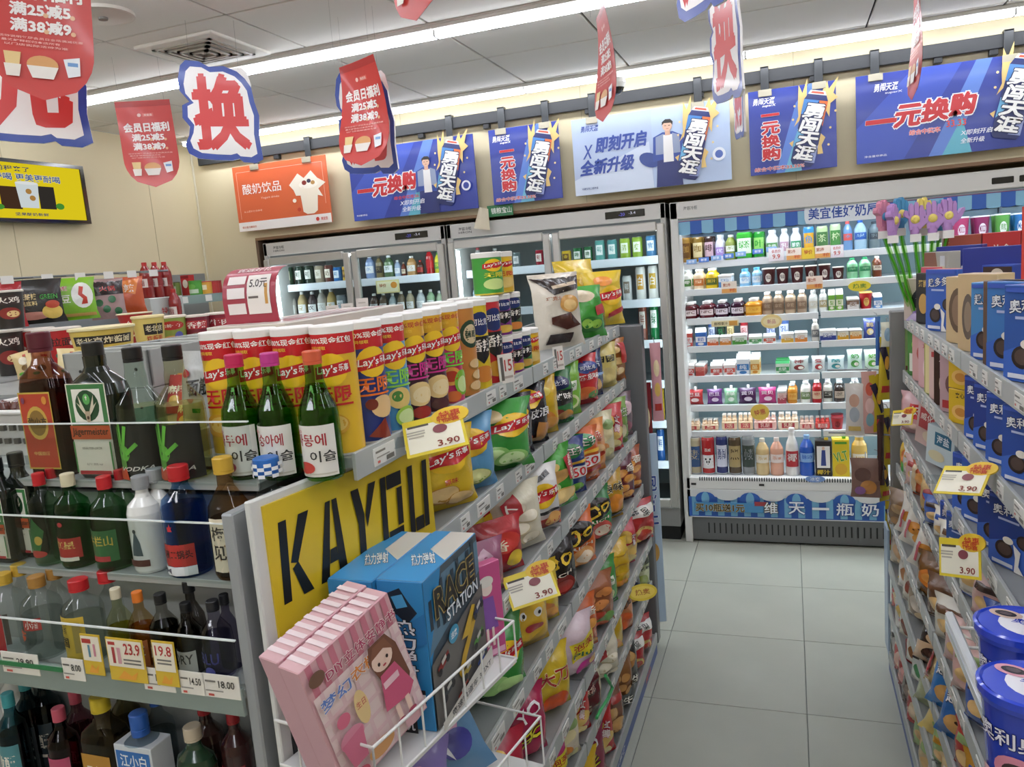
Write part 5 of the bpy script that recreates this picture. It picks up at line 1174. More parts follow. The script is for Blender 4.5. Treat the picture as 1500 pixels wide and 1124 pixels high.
# set the rows out; bags fill the gaps that are left and a second bag stands behind most
FILLL = [('c22a2a', 'red_potato'), ('3f8f3a', 'lime'), ('d8b02a', 'plain_yellow'), ('d0622a', 'orange_mix'), ('2a2430', 'do_black'), ('b0763a', 'brown_curl'), ('d6c8b0', 'cream_fruit'), ('8a2a44', 'tian'), ('e0d8c0', 'puff')]
rf = random.Random(5)
for lev in range(1, 7):
    zz, lx = LV[lev]; row = [q for q in LQ if q['lev'] == lev and q['back'] < .045]; rear = [q for q in LQ if q['lev'] == lev and q['back'] >= .045]
    pack(row, .14, 1.5, 3.25); pack(rear, .13, 1.5, 3.25)
    for y in gaps(row, (0, 1.5, 1.9, 1.6, 1.75, 1.9, 2.0)[lev], 3.25, .17):
        c, key = rf.choice(FILLL)
        row.append(dict(lev=lev, y=y, w=.2, h=LV[lev-1][0]-zz-.055, t=.085, col=c, spec=B[key], desc='%s bag filling a gap on the %s snack shelf' % (cname(c), ROWN[lev] if lev < 6 else 'bottom'), back=0, lean=.02, roll=rf.uniform(-.05, .05), rz=FACE+rf.uniform(-5, 5), seed=int(y*100)+lev))
    for q in row+rear:
        X = lx-.064-(.08 if q in rear else 0)
        o = bag((X, q['y'], zz+.001+abs(math.sin(q['roll']))*q['w']*.42), q['w'], q['h'], q['t'], q['col'], q['spec'], rz=math.radians(q['rz']), lean=q['lean'], roll=q['roll'], seed=q['seed'])
        tag(o, q['desc'], 'snack bag', 'snacks on the shelves left of the aisle')
        if not rear and lev < 5 and 'filling' not in q['desc']:
            a = math.radians(q['rz']); d = q['t']+.045
            clone(o, (X-d*math.sin(a)-.02, q['y']+d*math.cos(a), o.location.z), o.rotation_euler.copy(), 'back-row bag behind the '+' '.join(q['desc'].split(' on the ')[0].split()[:9]), 'snack bag')
# green hang strip
p = on_x(893, 1045, -.605)
o = MB('3fae62').tube([tuple(on_x(x, y, -.6)) for x, y in ((887, 990), (893, 1000), (897, 1008), (890, 1025), (880, 1040), (874, 1052))], .006, 6).build('plastic_strip', 'plastic')
tag(o, 'bright green plastic clip strip dangling over the lower snack shelves', 'strip')

# ---- crisp tubes on the top level
def tube(loc, r, h, col, spec, rz, lid='efece6', rim='d8d4cc', name='crisp_tube'):
    o = mesh_root(MB(col).lathe([(r*.97, 0), (r, .004), (r, h-.012)], 24, cols=[rim, col]), name, 'card', loc, rz)
    MB(lid).lathe([(r*1.03, h-.014), (r*1.04, h-.002), (r*.98, h)], 24).build('lid', 'plastic', o)
    add_print(o, spec, 2.8*r, h*.93, wrap(r*1.003, 0, zc=h*.48), mat='gloss_ink', mx=r*.35, name='printed_wrap')
    return o
def lay_tube(base, head, head_t, wc, pics):
    s = [('r', 0, .41, 1.0, .18, head), ('t', '100%现金红包', 0, .44, .8, .055, head_t), ('t', '扫码领取', -.2, .38, .3, .03, 'f0c040'), ('e', 0, .2, .27, .135, 'f2c42a'),
         ('p', [(-.32, .12), (-.3, .22), (.3, .27), (.33, .17)], 'c5222a'), ('t', "Lay's", -.08, .195, .36, .085, 'fbf6f0', {'turn': .06, 'shear': .15}), ('t', '乐事', .2, .215, .16, .06, 'fbf6f0'),
         ('t', '无限', 0, .0, .6, .13, wc, {'bold': .022}), ('r', 0, -.085, .6, .018, wc)]
    return s+pics
potato = [('e', .0, -.24, .28, .12, 'ecca8a'), ('e', .05, -.25, .2, .08, 'f3dba9')]
TUBES_FRONT = [(332, 'leftmost'), (383, 'second'), (437, 'third'), (494, 'rightmost')]
YTUBE = lay_tube('e2b42c', 'c8242b', 'f6f0e8', 'c5222a', [('e', -.1, -.25, .3, .1, 'd9a03a'), ('e', -.05, -.24, .22, .07, 'e8bf6a')])
for px, nm in TUBES_FRONT:
    p = on_y(px, 560, 1.172)
    o = tube((p[0], 1.172, 1.501), .0368, .224, 'e2b42c', YTUBE, math.radians(20))
    tag(o, '%s of the four yellow crisp tubes behind the green bottles' % nm, 'crisp tube', 'crisp tubes on top of the snack unit')
DT = [(1.262, '263a86', 'c8242b', 'f6f0e8', 'e8742a', [('e', .1, -.2, .22, .1, 'e6c08a'), ('e', -.1, -.17, .1, .05, '7a2f24'), ('p', [(-.2, -.45), (.1, -.3), (.2, -.5)], '8a3424')], 'dark blue crisp tube with orange characters'),
      (1.35, '4a94c4', 'c8242b', 'f6f0e8', '8fd04a', [('e', .0, -.2, .22, .1, 'e6c878'), ('e', -.05, -.18, .1, .05, '4f8a3f'), ('e', .1, -.38, .22, .1, '9cc44a'), ('e', .1, -.38, .17, .07, 'd3e6a0')], 'light blue crisp tube with a lime picture'),
      (1.438, '45182c', 'e0a82c', 'b8342a', 'd03a8a', potato+[('e', 0, -.42, .2, .06, 'a8342c')], 'nearer maroon crisp tube with pink characters'),
      (1.53, '45182c', 'e0a82c', 'b8342a', 'd03a8a', potato+[('e', 0, -.42, .2, .06, '5a3434')], 'farther maroon crisp tube with pink characters'),
      (1.62, 'cc2a6a', 'e0a82c', 'b8342a', '6fd03a', [('e', -.1, -.2, .22, .1, 'e6a04a'), ('e', -.1, -.2, .15, .06, 'b83a24'), ('e', .15, -.28, .2, .14, '7fb83a'), ('e', .15, -.3, .14, .09, 'd0e69a'), ('e', -.1, -.42, .18, .06, 'd9703a')], 'pink crisp tube with shrimp and lime')]
for y, c, hd_, ht, wc, pics, lab in DT:
    o = tube((-.742, y, 1.501), .0395, .222, c, lay_tube(c, hd_, ht, wc, pics), math.radians(58))
    tag(o, lab+' on top of the snack unit', 'crisp tube', 'crisp tubes on top of the snack unit')
o = tube((-.742, 1.715, 1.501), .039, .222, 'c8843a', [('e', .1, .2, .28, .16, '24402c'), ('e', .1, .2, .2, .11, 'd9c39a'), ('t', '薯愿', .1, .2, .3, .08, '24402c')]+chips([(.15, -.15, .2, .06), (.2, -.28, .2, .06), (.12, -.4, .2, .06)], 'e3c08a', 'a87a3a'), math.radians(55), lid='e9e6df', rim='3f7a4a')
tag(o, 'brown crisp tube with a dark green ring emblem', 'crisp tube', 'crisp tubes on top of the snack unit')
BIK = lambda c: [('e', 0, .28, .3, .14, '20306a'), ('t', '可比克', 0, .3, .44, .08, 'eef0f6'), ('p', [(-.3, .13), (.3, .13), (.22, -.1), (0, -.2), (-.22, -.1)], '1c1a1a'), ('t', '香辣', 0, .02, .46, .15, 'f4efe6'), ('e', .0, -.32, .3, .1, c)]
o = tube((-.742, 1.805, 1.501), .037, .222, 'e2c41f', BIK('d9883a'), math.radians(55)); tag(o, 'lemon yellow crisp tube with a dark blue disc', 'crisp tube', 'crisp tubes on top of the snack unit')
o = tube((-.742, 1.895, 1.501), .039, .225, 'c2222c', BIK('d9a03a'), math.radians(58)); tag(o, 'tall red crisp tube with a dark blue disc', 'crisp tube', 'crisp tubes on top of the snack unit')
for k, (y, z, c, pc, lab) in enumerate(((1.985, 1.501, 'c2222c', 'd9a03a', 'short red crisp tube in the lower layer'), (2.065, 1.501, '7a1f80', 'e0b84a', 'short purple crisp tube in the lower layer'), (2.145, 1.501, '2f7a34', 'c8a04a', 'short green crisp tube in the lower layer'),
                                     (1.99, 1.614, '7a1f80', 'e0b84a', 'short purple crisp tube in the upper layer'), (2.075, 1.614, '24502c', 'd9843a', 'short dark green crisp tube in the upper layer'))):
    o = tube((-.745, y, z), .0385, .112, c, BIK(pc), math.radians(52)); tag(o, lab, 'crisp tube', 'crisp tubes on top of the snack unit')
for k, (y, z, c, lab) in enumerate(((1.955, 1.728, '3f9a3a', 'short green crisp tube on the very top of the stack'), (2.04, 1.728, 'e2b42c', 'short yellow crisp tube on the very top of the stack'), (2.225, 1.501, 'd9a82c', 'short yellow and green crisp tube beside the stack'))):
    o = tube((-.748, y, z), .0395, .11, c, sun(0, .22, .8)+[('e', 0, -.25, .28, .14, 'c9dc8a' if k == 0 else 'e9c878'), ('t', '无限', 0, -.02, .5, .12, 'e3d83a' if k == 0 else 'c5222a')], math.radians(48), rim='d9c23a'); tag(o, lab, 'crisp tube', 'crisp tubes on top of the snack unit')
# tubes hidden behind, only their white lids show
for k, (px, py) in enumerate(((665, 441),)):
    o = tube((-.84, 1.83, 1.501), .0395, .222, 'b0326a', BIK('d9a03a'), math.radians(50)); tag(o, 'crisp tube in the back row showing mostly its round white lid', 'crisp tube', 'crisp tubes on top of the snack unit')
o = tube((-.84, 1.985, 1.501), .0395, .222, '7a1f80', BIK('d9a03a'), math.radians(50)); tag(o, 'purple crisp tube in the back row behind the red one', 'crisp tube', 'crisp tubes on top of the snack unit')
# bags piled on top
def topbag(px, py, X, w, h, t, col, spec, desc, z=1.501, **k):
    p = on_x(px, py, X)
    o = bag((X, float(p[1]), z), w, h, t, col, spec, seed=int(px), **k); tag(o, desc, 'snack bag', 'snacks piled on top of the snack unit'); return o
topbag(818, 450, -.76, .21, .26, .1, 'd6cdbc', [('p', [(-.5, .5), (.5, .5), (.5, .3), (-.2, .22)], '2c221e'), ('r', .1, .36, .6, .05, 'c9b59a', .1), ('t', '巧克力', -.2, .17, .3, .06, 'a85a34'), ('e', .12, .08, .22, .13, 'cf9a52'), ('e', .12, .06, .15, .08, 'e3bd7a'), ('p', [(-.3, -.1), (.1, -.05), (.35, -.25), (.0, -.3), (-.3, -.2)], '4a241a'), ('r', -.1, -.42, .5, .14, '2c1712')], 'cream snack bag with coffee and chocolate pictures on the unit top', rz=math.radians(50), lean=.1)
topbag(858, 470, -.74, .19, .2, .1, '3f9a34', [('e', -.1, .32, .3, .14, 'd9c8a9'), ('e', .0, -.3, .35, .16, '2f7a2c'), ('e', -.1, -.28, .16, .1, '8fc04a'), ('e', .15, -.3, .14, .09, '8fc04a'), ('r', .3, .0, .3, .2, 'b8343a', .2)], 'green crisp bag piled on the unit top beside the cream bag', rz=math.radians(46), lean=.16)
topbag(884, 432, -.78, .2, .24, .1, 'dcbc2c', sun(.1, .05, 1.0)+[('r', .2, -.3, .5, .1, 'b8343a', .3), ('e', -.1, .35, .25, .1, 'e8923a')], 'yellow crisp bag piled at the back of the unit top', rz=math.radians(40), lean=.05)
topbag(846, 405, -.90, .26, .3, .12, 'd8b72a', [('e', .0, .3, .3, .1, 'ecd05a'), ('r', .2, .1, .3, .06, '3f62b0', .3)], 'large yellow crisp bag behind the cream bag', rz=math.radians(62), lean=.1)
p = on_x(905, 445, -.78)
o = box((-.80, min(float(p[1]), 3.18), 1.501), .1, .17, .06, '4a3224', [('p', [(-.5, .5), (.5, .5), (.3, .1), (-.2, .0), (-.5, .2)], 'cfc0a0'), ('t', '咖啡', 0, -.2, .5, .14, 'cfc0a0'), ('e', 0, .25, .2, .1, '6f7a3a')], rz=math.radians(60), name='snack_box'); tag(o, 'dark brown box at the far end of the unit top', 'box')
o = bottle((-.77, 3.30, 1.501), .05, .13, 'c9d3d4', 'd9dcdc', None, 'pet', mat='glass', name='clear_bottle'); tag(o, 'small clear bottle beside the dark brown box on the unit top', 'bottle')

# ---- yellow shelf cards
PC = [('r', .0, -.05, .9, .75, 'f1ecd8'), ('r', -.25, .3, .35, .06, '55504a'), ('r', -.3, .15, .3, .04, 'b8b2a4'), ('r', -.3, .08, .3, .04, 'b8b2a4'), ('r', -.3, .0, .25, .04, 'b8b2a4'), ('e', .1, .1, .12, .12, '8a4a52'), ('t', '特惠', .25, .35, .35, .2, 'c8542a'), ('t', '3.90', .2, -.3, .36, .17, '8a3424')]
def promo(px, py, X, w, h, rot, label, axis='x', Y=None):
    p = on_x(px, py, X) if axis == 'x' else on_y(px, py, Y)
    o = empty('promo_card', tuple(p), rot=rot)
    cd = MB('e6cf3a').box(-w/2, w/2, -.001, .001, -h/2, h/2).build('card', 'card', o)
    add_print(cd, PC, w, h, loc=(0, -.001, 0)); add_print(cd, PC, w, h, loc=(0, .001, 0), rot=(0, 0, math.pi))
    di = MB('e8c23a').prism([(w*.32*math.cos(a*math.pi/9), h*.24*math.sin(a*math.pi/9)) for a in range(18)], -.0018, .0018).build('round_badge', 'card', o, (w*.3, 0, h*.42))
    add_print(di, [('t', '特惠', 0, .1, .6, .4, 'c8472a'), ('t', '惊喜', 0, -.3, .5, .25, 'c8472a')], w*.6, h*.45, loc=(0, -.0018, 0))
    MB('dfe6e8').box(-w/2-.03, -w/2, -.0012, .0012, -.012, .012).build('clip', 'film', o)
    tag(o, label, 'price card', 'yellow promotion cards clipped to shelf edges'); return o
promo(637, 636, -.63, .115, .085, (math.radians(-50), math.radians(-8), math.radians(25)), 'yellow promotion card over the yellow crisp bag')
promo(778, 860, -.60, .12, .085, (math.radians(-45), math.radians(-10), math.radians(30)), 'yellow promotion card priced on the middle snack shelf')
p = on_x(941, 868, -.57)
o = MB('ddc23a').prism([(.06*math.cos(a*math.pi/10), .032*math.sin(a*math.pi/10)) for a in range(20)], -.001, .001).build('promo_disc', 'card', None, tuple(p), (math.radians(-25), 0, math.radians(30)))
add_print(o, [('e', 0, 0, .42, .36, 'e8cf5a'), ('t', '热卖', 0, .02, .5, .35, 'a8632a')], .12, .064, loc=(0, -.001, 0)); tag(o, 'oval yellow promotion disc at the far end of the snack shelves', 'price card')
p = on_x(738, 545, -.69)
for k, (px, py, w, h, lab) in enumerate(((741, 540, .05, .075, 'white price slip with red digits in front of the red crisp tube'), (818, 525, .045, .075, 'pale price slip beside the cream snack bag'))):
    p = on_x(px, py, -.692)
    o = MB('e9e3da').box(-w/2, w/2, -.001, .001, -h/2, h/2).build('price_slip', 'paper', None, tuple(p), (-.05, 0, math.radians(62)))
    add_print(o, [('r', -.28, 0, .2, .8, '6a655e'), ('t', '15', .15, .1, .5, .4, 'b8403a'), ('r', .1, -.3, .6, .08, 'b8a9a0')], w, h, loc=(0, -.001, 0)); tag(o, lab, 'price card')

# ================================================================== bottle display at the near end of the snack unit
EX0, EX1 = -1.72, -.842
ed = empty('bottle_display', (0, 0, 0))
for x in (EX0-.02, EX1):
    MB('a3a6a8').box(x, x+.022, .955, 1.11, .0, 1.455, b=.003).build('side_panel', 'shelf_metal', ed)
MB('b4b7b5').box(EX0, EX1, 1.095, 1.11, .05, 1.44).build('back_panel', 'shelf_metal', ed)
TIER = [(1.475, 1.055, 1.135), (1.318, 1.012, 1.075), (1.16, .955, 1.035), (.868, .962, 1.09), (.60, .962, 1.09)]
for k, (z, a, b) in enumerate(TIER):
    sh = MB('a9aca8').box(EX0, EX1, a, b, z-.014, z, b=.001).build('shelf', 'shelf_metal', ed)
    if k < 3:
        MB('eef4f3').box(EX0+.005, EX1-.003, a-.004, a-.001, z-.004, z+(.105, .1, .085)[k]).build('clear_guard', 'glass', sh)
        MB('f4f8f8').box(EX0+.005, EX1-.003, a-.0045, a-.0005, z+(.105, .1, .085)[k], z+(.1075, .1025, .0875)[k]).build('guard_edge', 'gloss', sh)
    if k in (2, 3):
        MB('8f9b94').box(EX0, EX1, a-.008, a, z-.042, z+.006, b=.001).build('price_rail', 'shelf_metal', sh)
rail_y = .9465
def tagcard(px, py, w, h, spec, par, base='e9e4da', yy=rail_y):
    p = on_y(px, py, yy); o = MB(base).box(-w/2, w/2, -.0008, .0008, -h/2, h/2).build('price_tag', 'paper', par, tuple(p)); add_print(o, spec, w, h, loc=(0, -.0008, 0)); return o
def pt(pr): return [('r', -.3, .2, .3, .08, '77736c'), ('t', pr, .15, .1, .45, .32, '3a3630'), ('r', -.2, -.2, .5, .06, '9a968e'), ('r', -.3, -.38, .16, .1, 'c8564a')]
for px, py, pr, w in ((30, 972, '29.90', .09), (108, 981, '8.00', .05), (233, 996, '14.50', .065), (282, 1001, '14.50', .05), (325, 1006, '18.00', .07)):
    tagcard(px, py, w, .04, pt(pr), ed)
MB('2f7a4a').box(-1.46, -1.22, rail_y-.003, rail_y-.0005, 1.158, 1.166).build('green_rail_strip', 'plastic', ed)
tag(ed, 'grey stepped bottle display with clear guards at the left', 'shelf unit')
for k, (px, py, w, h, base, sp, lab) in enumerate((
    (134, 950, .04, .045, 'efe6d3', [('r', -.2, .3, .5, .18, 'b83a34'), ('r', -.1, -.1, .12, .5, '5a8aa0'), ('r', .2, -.05, .12, .5, 'd08a9a')], 'small white promotion card with a blue bottle on the bottle display rail'),
    (184, 958, .075, .048, 'efe6d3', [('r', -.36, .36, .2, .12, 'b83a34'), ('r', -.33, -.08, .08, .6, 'a83a3a'), ('r', -.17, -.08, .1, .6, 'd9a0a8'), ('t', '23.9', .22, .2, .46, .42, 'b8322e'), ('r', .2, -.2, .5, .06, '77736c'), ('r', .2, -.33, .5, .06, '77736c')], 'white promotion card priced 23.9 on the bottle display rail'),
    (241, 963, .042, .05, 'efe6d3', [('t', '19.8', .0, .22, .8, .36, 'b8322e'), ('r', .0, -.1, .7, .06, '77736c'), ('r', .0, -.22, .7, .06, '77736c')], 'narrow white promotion card priced 19.8 beside the wider one'))):
    p = on_y(px, py, .943)
    o = MB('dcb838').box(-w/2-.002, w/2+.002, -.0008, .0008, -h/2-.026, h/2+.003).build('promo_card', 'card', None, tuple(p))
    add_print(o, [('r', 0, 0, 1, 1, base)]+sp, w, h, loc=(0, -.0008, 0)); add_print(o, [('p', [(-.3, -.4), (-.1, .3), (.1, -.1), (.3, .3), (.2, -.4)], 'e8a23a')], w, .022, loc=(0, -.0008, -h/2-.013))
    tag(o, lab, 'price card', 'promotion cards on the bottle display')

def liq(px, tier, w, h, col, cap, spec, kind, desc, y=None, py=None, mat='glass', **k):
    z, a, b = TIER[tier]; y = y or (a+b)/2
    p = on_y(px, py or {0: 600, 1: 780, 2: 900, 3: 1080}[tier], y)
    o = bottle((p[0], y, z+.0008), w, h, col, cap, spec, kind, mat=mat, name=k.pop('name', 'liquor_bottle'), n=20, **k)
    tag(o, desc, 'bottle', 'liquor bottles on the stepped display')
    return o
# top step
o = liq(74, 0, .092, .272, '8a5a4a', '5a1a28', [('r', 0, -.02, 1.0, .96, 'c9b04a'), ('r', 0, -.02, .94, .92, 'b8402a'), ('e', 0, .08, .33, .21, 'c9a44a'), ('e', 0, .08, .26, .16, '8a6a30'), ('t', '劲小方', 0, .1, .6, .1, '2a1a12'), ('e', .32, .36, .08, .05, 'd9903a'), ('e', -.35, .36, .05, .04, '7a3a5a'), ('t', '中国劲酒', 0, -.3, .5, .05, 'e0b86a')], 'spirit', 'square bottle of dark amber liquor with an orange-red label and maroon cap', flat=True, d=.06, lz=.34, lh=.56, liquid=('4a1410', .66), capw=.042)
JAG = [('r', 0, 0, 1.0, 1.0, 'e6e0cf'), ('r', 0, .22, .94, .54, '3f7a44'), ('p', [(-.36, .44), (.36, .44), (.36, .08), (-.36, .08)], 'e9e6da'), ('e', 0, .26, .3, .17, '1f4a2a'), ('e', 0, .33, .09, .06, '5fae5a'), ('r', 0, .345, .02, .05, 'e9e6da'), ('r', 0, .35, .05, .012, 'e9e6da'),
       ('p', [(-.05, .2), (-.2, .38), (-.17, .26), (-.26, .3), (-.13, .2), (-.06, .16)], 'd9d0b8'), ('p', [(.05, .2), (.2, .38), (.17, .26), (.26, .3), (.13, .2), (.06, .16)], 'd9d0b8'), ('p', [(-.07, .2), (.07, .2), (.05, .1), (0, .06), (-.05, .1)], 'b8a48a'), ('e', 0, .13, .03, .02, '4a3424'),
       ('r', 0, -.03, 1.0, .15, 'cf5a30'), ('t', 'Jägermeister', 0, -.03, .92, .1, '2a2018'), ('r', 0, -.3, .86, .34, 'e3dccb'), ('r', -.46, -.3, .04, .34, '4f8a4a'), ('r', .46, -.3, .04, .34, '4f8a4a'), ('t', 'KRÄUTER-LIKÖR', 0, -.2, .5, .03, '8a8474'), ('t', '0,7 l  35% vol', 0, -.38, .4, .025, '8a8474'), ('r', 0, -.47, .8, .04, 'b8343a')]
liq(150, 0, .108, .248, '141b14', '1a1a18', JAG, 'spirit', 'dark green herbal liqueur bottle with a stag head label', mat='gloss', flat=True, d=.06, lz=.37, lh=.68, capw=.037)
HAND = [('r', 0, 0, 1, 1, '17181a'), ('e', -.1, -.02, .13, .16, '5fae3a'), ('r', -.2, .28, .06, .36, '5fae3a', .12), ('r', -.12, .34, .06, .4, '5fae3a', .0), ('r', -.03, .3, .06, .38, '5fae3a', -.25), ('r', .06, .06, .06, .3, '5fae3a', -.9), ('r', -.1, -.24, .12, .2, '4a8a2c'), ('t', 'VODKA', .1, -.3, .5, .08, 'd9d6cc', {'shear': .3}), ('p', [(-.25, -.5), (-.2, -.28), (-.05, -.3), (-.02, -.5)], 'b84a2a')]
liq(206, 0, .085, .235, 'cfe0d4', '1a1a1b', HAND, 'vodka', 'clear pale green vodka bottle with a black label and black cap', lz=.22, lh=.42, arc=2.9, liquid=('a9d0b4', .55), capw=.034)
liq(264, 0, .085, .235, 'e3e3c0', '1a1a1b', HAND, 'vodka', 'clear pale yellow vodka bottle with a green hand on its black label', lz=.22, lh=.42, arc=2.9, liquid=('d9d48a', .56), capw=.034)
def soju(t1, t2, fr): return [('r', 0, 0, 1, 1, 'e3e0d8'), ('t', t1, -.05, .22, .72, .24, 'a8242c'), ('t', t2, .22, -.1, .5, .22, '2a2a28'), ('t', 'JINRO', -.3, .38, .25, .07, 'b8434a'), ('e', -.15, -.32, .2, .12, fr), ('e', -.3, -.28, .06, .1, '4f8a4a'), ('r', .1, -.44, .7, .03, 'c9c3b4')]
for px, cp, a, b, fr, lab in ((352, 'c8295a', '자두에', '이슬', 'b8566a', 'green bottle with a crimson cap, leftmost of the three'), (404, 'c23a8a', '복숭아에', '이슬', 'd9888a', 'green bottle with a magenta cap, middle of the three'), (466, 'd9603f', '자몽에', '이슬', 'c8443a', 'green bottle with an orange cap, rightmost of the three')):
    liq(px, 0, .066, .213, '7fc46a', cp, soju(a, b, fr), 'soju', lab, lz=.24, lh=.4, arc=2.6, liquid=('6fb050', .74), name='soju_bottle', y=1.098)
# second step
liq(10, 1, .07, .2, '121812', '18181a', JAG, 'spirit', 'small dark herbal liqueur bottle at the left edge, front one', mat='gloss', flat=True, d=.045, lz=.36, lh=.62, py=780)
liq(42, 1, .07, .205, '121812', '18181a', JAG, 'spirit', 'small dark herbal liqueur bottle at the left edge, rear one', mat='gloss', flat=True, d=.03, lz=.36, lh=.62, y=1.068)
GREEN_L = [('r', 0, -.1, .9, .6, '2f6a3a'), ('t', '牛栏山', 0, .0, .7, .2, 'd9b84a'), ('r', 0, -.35, .5, .1, 'b8343a')]
liq(70, 1, .055, .172, 'b9d3bc', 'c2232a', [('p', [(-.3, -.3), (.0, .4), (.3, .1), (.1, -.4)], '2f6a34'), ('e', .1, -.1, .12, .1, 'c9a84a'), ('e', 0, -.4, .3, .08, 'b83a34')], 'spirit', 'small clear bottle with a red cap and a green leaf print', lz=.34, lh=.5, liquid=('c9ddc9', .6))
liq(90, 1, .05, .175, 'b9d3bc', 'c2232a', None, 'spirit', 'red-capped bottle standing behind the cream-capped bottle', y=1.066, d=.03)
liq(112, 1, .062, .172, '4f9a5a', 'd9cfae', [('r', 0, -.25, .9, .42, 'b8302c'), ('t', '红星', 0, -.18, .6, .16, 'e6c06a'), ('e', 0, .25, .08, .05, 'c8323a'), ('r', 0, -.48, .7, .08, 'e6e0d0')], 'spirit', 'green bottle with a cream cap and a red band label', lz=.36, lh=.52, liquid=('7ab088', .62))
liq(164, 1, .064, .168, '7fb084', 'c2232a', GREEN_L, 'spirit', 'green-labelled bottle with a red cap beside the white bottle', lz=.34, lh=.56, liquid=('a9c9a9', .62))
liq(189, 1, .05, .175, 'a9c9ac', 'c2232a', None, 'spirit', 'red-capped bottle behind, beside the grey-capped bottles', y=1.066, d=.03)
WHB = [('p', [(-.12, -.1), (.0, .22), (.12, .0), (.16, -.25), (-.16, -.25)], '4a5a60'), ('e', 0, .2, .05, .04, '2f3a3c'), ('t', '小', -.3, .2, .12, .1, '3a3a38'), ('t', '郎', -.3, .05, .12, .1, '3a3a38'), ('t', '酒', -.3, -.1, .12, .1, '3a3a38'), ('r', .0, -.38, .6, .12, '5a2f2a')]
liq(217, 1, .06, .17, 'e6e6e2', '9a9c9d', WHB, 'spirit', 'front white porcelain bottle with a grey cap', mat='gloss', lz=.34, lh=.58, capw=.03)
liq(240, 1, .055, .178, 'e2e2de', '9a9c9d', None, 'spirit', 'rear white porcelain bottle with a grey cap', mat='gloss', y=1.064, d=.03, capw=.03)
liq(274, 1, .075, .19, '5f8ac0', 'c2232a', [('r', 0, -.18, .86, .34, 'b8302c'), ('t', '红星二锅头', 0, -.16, .76, .13, '1c1a1a'), ('p', [(0, .32), (.05, .2), (-.06, .27), (.06, .27), (-.05, .2)], 'c8323a'), ('r', 0, -.42, .86, .14, 'dfe2e4'), ('r', -.2, -.42, .2, .08, '5a5a66')], 'spirit', 'large blue bottle with a red cap and a red and white label', lz=.32, lh=.6, liquid=('6f9ad0', .64), capw=.035)
liq(340, 1, .07, .205, 'b98a5a', 'd0a63a', [('r', 0, 0, .42, .9, 'ddd2b8'), ('t', '梅', 0, .2, .32, .24, '2a2620'), ('t', '见', 0, -.12, .3, .24, '2a2620')], 'round', 'brown plum wine bottle with a gold cap and beige label', lz=.3, lh=.5, liquid=('8a5a34', .5), capw=.033)
o = liq(403, 1, .075, .205, 'cfdce0', '2f6fc0', [('r', 0, 0, .6, .6, '2f5f9a'), ('t', '江', 0, .05, .3, .4, 'eef2f6')], 'round', 'clear bottle with a blue and white checked cap', lz=.22, lh=.3, liquid=('c9dbe0', .5), capw=.042)
chk = []
for i in range(10):
    for j in range(4):
        if (i+j) % 2: chk.append(('r', -.45+i*.1, -.3+j*.2, .1, .2, 'f0f3f6'))
add_print(o, chk, .1, .03, wrap(.0212, 0, zc=.186), mx=.01)
# third step
liq(14, 2, .072, .15, 'dfe4e2', 'c9a23a', [('r', -.05, 0, .6, .9, 'b8242c'), ('t', '红', -.05, .25, .4, .24, 'f3efe6'), ('t', '酒', -.05, -.1, .4, .24, 'f3efe6'), ('r', .32, .1, .1, .7, '4a4640')], 'spirit', 'clear flask with a gold cap and a red label at the left edge', lz=.3, lh=.56, capw=.03)
liq(40, 2, .05, .158, 'dfe4e2', 'c9a23a', None, 'spirit', 'gold-capped bottle in the back row at the left edge', y=1.022, d=.03, capw=.028)
liq(62, 2, .07, .15, 'dfe4e2', 'a87a3a', [('t', '苹', -.2, -.1, .36, .5, 'd0562f'), ('r', .15, .3, .4, .3, 'b83a34'), ('t', '小酒', .15, .3, .3, .2, 'f3efe6')], 'spirit', 'front clear flask with a bronze cap and red print', lz=.32, lh=.5, liquid=('e3e6e2', .55), capw=.03)
liq(90, 2, .05, .156, 'dfe4e2', 'a87a3a', None, 'spirit', 'bronze-capped bottle in the back row', y=1.022, d=.03, capw=.028)
liq(122, 2, .07, .15, 'dde3df', 'c2232a', [('r', 0, 0, .74, 1, 'cfae3a'), ('t', '酒', -.12, .28, .22, .2, '2a2620'), ('t', '国', -.12, .0, .22, .2, '2a2620'), ('r', .2, .1, .16, .6, 'a8924a'), ('r', 0, -.44, .74, .1, 'b83a34')], 'spirit', 'clear flask with a red and blue cap and a yellow label', lz=.3, lh=.62, liquid=('dfe3da', .55), capw=.034)
liq(166, 2, .05, .158, 'dfe4e2', 'c2232a', None, 'spirit', 'red and blue capped bottle in the back row', y=1.022, d=.03, capw=.032)
MINI = lambda c, t, tc: [('r', 0, 0, .9, .7, c), ('t', t, 0, .1, .7, .3, tc)]
liq(174, 2, .045, .138, 'e3e3b8', 'd9cfb4', [('r', 0, .0, .9, .5, 'b8d0c4'), ('t', 'JOVS', 0, .05, .7, .2, '4a5a50')], 'round', 'miniature pale yellow bottle with a cream cap', lz=.24, lh=.5, liquid=('c9b83a', .5))
liq(205, 2, .045, .135, 'e6c08a', 'e07a2a', MINI('e0824a', '甜橙', 'f6efe2'), 'round', 'miniature amber bottle with an orange cap', lz=.22, lh=.5, liquid=('c8782a', .55))
liq(238, 2, .05, .135, 'a9a49e', '18181a', MINI('2a2624', 'JD', 'd9d6cc'), 'round', 'miniature dark bottle with a black cap beside the orange-capped one', lz=.22, lh=.5, liquid=('241a16', .6))
liq(273, 2, .045, .122, 'a9a49e', '18181a', MINI('d6d2c6', 'DRY', '4a4640'), 'round', 'short miniature bottle with a black cap and white label', lz=.2, lh=.45, liquid=('241a16', .6))
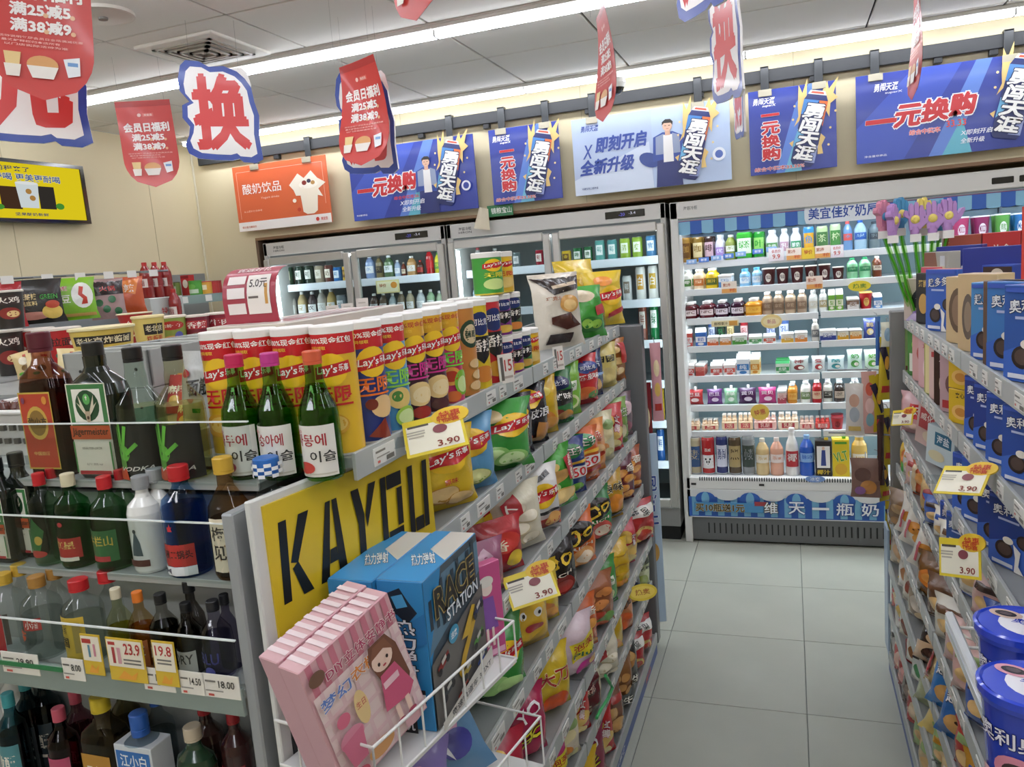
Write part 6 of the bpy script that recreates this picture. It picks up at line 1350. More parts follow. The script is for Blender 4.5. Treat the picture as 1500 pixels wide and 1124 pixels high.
liq(282, 2, .05, .15, '6a6460', '18181a', None, 'round', 'miniature black-capped bottle in the back row', y=1.02, d=.03, liquid=None)
liq(313, 2, .052, .13, 'b4b0c8', '1c1c22', [('t', 'BLU', 0, .1, .6, .3, '3a3a8a'), ('e', 0, -.25, .16, .14, '5a5aa8')], 'round', 'miniature violet bottle with a black cap beside the side panel', lz=.24, lh=.5, liquid=('8a84b8', .55))
liq(331, 2, .04, .13, '8a84a0', '1c1c22', None, 'round', 'miniature bottle squeezed behind the violet one', y=1.02, d=.03)
# lower shelf
LOWER = [(22, .055, .2, '2f5f6a', '3f9aa0', '4f8a90', 'first teal-capped bottle on the lower shelf', .99), (50, .055, .205, '2a4a54', '3f9aa0', '2f3a40', 'second teal-capped bottle on the lower shelf', 1.04), (76, .055, .205, '2a4a54', '3f9aa0', '2f3a40', 'third teal-capped bottle on the lower shelf', 1.06),
         (92, .058, .185, '8a4a5a', 'c8566a', 'b84a6a', 'front pink-capped bottle on the lower shelf', .99), (120, .055, .19, '7a4452', 'c8566a', '9a4a5a', 'rear pink-capped bottle on the lower shelf', 1.04), (155, .085, .215, '9a8458', 'd0b52a', 'b8842a', 'wide amber bottle with a yellow cap on the lower shelf', 1.0), (190, .06, .215, '7a7450', 'd0b52a', '8a7a3a', 'yellow-capped bottle at the back of the lower shelf', 1.06),
         (236, .055, .2, 'b9c6cc', '2f62b8', '9ab0c8', 'blue-capped bottle at the back of the lower shelf', 1.055), (283, .075, .185, '24402c', 'c8b8a0', 'b8302c', 'dark green bottle with a red-rimmed cap on the lower shelf', .995), (305, .06, .2, '3a2420', 'a8242c', '5a1c1c', 'dark bottle with a red cap on the lower shelf', 1.05), (345, .055, .205, '3a1c1c', 'a8242c', '8a2424', 'red-capped bottle beside the side panel on the lower shelf', 1.03)]
for px, w, h, c, cp, lc, lab, y in LOWER:
    liq(px, 3, w, h, c, cp, [('r', 0, 0, .92, .9, lc), ('t', '果立方' if 'amber' in lab else '微醺', 0, .1, .7, .3, 'ece6d6'), ('r', 0, -.2, .7, .06, 'ece6d6')], 'spirit', lab, y=y, mat='gloss' if c in ('24402c', '3a1c1c', '3a2420') else 'glass', lz=.3, lh=.5, flat='amber' in lab, d=.055, liquid=(c, .6))
liq(36, 3, .06, .235, 'dcdcd8', '2a2a2c', None, 'spirit', 'white bottle with a black cap at the back of the lower shelf', y=1.06, mat='gloss')
p = on_y(210, 1095, 1.0)
o = box((p[0], 1.0, .869), .085, .14, .05, 'dfe4ea', [('r', 0, .3, .9, .26, '2f72c0'), ('t', '江小白', 0, .3, .7, .18, 'f2f5f8'), ('r', 0, -.1, .7, .05, '9ab0c8'), ('e', 0, -.3, .2, .1, '8fb0d9')], name='liquor_box')
MB('2f62b8').lathe([(.016, 0), (.016, .012), (.015, .013), (.016, .015), (.016, .04), (.014, .042)], 14).build('cap', 'plastic', o, (0, 0, .15)); MB('cfdce4').lathe([(.03, 0), (.014, .012)], 14).build('bottle_neck', 'glass', o, (0, 0, .14))
tag(o, 'white and blue boxed bottle with a blue cap on the lower shelf', 'bottle')

# ================================================================== yellow KAYOU board and its wire rack
ka = math.radians(9.5)
KB = empty('card_rack', (-.785, .955, 0), -ka)            # local +y runs along the board, +x points into the aisle
bd = MB('d9d9d6').box(-.012, .0, 0, .47, .45, 1.475, b=.002).build('white_frame', 'plastic', KB)
face = MB('e0c02a').box(.0, .004, .022, .468, 1.245, 1.462).build('yellow_header', 'card', KB)
MB('1c1b1c').box(.0, .0035, .022, .468, .47, 1.245).build('black_panel', 'card', KB)
# stencil letters K A Y O U
def stencil():
    P = []
    def poly(pts, x): P.append([((x+a)/5.6-.46, b*.62-.31+.0) for a, b in pts])
    sk = .1
    def S(a, b): return (a+sk*b, b)
    L = lambda pts, x: poly([S(a, b) for a, b in pts], x)
    L([(0, 0), (.22, 0), (.22, 1), (0, 1)], 0); L([(.26, .46), (.56, 1), (.86, 1), (.46, .42)], 0); L([(.3, .38), (.46, .44), (.86, 0), (.56, 0)], 0)
    L([(0, 0), (.26, 0), (.44, 1), (.28, 1)], 1.08); L([(.48, 1), (.64, 1), (.86, 0), (.6, 0)], 1.08); L([(.3, .2), (.58, .2), (.54, .38), (.34, .38)], 1.08)
    L([(.0, 1), (.26, 1), (.42, .62), (.42, .0), (.2, 0), (.2, .52)], 2.18); L([(.46, .6), (.62, 1), (.88, 1), (.5, .42)], 2.18)
    L([(0, 0), (.2, 0), (.2, 1), (0, 1)], 3.22); L([(.23, .8), (.8, .8), (.8, 1), (.23, 1)], 3.22); L([(.23, 0), (.8, 0), (.8, .2), (.23, .2)], 3.22); L([(.6, .23), (.8, .23), (.8, .77), (.6, .77)], 3.22)
    L([(0, 0), (.2, 0), (.2, 1), (0, 1)], 4.28); L([(.23, 0), (.57, 0), (.57, .2), (.23, .2)], 4.28); L([(.6, 0), (.8, 0), (.8, 1), (.6, 1)], 4.28)
    return [('p', q, '17181a') for q in P]
add_print(face, stencil(), .446, .217, lambda u, v, d: (.004+d, u+.245, v+1.36), name='lettering')
RZ = 1.045; RD = .2
sh = MB('dedddb').box(.004, RD, -.01, .42, RZ-.006, RZ).build('tray', 'plastic', KB)
W = 'e6e5e2'
MB(W).tube([(.005, -.01, RZ+.078), (RD, -.01, RZ+.078), (RD, .42, RZ+.078), (.005, .42, RZ+.078)], .0028, 6).build('top_wire', 'plastic', KB)
MB(W).tube([(.005, -.01, RZ+.002), (RD, -.01, RZ+.002), (RD, .42, RZ+.002), (.005, .42, RZ+.002)], .0028, 6).build('bottom_wire', 'plastic', KB)
for k in range(8):
    y = -.01+.43*k/7
    MB(W).tube([(RD, y, RZ), (RD, y, RZ+.078)], .002, 5).build('upright_wire', 'plastic', KB)
for k in range(4): MB(W).tube([(.05+.05*k, -.01, RZ), (.05+.05*k, -.01, RZ+.078)], .002, 5).build('upright_wire', 'plastic', KB)
# second basket below
R2 = .80
MB('d4d3d0').box(.004, RD+.02, -.01, .46, R2-.006, R2).build('tray', 'plastic', KB)
MB(W).tube([(.005, -.01, R2+.105), (RD+.02, -.01, R2+.105), (RD+.02, .46, R2+.105), (.005, .46, R2+.105)], .0028, 6).build('top_wire', 'plastic', KB)
for k in range(8):
    y = -.01+.47*k/7
    MB(W).tube([(RD+.02, y, R2), (RD+.02, y, R2+.105)], .002, 5).build('upright_wire', 'plastic', KB)
tag(KB, 'yellow and black board with stencil letters and a white wire rack', 'display rack')
# toys in the rack
RACE = [('r', 0, 0, 1, 1, '4a5660'), ('p', [(-.5, .5), (-.5, -.1), (-.38, .1), (-.2, .5)], '2f86c0'), ('p', [(-.5, .0), (.5, .22), (.5, .45), (-.2, .45)], '5f7f96')]+[('r', -.42+k*.1, .25+.01*k, .05, .2+.06*(k % 3), '2a3a48') for k in range(9)] + \
       [('p', [(-.5, -.05), (.5, .12), (.5, -.5), (-.5, -.5)], '6a6763'), ('t', 'RACE', .0, .3, .74, .2, '1c1a16', {'outline': 'b09a5a', 'bold': .03}), ('t', 'STATION', .1, .16, .6, .09, 'dfe6ec', {'outline': '24303a'}), ('e', -.12, -.0, .09, .06, '3f9ac0'), ('t', '速度', -.12, .0, .11, .05, 'eef2f4'),
        ('p', [(-.1, -.3), (.0, -.2), (.3, .0), (.36, -.02), (.05, -.26), (-.05, -.36)], 'c8a02a'), ('p', [(.0, -.1), (.14, -.12), (.3, .04), (.24, .06)], 'd0aa30')]
for (x, y, c, r) in ((-.34, -.1, '8a2a24', .3), (-.3, -.3, '3a3f44', .2), (.34, .0, '2f3a60', .4), (.05, -.32, 'b8a03a', .2), (.28, -.2, '4f8a3a', .3), (-.1, -.42, 'a83a2c', .2), (.3, -.36, '2f4f9a', .3)):
    RACE += [('r', x, y, .2, .05, c, r), ('e', x-.07, y-.04, .035, .025, '1c1c1e'), ('e', x+.07, y+.0, .035, .025, '1c1c1e'), ('r', x, y+.02, .08, .03, 'c9c6be', r)]
RACE += [('p', [(-.5, -.5), (.5, -.5), (.5, -.36), (-.5, -.44)], 'cfcbc2'), ('t', '竞速轨道车 3EIXT', .05, -.46, .8, .05, '2a2a2a')]
NARROW = [('p', [(-.5, .5), (.5, .5), (.5, .2), (-.5, -.05)], '2f86c0'), ('p', [(-.5, .1), (.5, .3), (.5, .1), (-.5, -.1)], '2a78b4'), ('p', [(-.3, .42), (.0, .46), (.2, .36), (.35, .3), (.1, .22), (-.1, .28), (-.35, .3)], '1c2a36'), ('p', [(-.2, .4), (.05, .42), (.15, .34), (-.1, .32)], '4fa8d9')] + \
         [('t', c, .0, .2-.1*k, .55, .1, 'eef2f4', {'outline': '1a2028'}) for k, c in enumerate('热力弹射')]+[('r', 0, -.2, .7, .0, '1a2028')]+[('r', -.3+.2*i, -.22-.03*j, .2, .03, '17191c' if (i+j) % 2 else 'f0f0ee') for i in range(4) for j in range(3)]+[('r', -.05, -.4, .4, .28, '17191c')]+[('t', c, -.05, -.32-.07*k, .3, .06, 'eef2f4') for k, c in enumerate('赛车轨')]
TOPR = [('p', [(-.5, .5), (-.5, -.5), (.5, -.5), (.5, -.1), (-.1, .1), (-.1, .5)], '3f94cc'), ('t', '热力弹射', .0, -.1, .5, .24, 'eef2f4', {'outline': '1a2028', 'turn': .5})]
for k, (x, y, lab) in enumerate(((-.612, 1.195, 'front blue race track game box in the wire rack'), (-.698, 1.185, 'rear blue race track game box in the wire rack'))):
    o = box((x, y, RZ+.001), .083, .262, .235, '2f86c0', NARROW, RACE, TOPR, rz=0, name='game_box', cols={'+z': 'd3cfc6', '-y': '2f86c0', '+x': '4a5660'})
    tag(o, lab, 'game box', 'boxes in the wire rack')
DOLL = [('r', 0, 0, 1, 1, 'd9a9b0')]+[('r', -.42+.12*k, .38, .06, .24, 'cf7f90') for k in range(8)]+[('r', 0, -.06+.0*k, 1, .002, 'd9a9b0') for k in range(1)]+[('r', 0, -.1, .96, .76, 'ecd6d4')]+[('r', -.4+.16*k, -.1, .04, .76, 'e3c3c6') for k in range(6)]+[('r', 0, -.4+.12*k, .96, .03, 'e3c3c6') for k in range(6)] + \
       [('t', 'DIY立体安静书', .08, .36, .8, .075, 'b8466a', {'outline': 'f3e6e2', 'turn': .0}), ('e', -.4, .4, .08, .05, '7a5a4a'), ('t', '梦幻', -.3, .2, .32, .09, '5f7fc8', {'outline': 'f3e6e2'}), ('t', '衣橱', .02, .22, .3, .09, 'd9833a', {'outline': 'f3e6e2'}),
        ('p', [(.06, .2), (.1, .3), (.3, .3), (.38, .18), (.42, -.1), (.36, -.2), (.3, -.05), (.12, .02)], '7a5040'), ('e', .2, .16, .12, .085, 'f0cfbe'), ('p', [(.08, .2), (.14, .28), (.28, .28), (.34, .16), (.24, .22)], '8a5c48'), ('e', .15, .14, .014, .014, '3a2a2a'), ('e', .25, .15, .014, .014, '3a2a2a'), ('e', .2, .11, .02, .008, 'c8505a'),
        ('p', [(.12, .06), (.3, .07), (.42, -.18), (.34, -.24), (.06, -.2)], 'cf5f80'), ('p', [(.12, .0), (.3, .0), (.3, -.05), (.12, -.05)], 'ecc3cc'), ('r', .18, -.28, .05, .12, 'f0cfbe'), ('r', .3, -.28, .05, .12, 'f0cfbe'), ('e', .17, -.35, .05, .02, 'b8566a'), ('e', .31, -.35, .05, .02, 'b8566a'),
        ('e', -.14, .0, .07, .13, 'e6c890'), ('t', '生日', -.14, .03, .1, .05, 'c8605a'), ('e', -.34, .03, .07, .05, 'd9708a'), ('e', -.32, -.12, .13, .07, 'd98aa0'), ('p', [(-.44, -.12), (-.2, -.1), (-.24, -.32), (-.4, -.32)], 'cf6f8a'), ('e', -.1, -.36, .15, .06, 'd9a06a'), ('e', -.36, -.4, .09, .05, 'c8566a'), ('e', .3, -.4, .12, .05, 'e0b0b8')]
for k, (x, y, lab) in enumerate(((-.652, .905, 'front pink doll craft box leaning in the wire rack'), (-.70, .925, 'rear pink doll craft box leaning in the wire rack'))):
    o = empty('craft_box', (x, y, RZ+.002), rot=(math.radians(15), 0, math.radians(-17)))
    b = MB('d9a9b0').box(-.022, .022, 0, .185, 0, .232, b=.0015, cols={'-y': 'd9a9b4', '+z': 'd9b0b4', '+x': 'd9a9b0'}).build('box_body', 'card', o)
    add_print(b, DOLL, .183, .23, lambda u, v, d: (.022+d, u+.0925, v+.116), name='printed_front')
    add_print(b, [('r', 0, -.4+.1*k2, 1, .05, 'e9d6d8') for k2 in range(9)], .042, .18, lambda u, v, d: (u, v+.0925, .232+d), name='printed_top')
    tag(o, lab, 'craft box', 'boxes in the wire rack')
o = box((-.575, 1.335, RZ+.002), .075, .19, .02, 'c8568a', [('e', 0, .25, .2, .08, 'f0d9d0'), ('p', [(-.2, .15), (.2, .15), (.3, -.2), (-.3, -.2)], '8a5aa8'), ('e', 0, .32, .24, .06, 'e6e0d8'), ('r', -.08, -.28, .08, .2, 'f0d9d0'), ('r', .1, -.28, .08, .2, 'f0d9d0'), ('r', 0, -.45, .9, .06, 'e6b0c8')], rz=math.radians(60), name='doll_pack'); tag(o, 'narrow pink doll pack at the far end of the wire rack', 'toy')
for k, (y, c, lab, r) in enumerate(((1.06, '8a7ab8', 'purple toy pouch in the lower wire basket', .3), (1.28, '5f86a8', 'bluish toy pouch in the lower wire basket', -.2))):
    o = bag((-.63, y, R2+.004), .16, .2, .05, c, [('e', 0, .1, .25, .18, 'd9a0c0'), ('e', .1, -.15, .25, .16, '4a4a9a'), ('p', [(-.3, .4), (-.1, .1), (-.25, .0), (.0, -.3)], 'e9e6ee')], rz=math.radians(50), lean=.5, roll=r, seed=k+90, name='toy_pouch'); tag(o, lab, 'toy')

# ================================================================== left side, behind the bottle display
# display carton and leaflet on top of the snack unit
o = box((-1.13, 1.72, 1.501), .21, .215, .56, 'e6dfd2', None, None, [('r', 0, 0, .96, .96, 'e9e0d6')]+[('r', -.3+.2*k, .0, .12, .8, 'c0525a') for k in range(4)]+[('r', -.3+.2*k, .05, .09, .6, 'f0e6e0') for k in range(4)], name='display_carton', cols={'-y': 'd9cfc0', '+x': 'ddd6c8'})
tag(o, 'flat white and red printed carton behind the yellow crisp tubes', 'carton')
p = at_d(362, 447, 2.15)
o = empty('leaflet', (-1.165, 1.53, 1.717), math.radians(10))
def lf(u, v): return ((u-.5)*.13, .03-.07*math.sin(2.2*v), .105*v+.004*0)
b = MB('a83a4a').grid(lambda u, v: ((u-.5)*.13, -.02+.10*v-.05*math.sin(2.6*v), .125*math.sin(1.5*v)), 6, 8).build('curved_card', 'card', o)
MB('dedad6').grid(lambda u, v: ((u-.5)*.13, -.018+.10*v-.05*math.sin(2.6*v)+.002, .125*math.sin(1.5*v)), 6, 8, flip=True).build('card_back', 'card', o)
def onl(u, v, d):
    t = v/.13+.5
    return (u, -.02+.10*t-.05*np.sin(2.6*t)-d, .125*np.sin(1.5*t)+d)
add_print(b, [('t', '优选好礼', 0, .36, .7, .14, 'f3e6e2'), ('r', -.26, .1, .36, .16, 'f0e6e2'), ('r', -.26, -.12, .36, .16, 'f0e6e2'), ('r', -.26, -.34, .36, .14, 'f0e6e2'), ('r', .2, -.12, .46, .6, 'f0e9e2'), ('t', '5.0元', .2, .02, .36, .16, '3a302c'), ('r', .1, -.2, .2, .03, '6a605a'), ('r', .36, -.15, .06, .3, 'cf9a4a')], .12, .125, onl, mx=.02)
tag(o, 'curved dark red leaflet standing on the printed carton', 'leaflet')
for k, (px, py, w, h) in enumerate(((487, 455, .042, .03), (509, 452, .04, .03), (531, 448, .04, .045))):
    p = at_d(px, py, 2.35)
    o = empty('price_card', (p[0], p[1], 1.5))
    cdm = MB('dcd3cc').box(-w/2, w/2, -.001, .001, p[2]-1.5-h/2, p[2]-1.5+h/2).build('card', 'paper', o)
    add_print(cdm, [('r', 0, .2, .6, .08, 'b8aea4'), ('r', 0, -.1, .6, .08, 'b8aea4')], w, h, loc=(0, -.001, p[2]-1.5))
    MB('9a9c9c').tube([(0, .003, 0), (0, .003, p[2]-1.5)], .0015, 5).build('stand', 'steel', o)
    tag(o, '%s blank pale price card standing before the glass coolers' % ('first', 'second', 'third')[k], 'price card', 'blank price cards before the coolers')
# grey trays on the back half of the unit top
TR = empty('grey_tray', (-1.30, 2.12, 1.501))
def tray(t, w, d, h, c='9a9c98'):
    MB(c).box(-w/2, w/2, -d/2, d/2, 0, .008, b=.002).build('tray_base', 'plastic', t)
    for q in ((-w/2, w/2, -d/2, -d/2+.01), (-w/2, w/2, d/2-.01, d/2), (-w/2, -w/2+.01, -d/2, d/2), (w/2-.01, w/2, -d/2, d/2)):
        MB(c).box(q[0], q[1], q[2], q[3], .004, h, b=.002).build('tray_wall', 'plastic', t)
    for k in range(4):
        y = -d/2+d*(k+1)/5
        MB('b3b5b0').box(-w/2, w/2, y-.006, y+.006, h-.012, h, b=.002).build('cross_bar', 'plastic', t)
    for x in (-w*.3, w*.35): MB('3a3a3a').lathe([(.004, 0), (.004, .002)], 8).build('screw', 'steel', t, (x, -d/2-.001, h*.5), (math.pi/2, 0, 0))
tray(TR, .30, .5, .07)
tag(TR, 'rear grey slatted tray behind the vodka bottles', 'tray', 'grey trays')
SC = empty('side_counter', (-1.63, 1.67, 0))
MB('8e9192').box(-.15, .15, -.5, .75, 0, 1.46, b=.004).build('body', 'shelf_metal', SC)
MB('b4b6b2').box(-.155, .155, -.505, .755, 1.46, 1.475, b=.003).build('top', 'plastic', SC)
tag(SC, 'grey counter behind the bottle display', 'counter')
T2 = empty('grey_tray', (-1.63, 1.80, 1.476)); tray(T2, .28, .56, .095); tag(T2, 'lower of two stacked grey slatted trays', 'tray', 'grey trays')
clone(T2, (-1.63, 1.80, 1.572), None, 'upper of two stacked grey slatted trays', 'tray')
for k, (px, py, c, d) in enumerate(((238, 570, 'c03a34', 1.72), (262, 560, 'd98a7a', 1.8), (225, 545, 'b83a44', 1.9), (205, 548, 'd9a05a', 1.95))):
    p = at_d(px, py, d)
    o = bag((p[0], p[1]+.06, 1.478 if k < 2 else 1.5), .09, .1, .03, c, [('t', '麻辣', 0, .1, .7, .25, 'f6efe6'), ('e', 0, -.22, .25, .15, 'e0b86a')], lean=.35, seed=200+k, nu=6, nv=8, name='snack_packet'); tag(o, '%s snack packet by the grey tray behind the vodka bottles' % cname(c), 'snack packet', 'packets by the grey tray')
p = at_d(300, 600, 1.62)
o = bag((p[0], p[1], 1.478), .16, .2, .06, 'b4b5b2', [('t', '面筋', .08, .15, .5, .2, '1f1f1d', {'turn': .1}), ('e', -.2, .3, .08, .05, 'b8343a'), ('r', .05, -.12, .14, .05, '3f8a4a'), ('r', .0, -.3, .5, .16, 'cfd0cc')], rz=math.radians(-12), lean=.12, seed=77, name='snack_bag'); tag(o, 'silver snack bag with the black characters 面筋', 'snack bag')
# white basket at the left edge
bk = empty('white_basket', (-1.635, 1.30, 1.476))
pts0, pts1 = rounded(.20, .15, .03), rounded(.26, .2, .035)
m = MB('dedad6'); loft(m, [[(x, y, 0) for x, y in pts0], [(x, y, .10) for x, y in pts1]], 'dedad6', cap=False); m.add([(x, y, .001) for x, y in pts0], [tuple(range(len(pts0)))], 'dedad6')
m.build('basket_wall', 'plastic', bk)
MB('e6e3df').tube([(x, y, .10) for x, y in pts1], .006, 6, closed=True).build('rim', 'plastic', bk)
for k in range(7):
    for j in range(2):
        MB('4a4744').box(-.085+.028*k, -.072+.028*k, -.095-.006*j, -.088-.006*j, .03+.03*j, .042+.03*j).build('slot', 'plastic', bk)
tag(bk, 'white slotted plastic basket at the left edge', 'basket')
for k in range(5):
    o = MB('5a2c22').lathe([(0, 0), (.016, .008), (.02, .02), (.014, .034), (0, .04)], 12).build('chocolate_egg', 'foil', None, (-1.705+.035*k, 1.29+.012*(k % 2), 1.55)); tag(o, 'brown wrapped sweet in the white basket', 'sweet', 'sweets in the white basket')
# ---- second shelf unit with instant noodles on top
NU = empty('noodle_shelf_unit', (-2.37, 2.45, 0))
MB('7d8081').box(-.56, .56, -.9, .75, 0, .08).build('plinth', 'shelf_metal', NU)
MB('85888a').box(-.01, .01, -.9, .75, .08, 1.56).build('back_panel', 'shelf_metal', NU)
for z in (.4, .8, 1.2, 1.56):
    s = MB('9a9d9c').box(-.56, .56, -.9, .75, z-.02, z).build('shelf', 'shelf_metal', NU)
for y in (-.9, .75): MB(POST).box(-.56, .56, y-.015, y+.015, 0, 1.55).build('end_panel', 'shelf_metal', NU)
tag(NU, 'grey shelf unit carrying instant noodle tubs', 'shelf unit')
def noodle(px, py, d, w, h, c, lid, spec, lab, taper=.78):
    p = at_d(px, py, d); h *= 1.22; o = cup((p[0], p[1], 1.561), w, h, c, lid, spec, rz=facing(px, py, 0), taper=taper, name='noodle_cup', n=24); tag(o, lab, 'noodle cup', 'instant noodle tubs'); return o
KNG = lambda t, c, f: [('r', 0, .3, .8, .26, c), ('t', t, 0, .3, .7, .2, 'f3ece0'), ('e', 0, -.1, .35, .18, f), ('e', .1, -.12, .2, .1, 'e6c88a')]
noodle(12, 505, 2.75, .10, .13, '2a2422', 'c9c3b8', KNG('火鸡', '3a2a28', '8a2a24'), 'dark noodle cup at the left edge')
o = noodle(14, 455, 2.8, .10, .11, '2a2422', 'd6d0c4', KNG('火鸡', '3a2a28', '8a2a24'), 'dark noodle cup stacked on another at the left edge'); o.location.z = 1.561+.16
noodle(48, 500, 2.85, .145, .125, 'b8262a', 'd9cfc4', [('t', '拉面', .1, .2, .4, .24, '2a1c1c'), ('e', -.2, .1, .05, .05, 'ece0d0'), ('e', .25, -.2, .08, .08, 'ece0d0'), ('e', .0, -.3, .1, .05, '3a2a24')], 'rear red noodle bucket')
noodle(86, 503, 2.7, .145, .125, 'b8262a', 'd9cfc4', [('t', '拉面', .05, .25, .4, .22, '2a1c1c'), ('e', -.25, .1, .05, .05, 'ece0d0'), ('e', .25, .2, .04, .06, 'ece0d0'), ('e', .0, -.1, .1, .08, '4a6a5a')], 'front red noodle bucket')
YB = [('r', 0, .3, .95, .22, '241c18'), ('t', '老北京炸酱面', 0, .3, .85, .16, 'ecdfb8'), ('e', -.2, -.1, .14, .16, 'ecdca0'), ('e', .1, -.15, .2, .2, 'f0e3b0'), ('e', .1, -.2, .1, .08, '7a4a2a'), ('e', .0, -.35, .2, .06, '4f9a3a'), ('e', .3, .0, .08, .1, 'f0dcd8')]
noodle(152, 503, 2.5, .185, .125, 'd9bb5a', 'e6d9a8', YB, 'wide yellow noodle bucket with a black band')
noodle(220, 492, 2.9, .11, .135, 'd6c06a', 'ecd9a0', [('r', .15, .25, .6, .28, '241c18'), ('t', '老北京', .15, .27, .5, .16, 'ecdfb8'), ('t', '炸酱面', .15, .02, .5, .14, 'b83a24'), ('e', .15, -.25, .22, .14, 'c8925a')], 'narrow yellow noodle cup with a black band')
noodle(252, 480, 3.05, .11, .125, '8fa04a', 'e0d3c0', [('e', 0, .32, .4, .13, 'b8322c'), ('t', '出前一丁', 0, .32, .6, .1, 'f3ece0'), ('e', -.05, -.15, .36, .18, 'd9a05a'), ('e', .2, .0, .14, .14, '5f5fa8')], 'green and red noodle cup')
noodle(287, 470, 3.1, .10, .12, '7a2434', 'ddd0c4', KNG('香辣', 'b8343a', '8a4a3a'), 'maroon noodle cup nearest the green and red cup')
noodle(322, 468, 3.2, .11, .12, '8a2434', 'ddd0c4', KNG('牛肉', 'a82c34', '6a4a3a'), 'maroon noodle cup half hidden by the red leaflet')
noodle(198, 466, 3.15, .13, .07, 'b8302c', 'e3d3b0', [('t', '合味道', 0, 0, .6, .4, 'f3ece0')], 'low red noodle bowl behind the narrow yellow cup', taper=.7).location.z = 1.561+.087
o = noodle(198, 485, 3.17, .13, .07, 'a8342c', 'e3d3b0', [('t', '合味道', 0, 0, .6, .4, 'f3ece0')], 'low red noodle bowl under another bowl', taper=.7)
for k, (px, py, d, c) in enumerate(((38, 520, 2.45, 'd9c08a'), (55, 528, 2.4, 'e0c890'), (98, 525, 2.4, 'e6d3a0'), (130, 513, 2.3, 'dfca88'), (148, 513, 2.28, 'e3d090'), (168, 511, 2.26, 'e6d59a'), (188, 512, 2.24, 'e3d090'), (205, 510, 2.26, 'dcc684'))):
    p = at_d(px, py, d+.12)
    o = bag((min(p[0], -1.86), max(p[1], 1.62), 1.562), .075, .09, .025, c, [('e', 0, .15, .2, .16, 'f3ead0'), ('e', .05, -.15, .2, .12, '7a5a2a'), ('e', -.2, -.35, .15, .06, '5fae3a'), ('r', .2, .35, .3, .1, 'b84a3a')], rz=facing(px, py, 0)+math.radians((-20, 15, -10, -8, 0, 8, 12, 20)[k]), lean=.2, roll=(-.2, .1, .1, -.1, -.05, .05, .1, .15)[k], seed=300+k, nu=6, nv=8, name='seasoning_packet'); tag(o, 'pale yellow packet standing before the noodle buckets', 'packet', 'pale yellow packets before the noodle buckets')
# ---- shelves along the left wall
WS = empty('wall_shelf', (0, 0, 0))
MB('85888a').box(-4.035, -4.02, 1.5, 4.75, .1, 1.92).build('back_panel', 'shelf_metal', WS)
for z in (.1, .6, 1.1, 1.60):
    s = MB('9a9d9c').box(-4.03, -3.35 if z < 1.5 else -3.3, 1.5, 3.85, z-.02, z).build('shelf', 'shelf_metal', WS)
s = MB('8fa09a').box(-4.03, -3.56, 3.9, 4.42, 1.745, 1.765).build('shelf', 'shelf_metal', WS)
MB('8fa09a').box(-4.03, -3.55, 4.385, 4.395, 1.72, 1.775).build('price_rail', 'shelf_metal', s)
MB('8fa09a').box(-3.56, -3.55, 3.9, 4.39, 1.72, 1.775).build('price_rail', 'shelf_metal', s)
for y in (3.98, 4.2): MB('e6e3dc').box(-3.549, -3.547, y-.03, y+.03, 1.728, 1.768).build('price_tag', 'paper', s)
MB('6a6c6d').tube([(-3.30, 1.5, 1.915), (-3.30, 3.6, 1.925)], .006, 6).build('hook_rail', 'steel', WS)
for y in (2.35, 2.55, 2.75, 2.93, 3.1, 3.25, 3.4):
    MB('9a9c9c').tube([(-3.30, y, 1.92), (-3.22, y, 1.915)], .003, 5).build('hook', 'steel', WS)
    q = MB('e3dfd8').box(-3.212, -3.21, y-.03, y+.03, 1.895, 1.93).build('price_tag', 'paper', WS)
tag(WS, 'grey wall shelves with hooks and price tags along the left wall', 'shelf unit')
def wbag(px, py, X, w, h, c, sp, lab, z=None, rz=58):
    p = on_x(px, py, X)
    o = bag((X, p[1], (p[2]-h/2) if z is None else z), w, h, .04, c, sp, rz=math.radians(rz), lean=.06, seed=int(px)+400, nu=8, nv=10); tag(o, lab, 'snack bag', 'bags on the left wall shelf')
wbag(14, 447, -3.22, .12, .20, 'a8242a', [('t', '螺', 0, .25, .5, .2, 'f0dfd0'), ('t', '蛳', 0, .0, .5, .2, 'f0dfd0'), ('t', '粉', 0, -.25, .5, .2, 'f0dfd0')], 'narrow red noodle bag at the left edge of the wall shelf')
wbag(52, 442, -3.22, .24, .20, '24221f', [('t', '重庆酸辣', -.2, .12, .44, .16, 'e0c88a'), ('t', '火锅底料', -.2, -.05, .44, .12, 'e0c88a'), ('t', 'GREEN', .25, .1, .34, .12, '3f9a3a'), ('e', -.1, -.36, .35, .1, 'c98a7a'), ('e', .28, -.28, .2, .18, 'd9b85a'), ('e', .3, -.1, .14, .1, 'b84a34')], 'black hot-pot bag on the left wall shelf')
wbag(108, 438, -3.22, .21, .20, '7fb52a', [('e', .2, .08, .26, .34, 'e6e6dc'), ('p', [(.15, .32), (.25, .3), (.2, .12), (.3, .02), (.3, -.15), (.15, -.16), (.2, -.02), (.1, .1)], 'c03a2c'), ('t', '香辣', -.25, .28, .25, .12, 'c83a4a', {'outline': 'f0ead8'}), ('t', '豆', -.2, .0, .2, .2, 'eef0d8'), ('r', 0, -.43, .9, .08, 'c8a05a')], 'lime green bag with a red chilli on the left wall shelf')
wbag(158, 438, -3.22, .17, .20, 'a88a88', [('p', [(-.5, .5), (.5, .5), (.5, .12), (-.5, .1)], '2a1c1c'), ('t', '火锅', 0, .28, .5, .14, 'b83a34'), ('e', -.3, -.1, .12, .1, '2f6a44'), ('e', .1, -.02, .12, .1, '2f6a44'), ('e', -.1, -.28, .12, .1, '2f6a44'), ('e', .25, -.35, .12, .1, '2f6a44')], 'pinkish hot-pot bag with green discs on the left wall shelf')
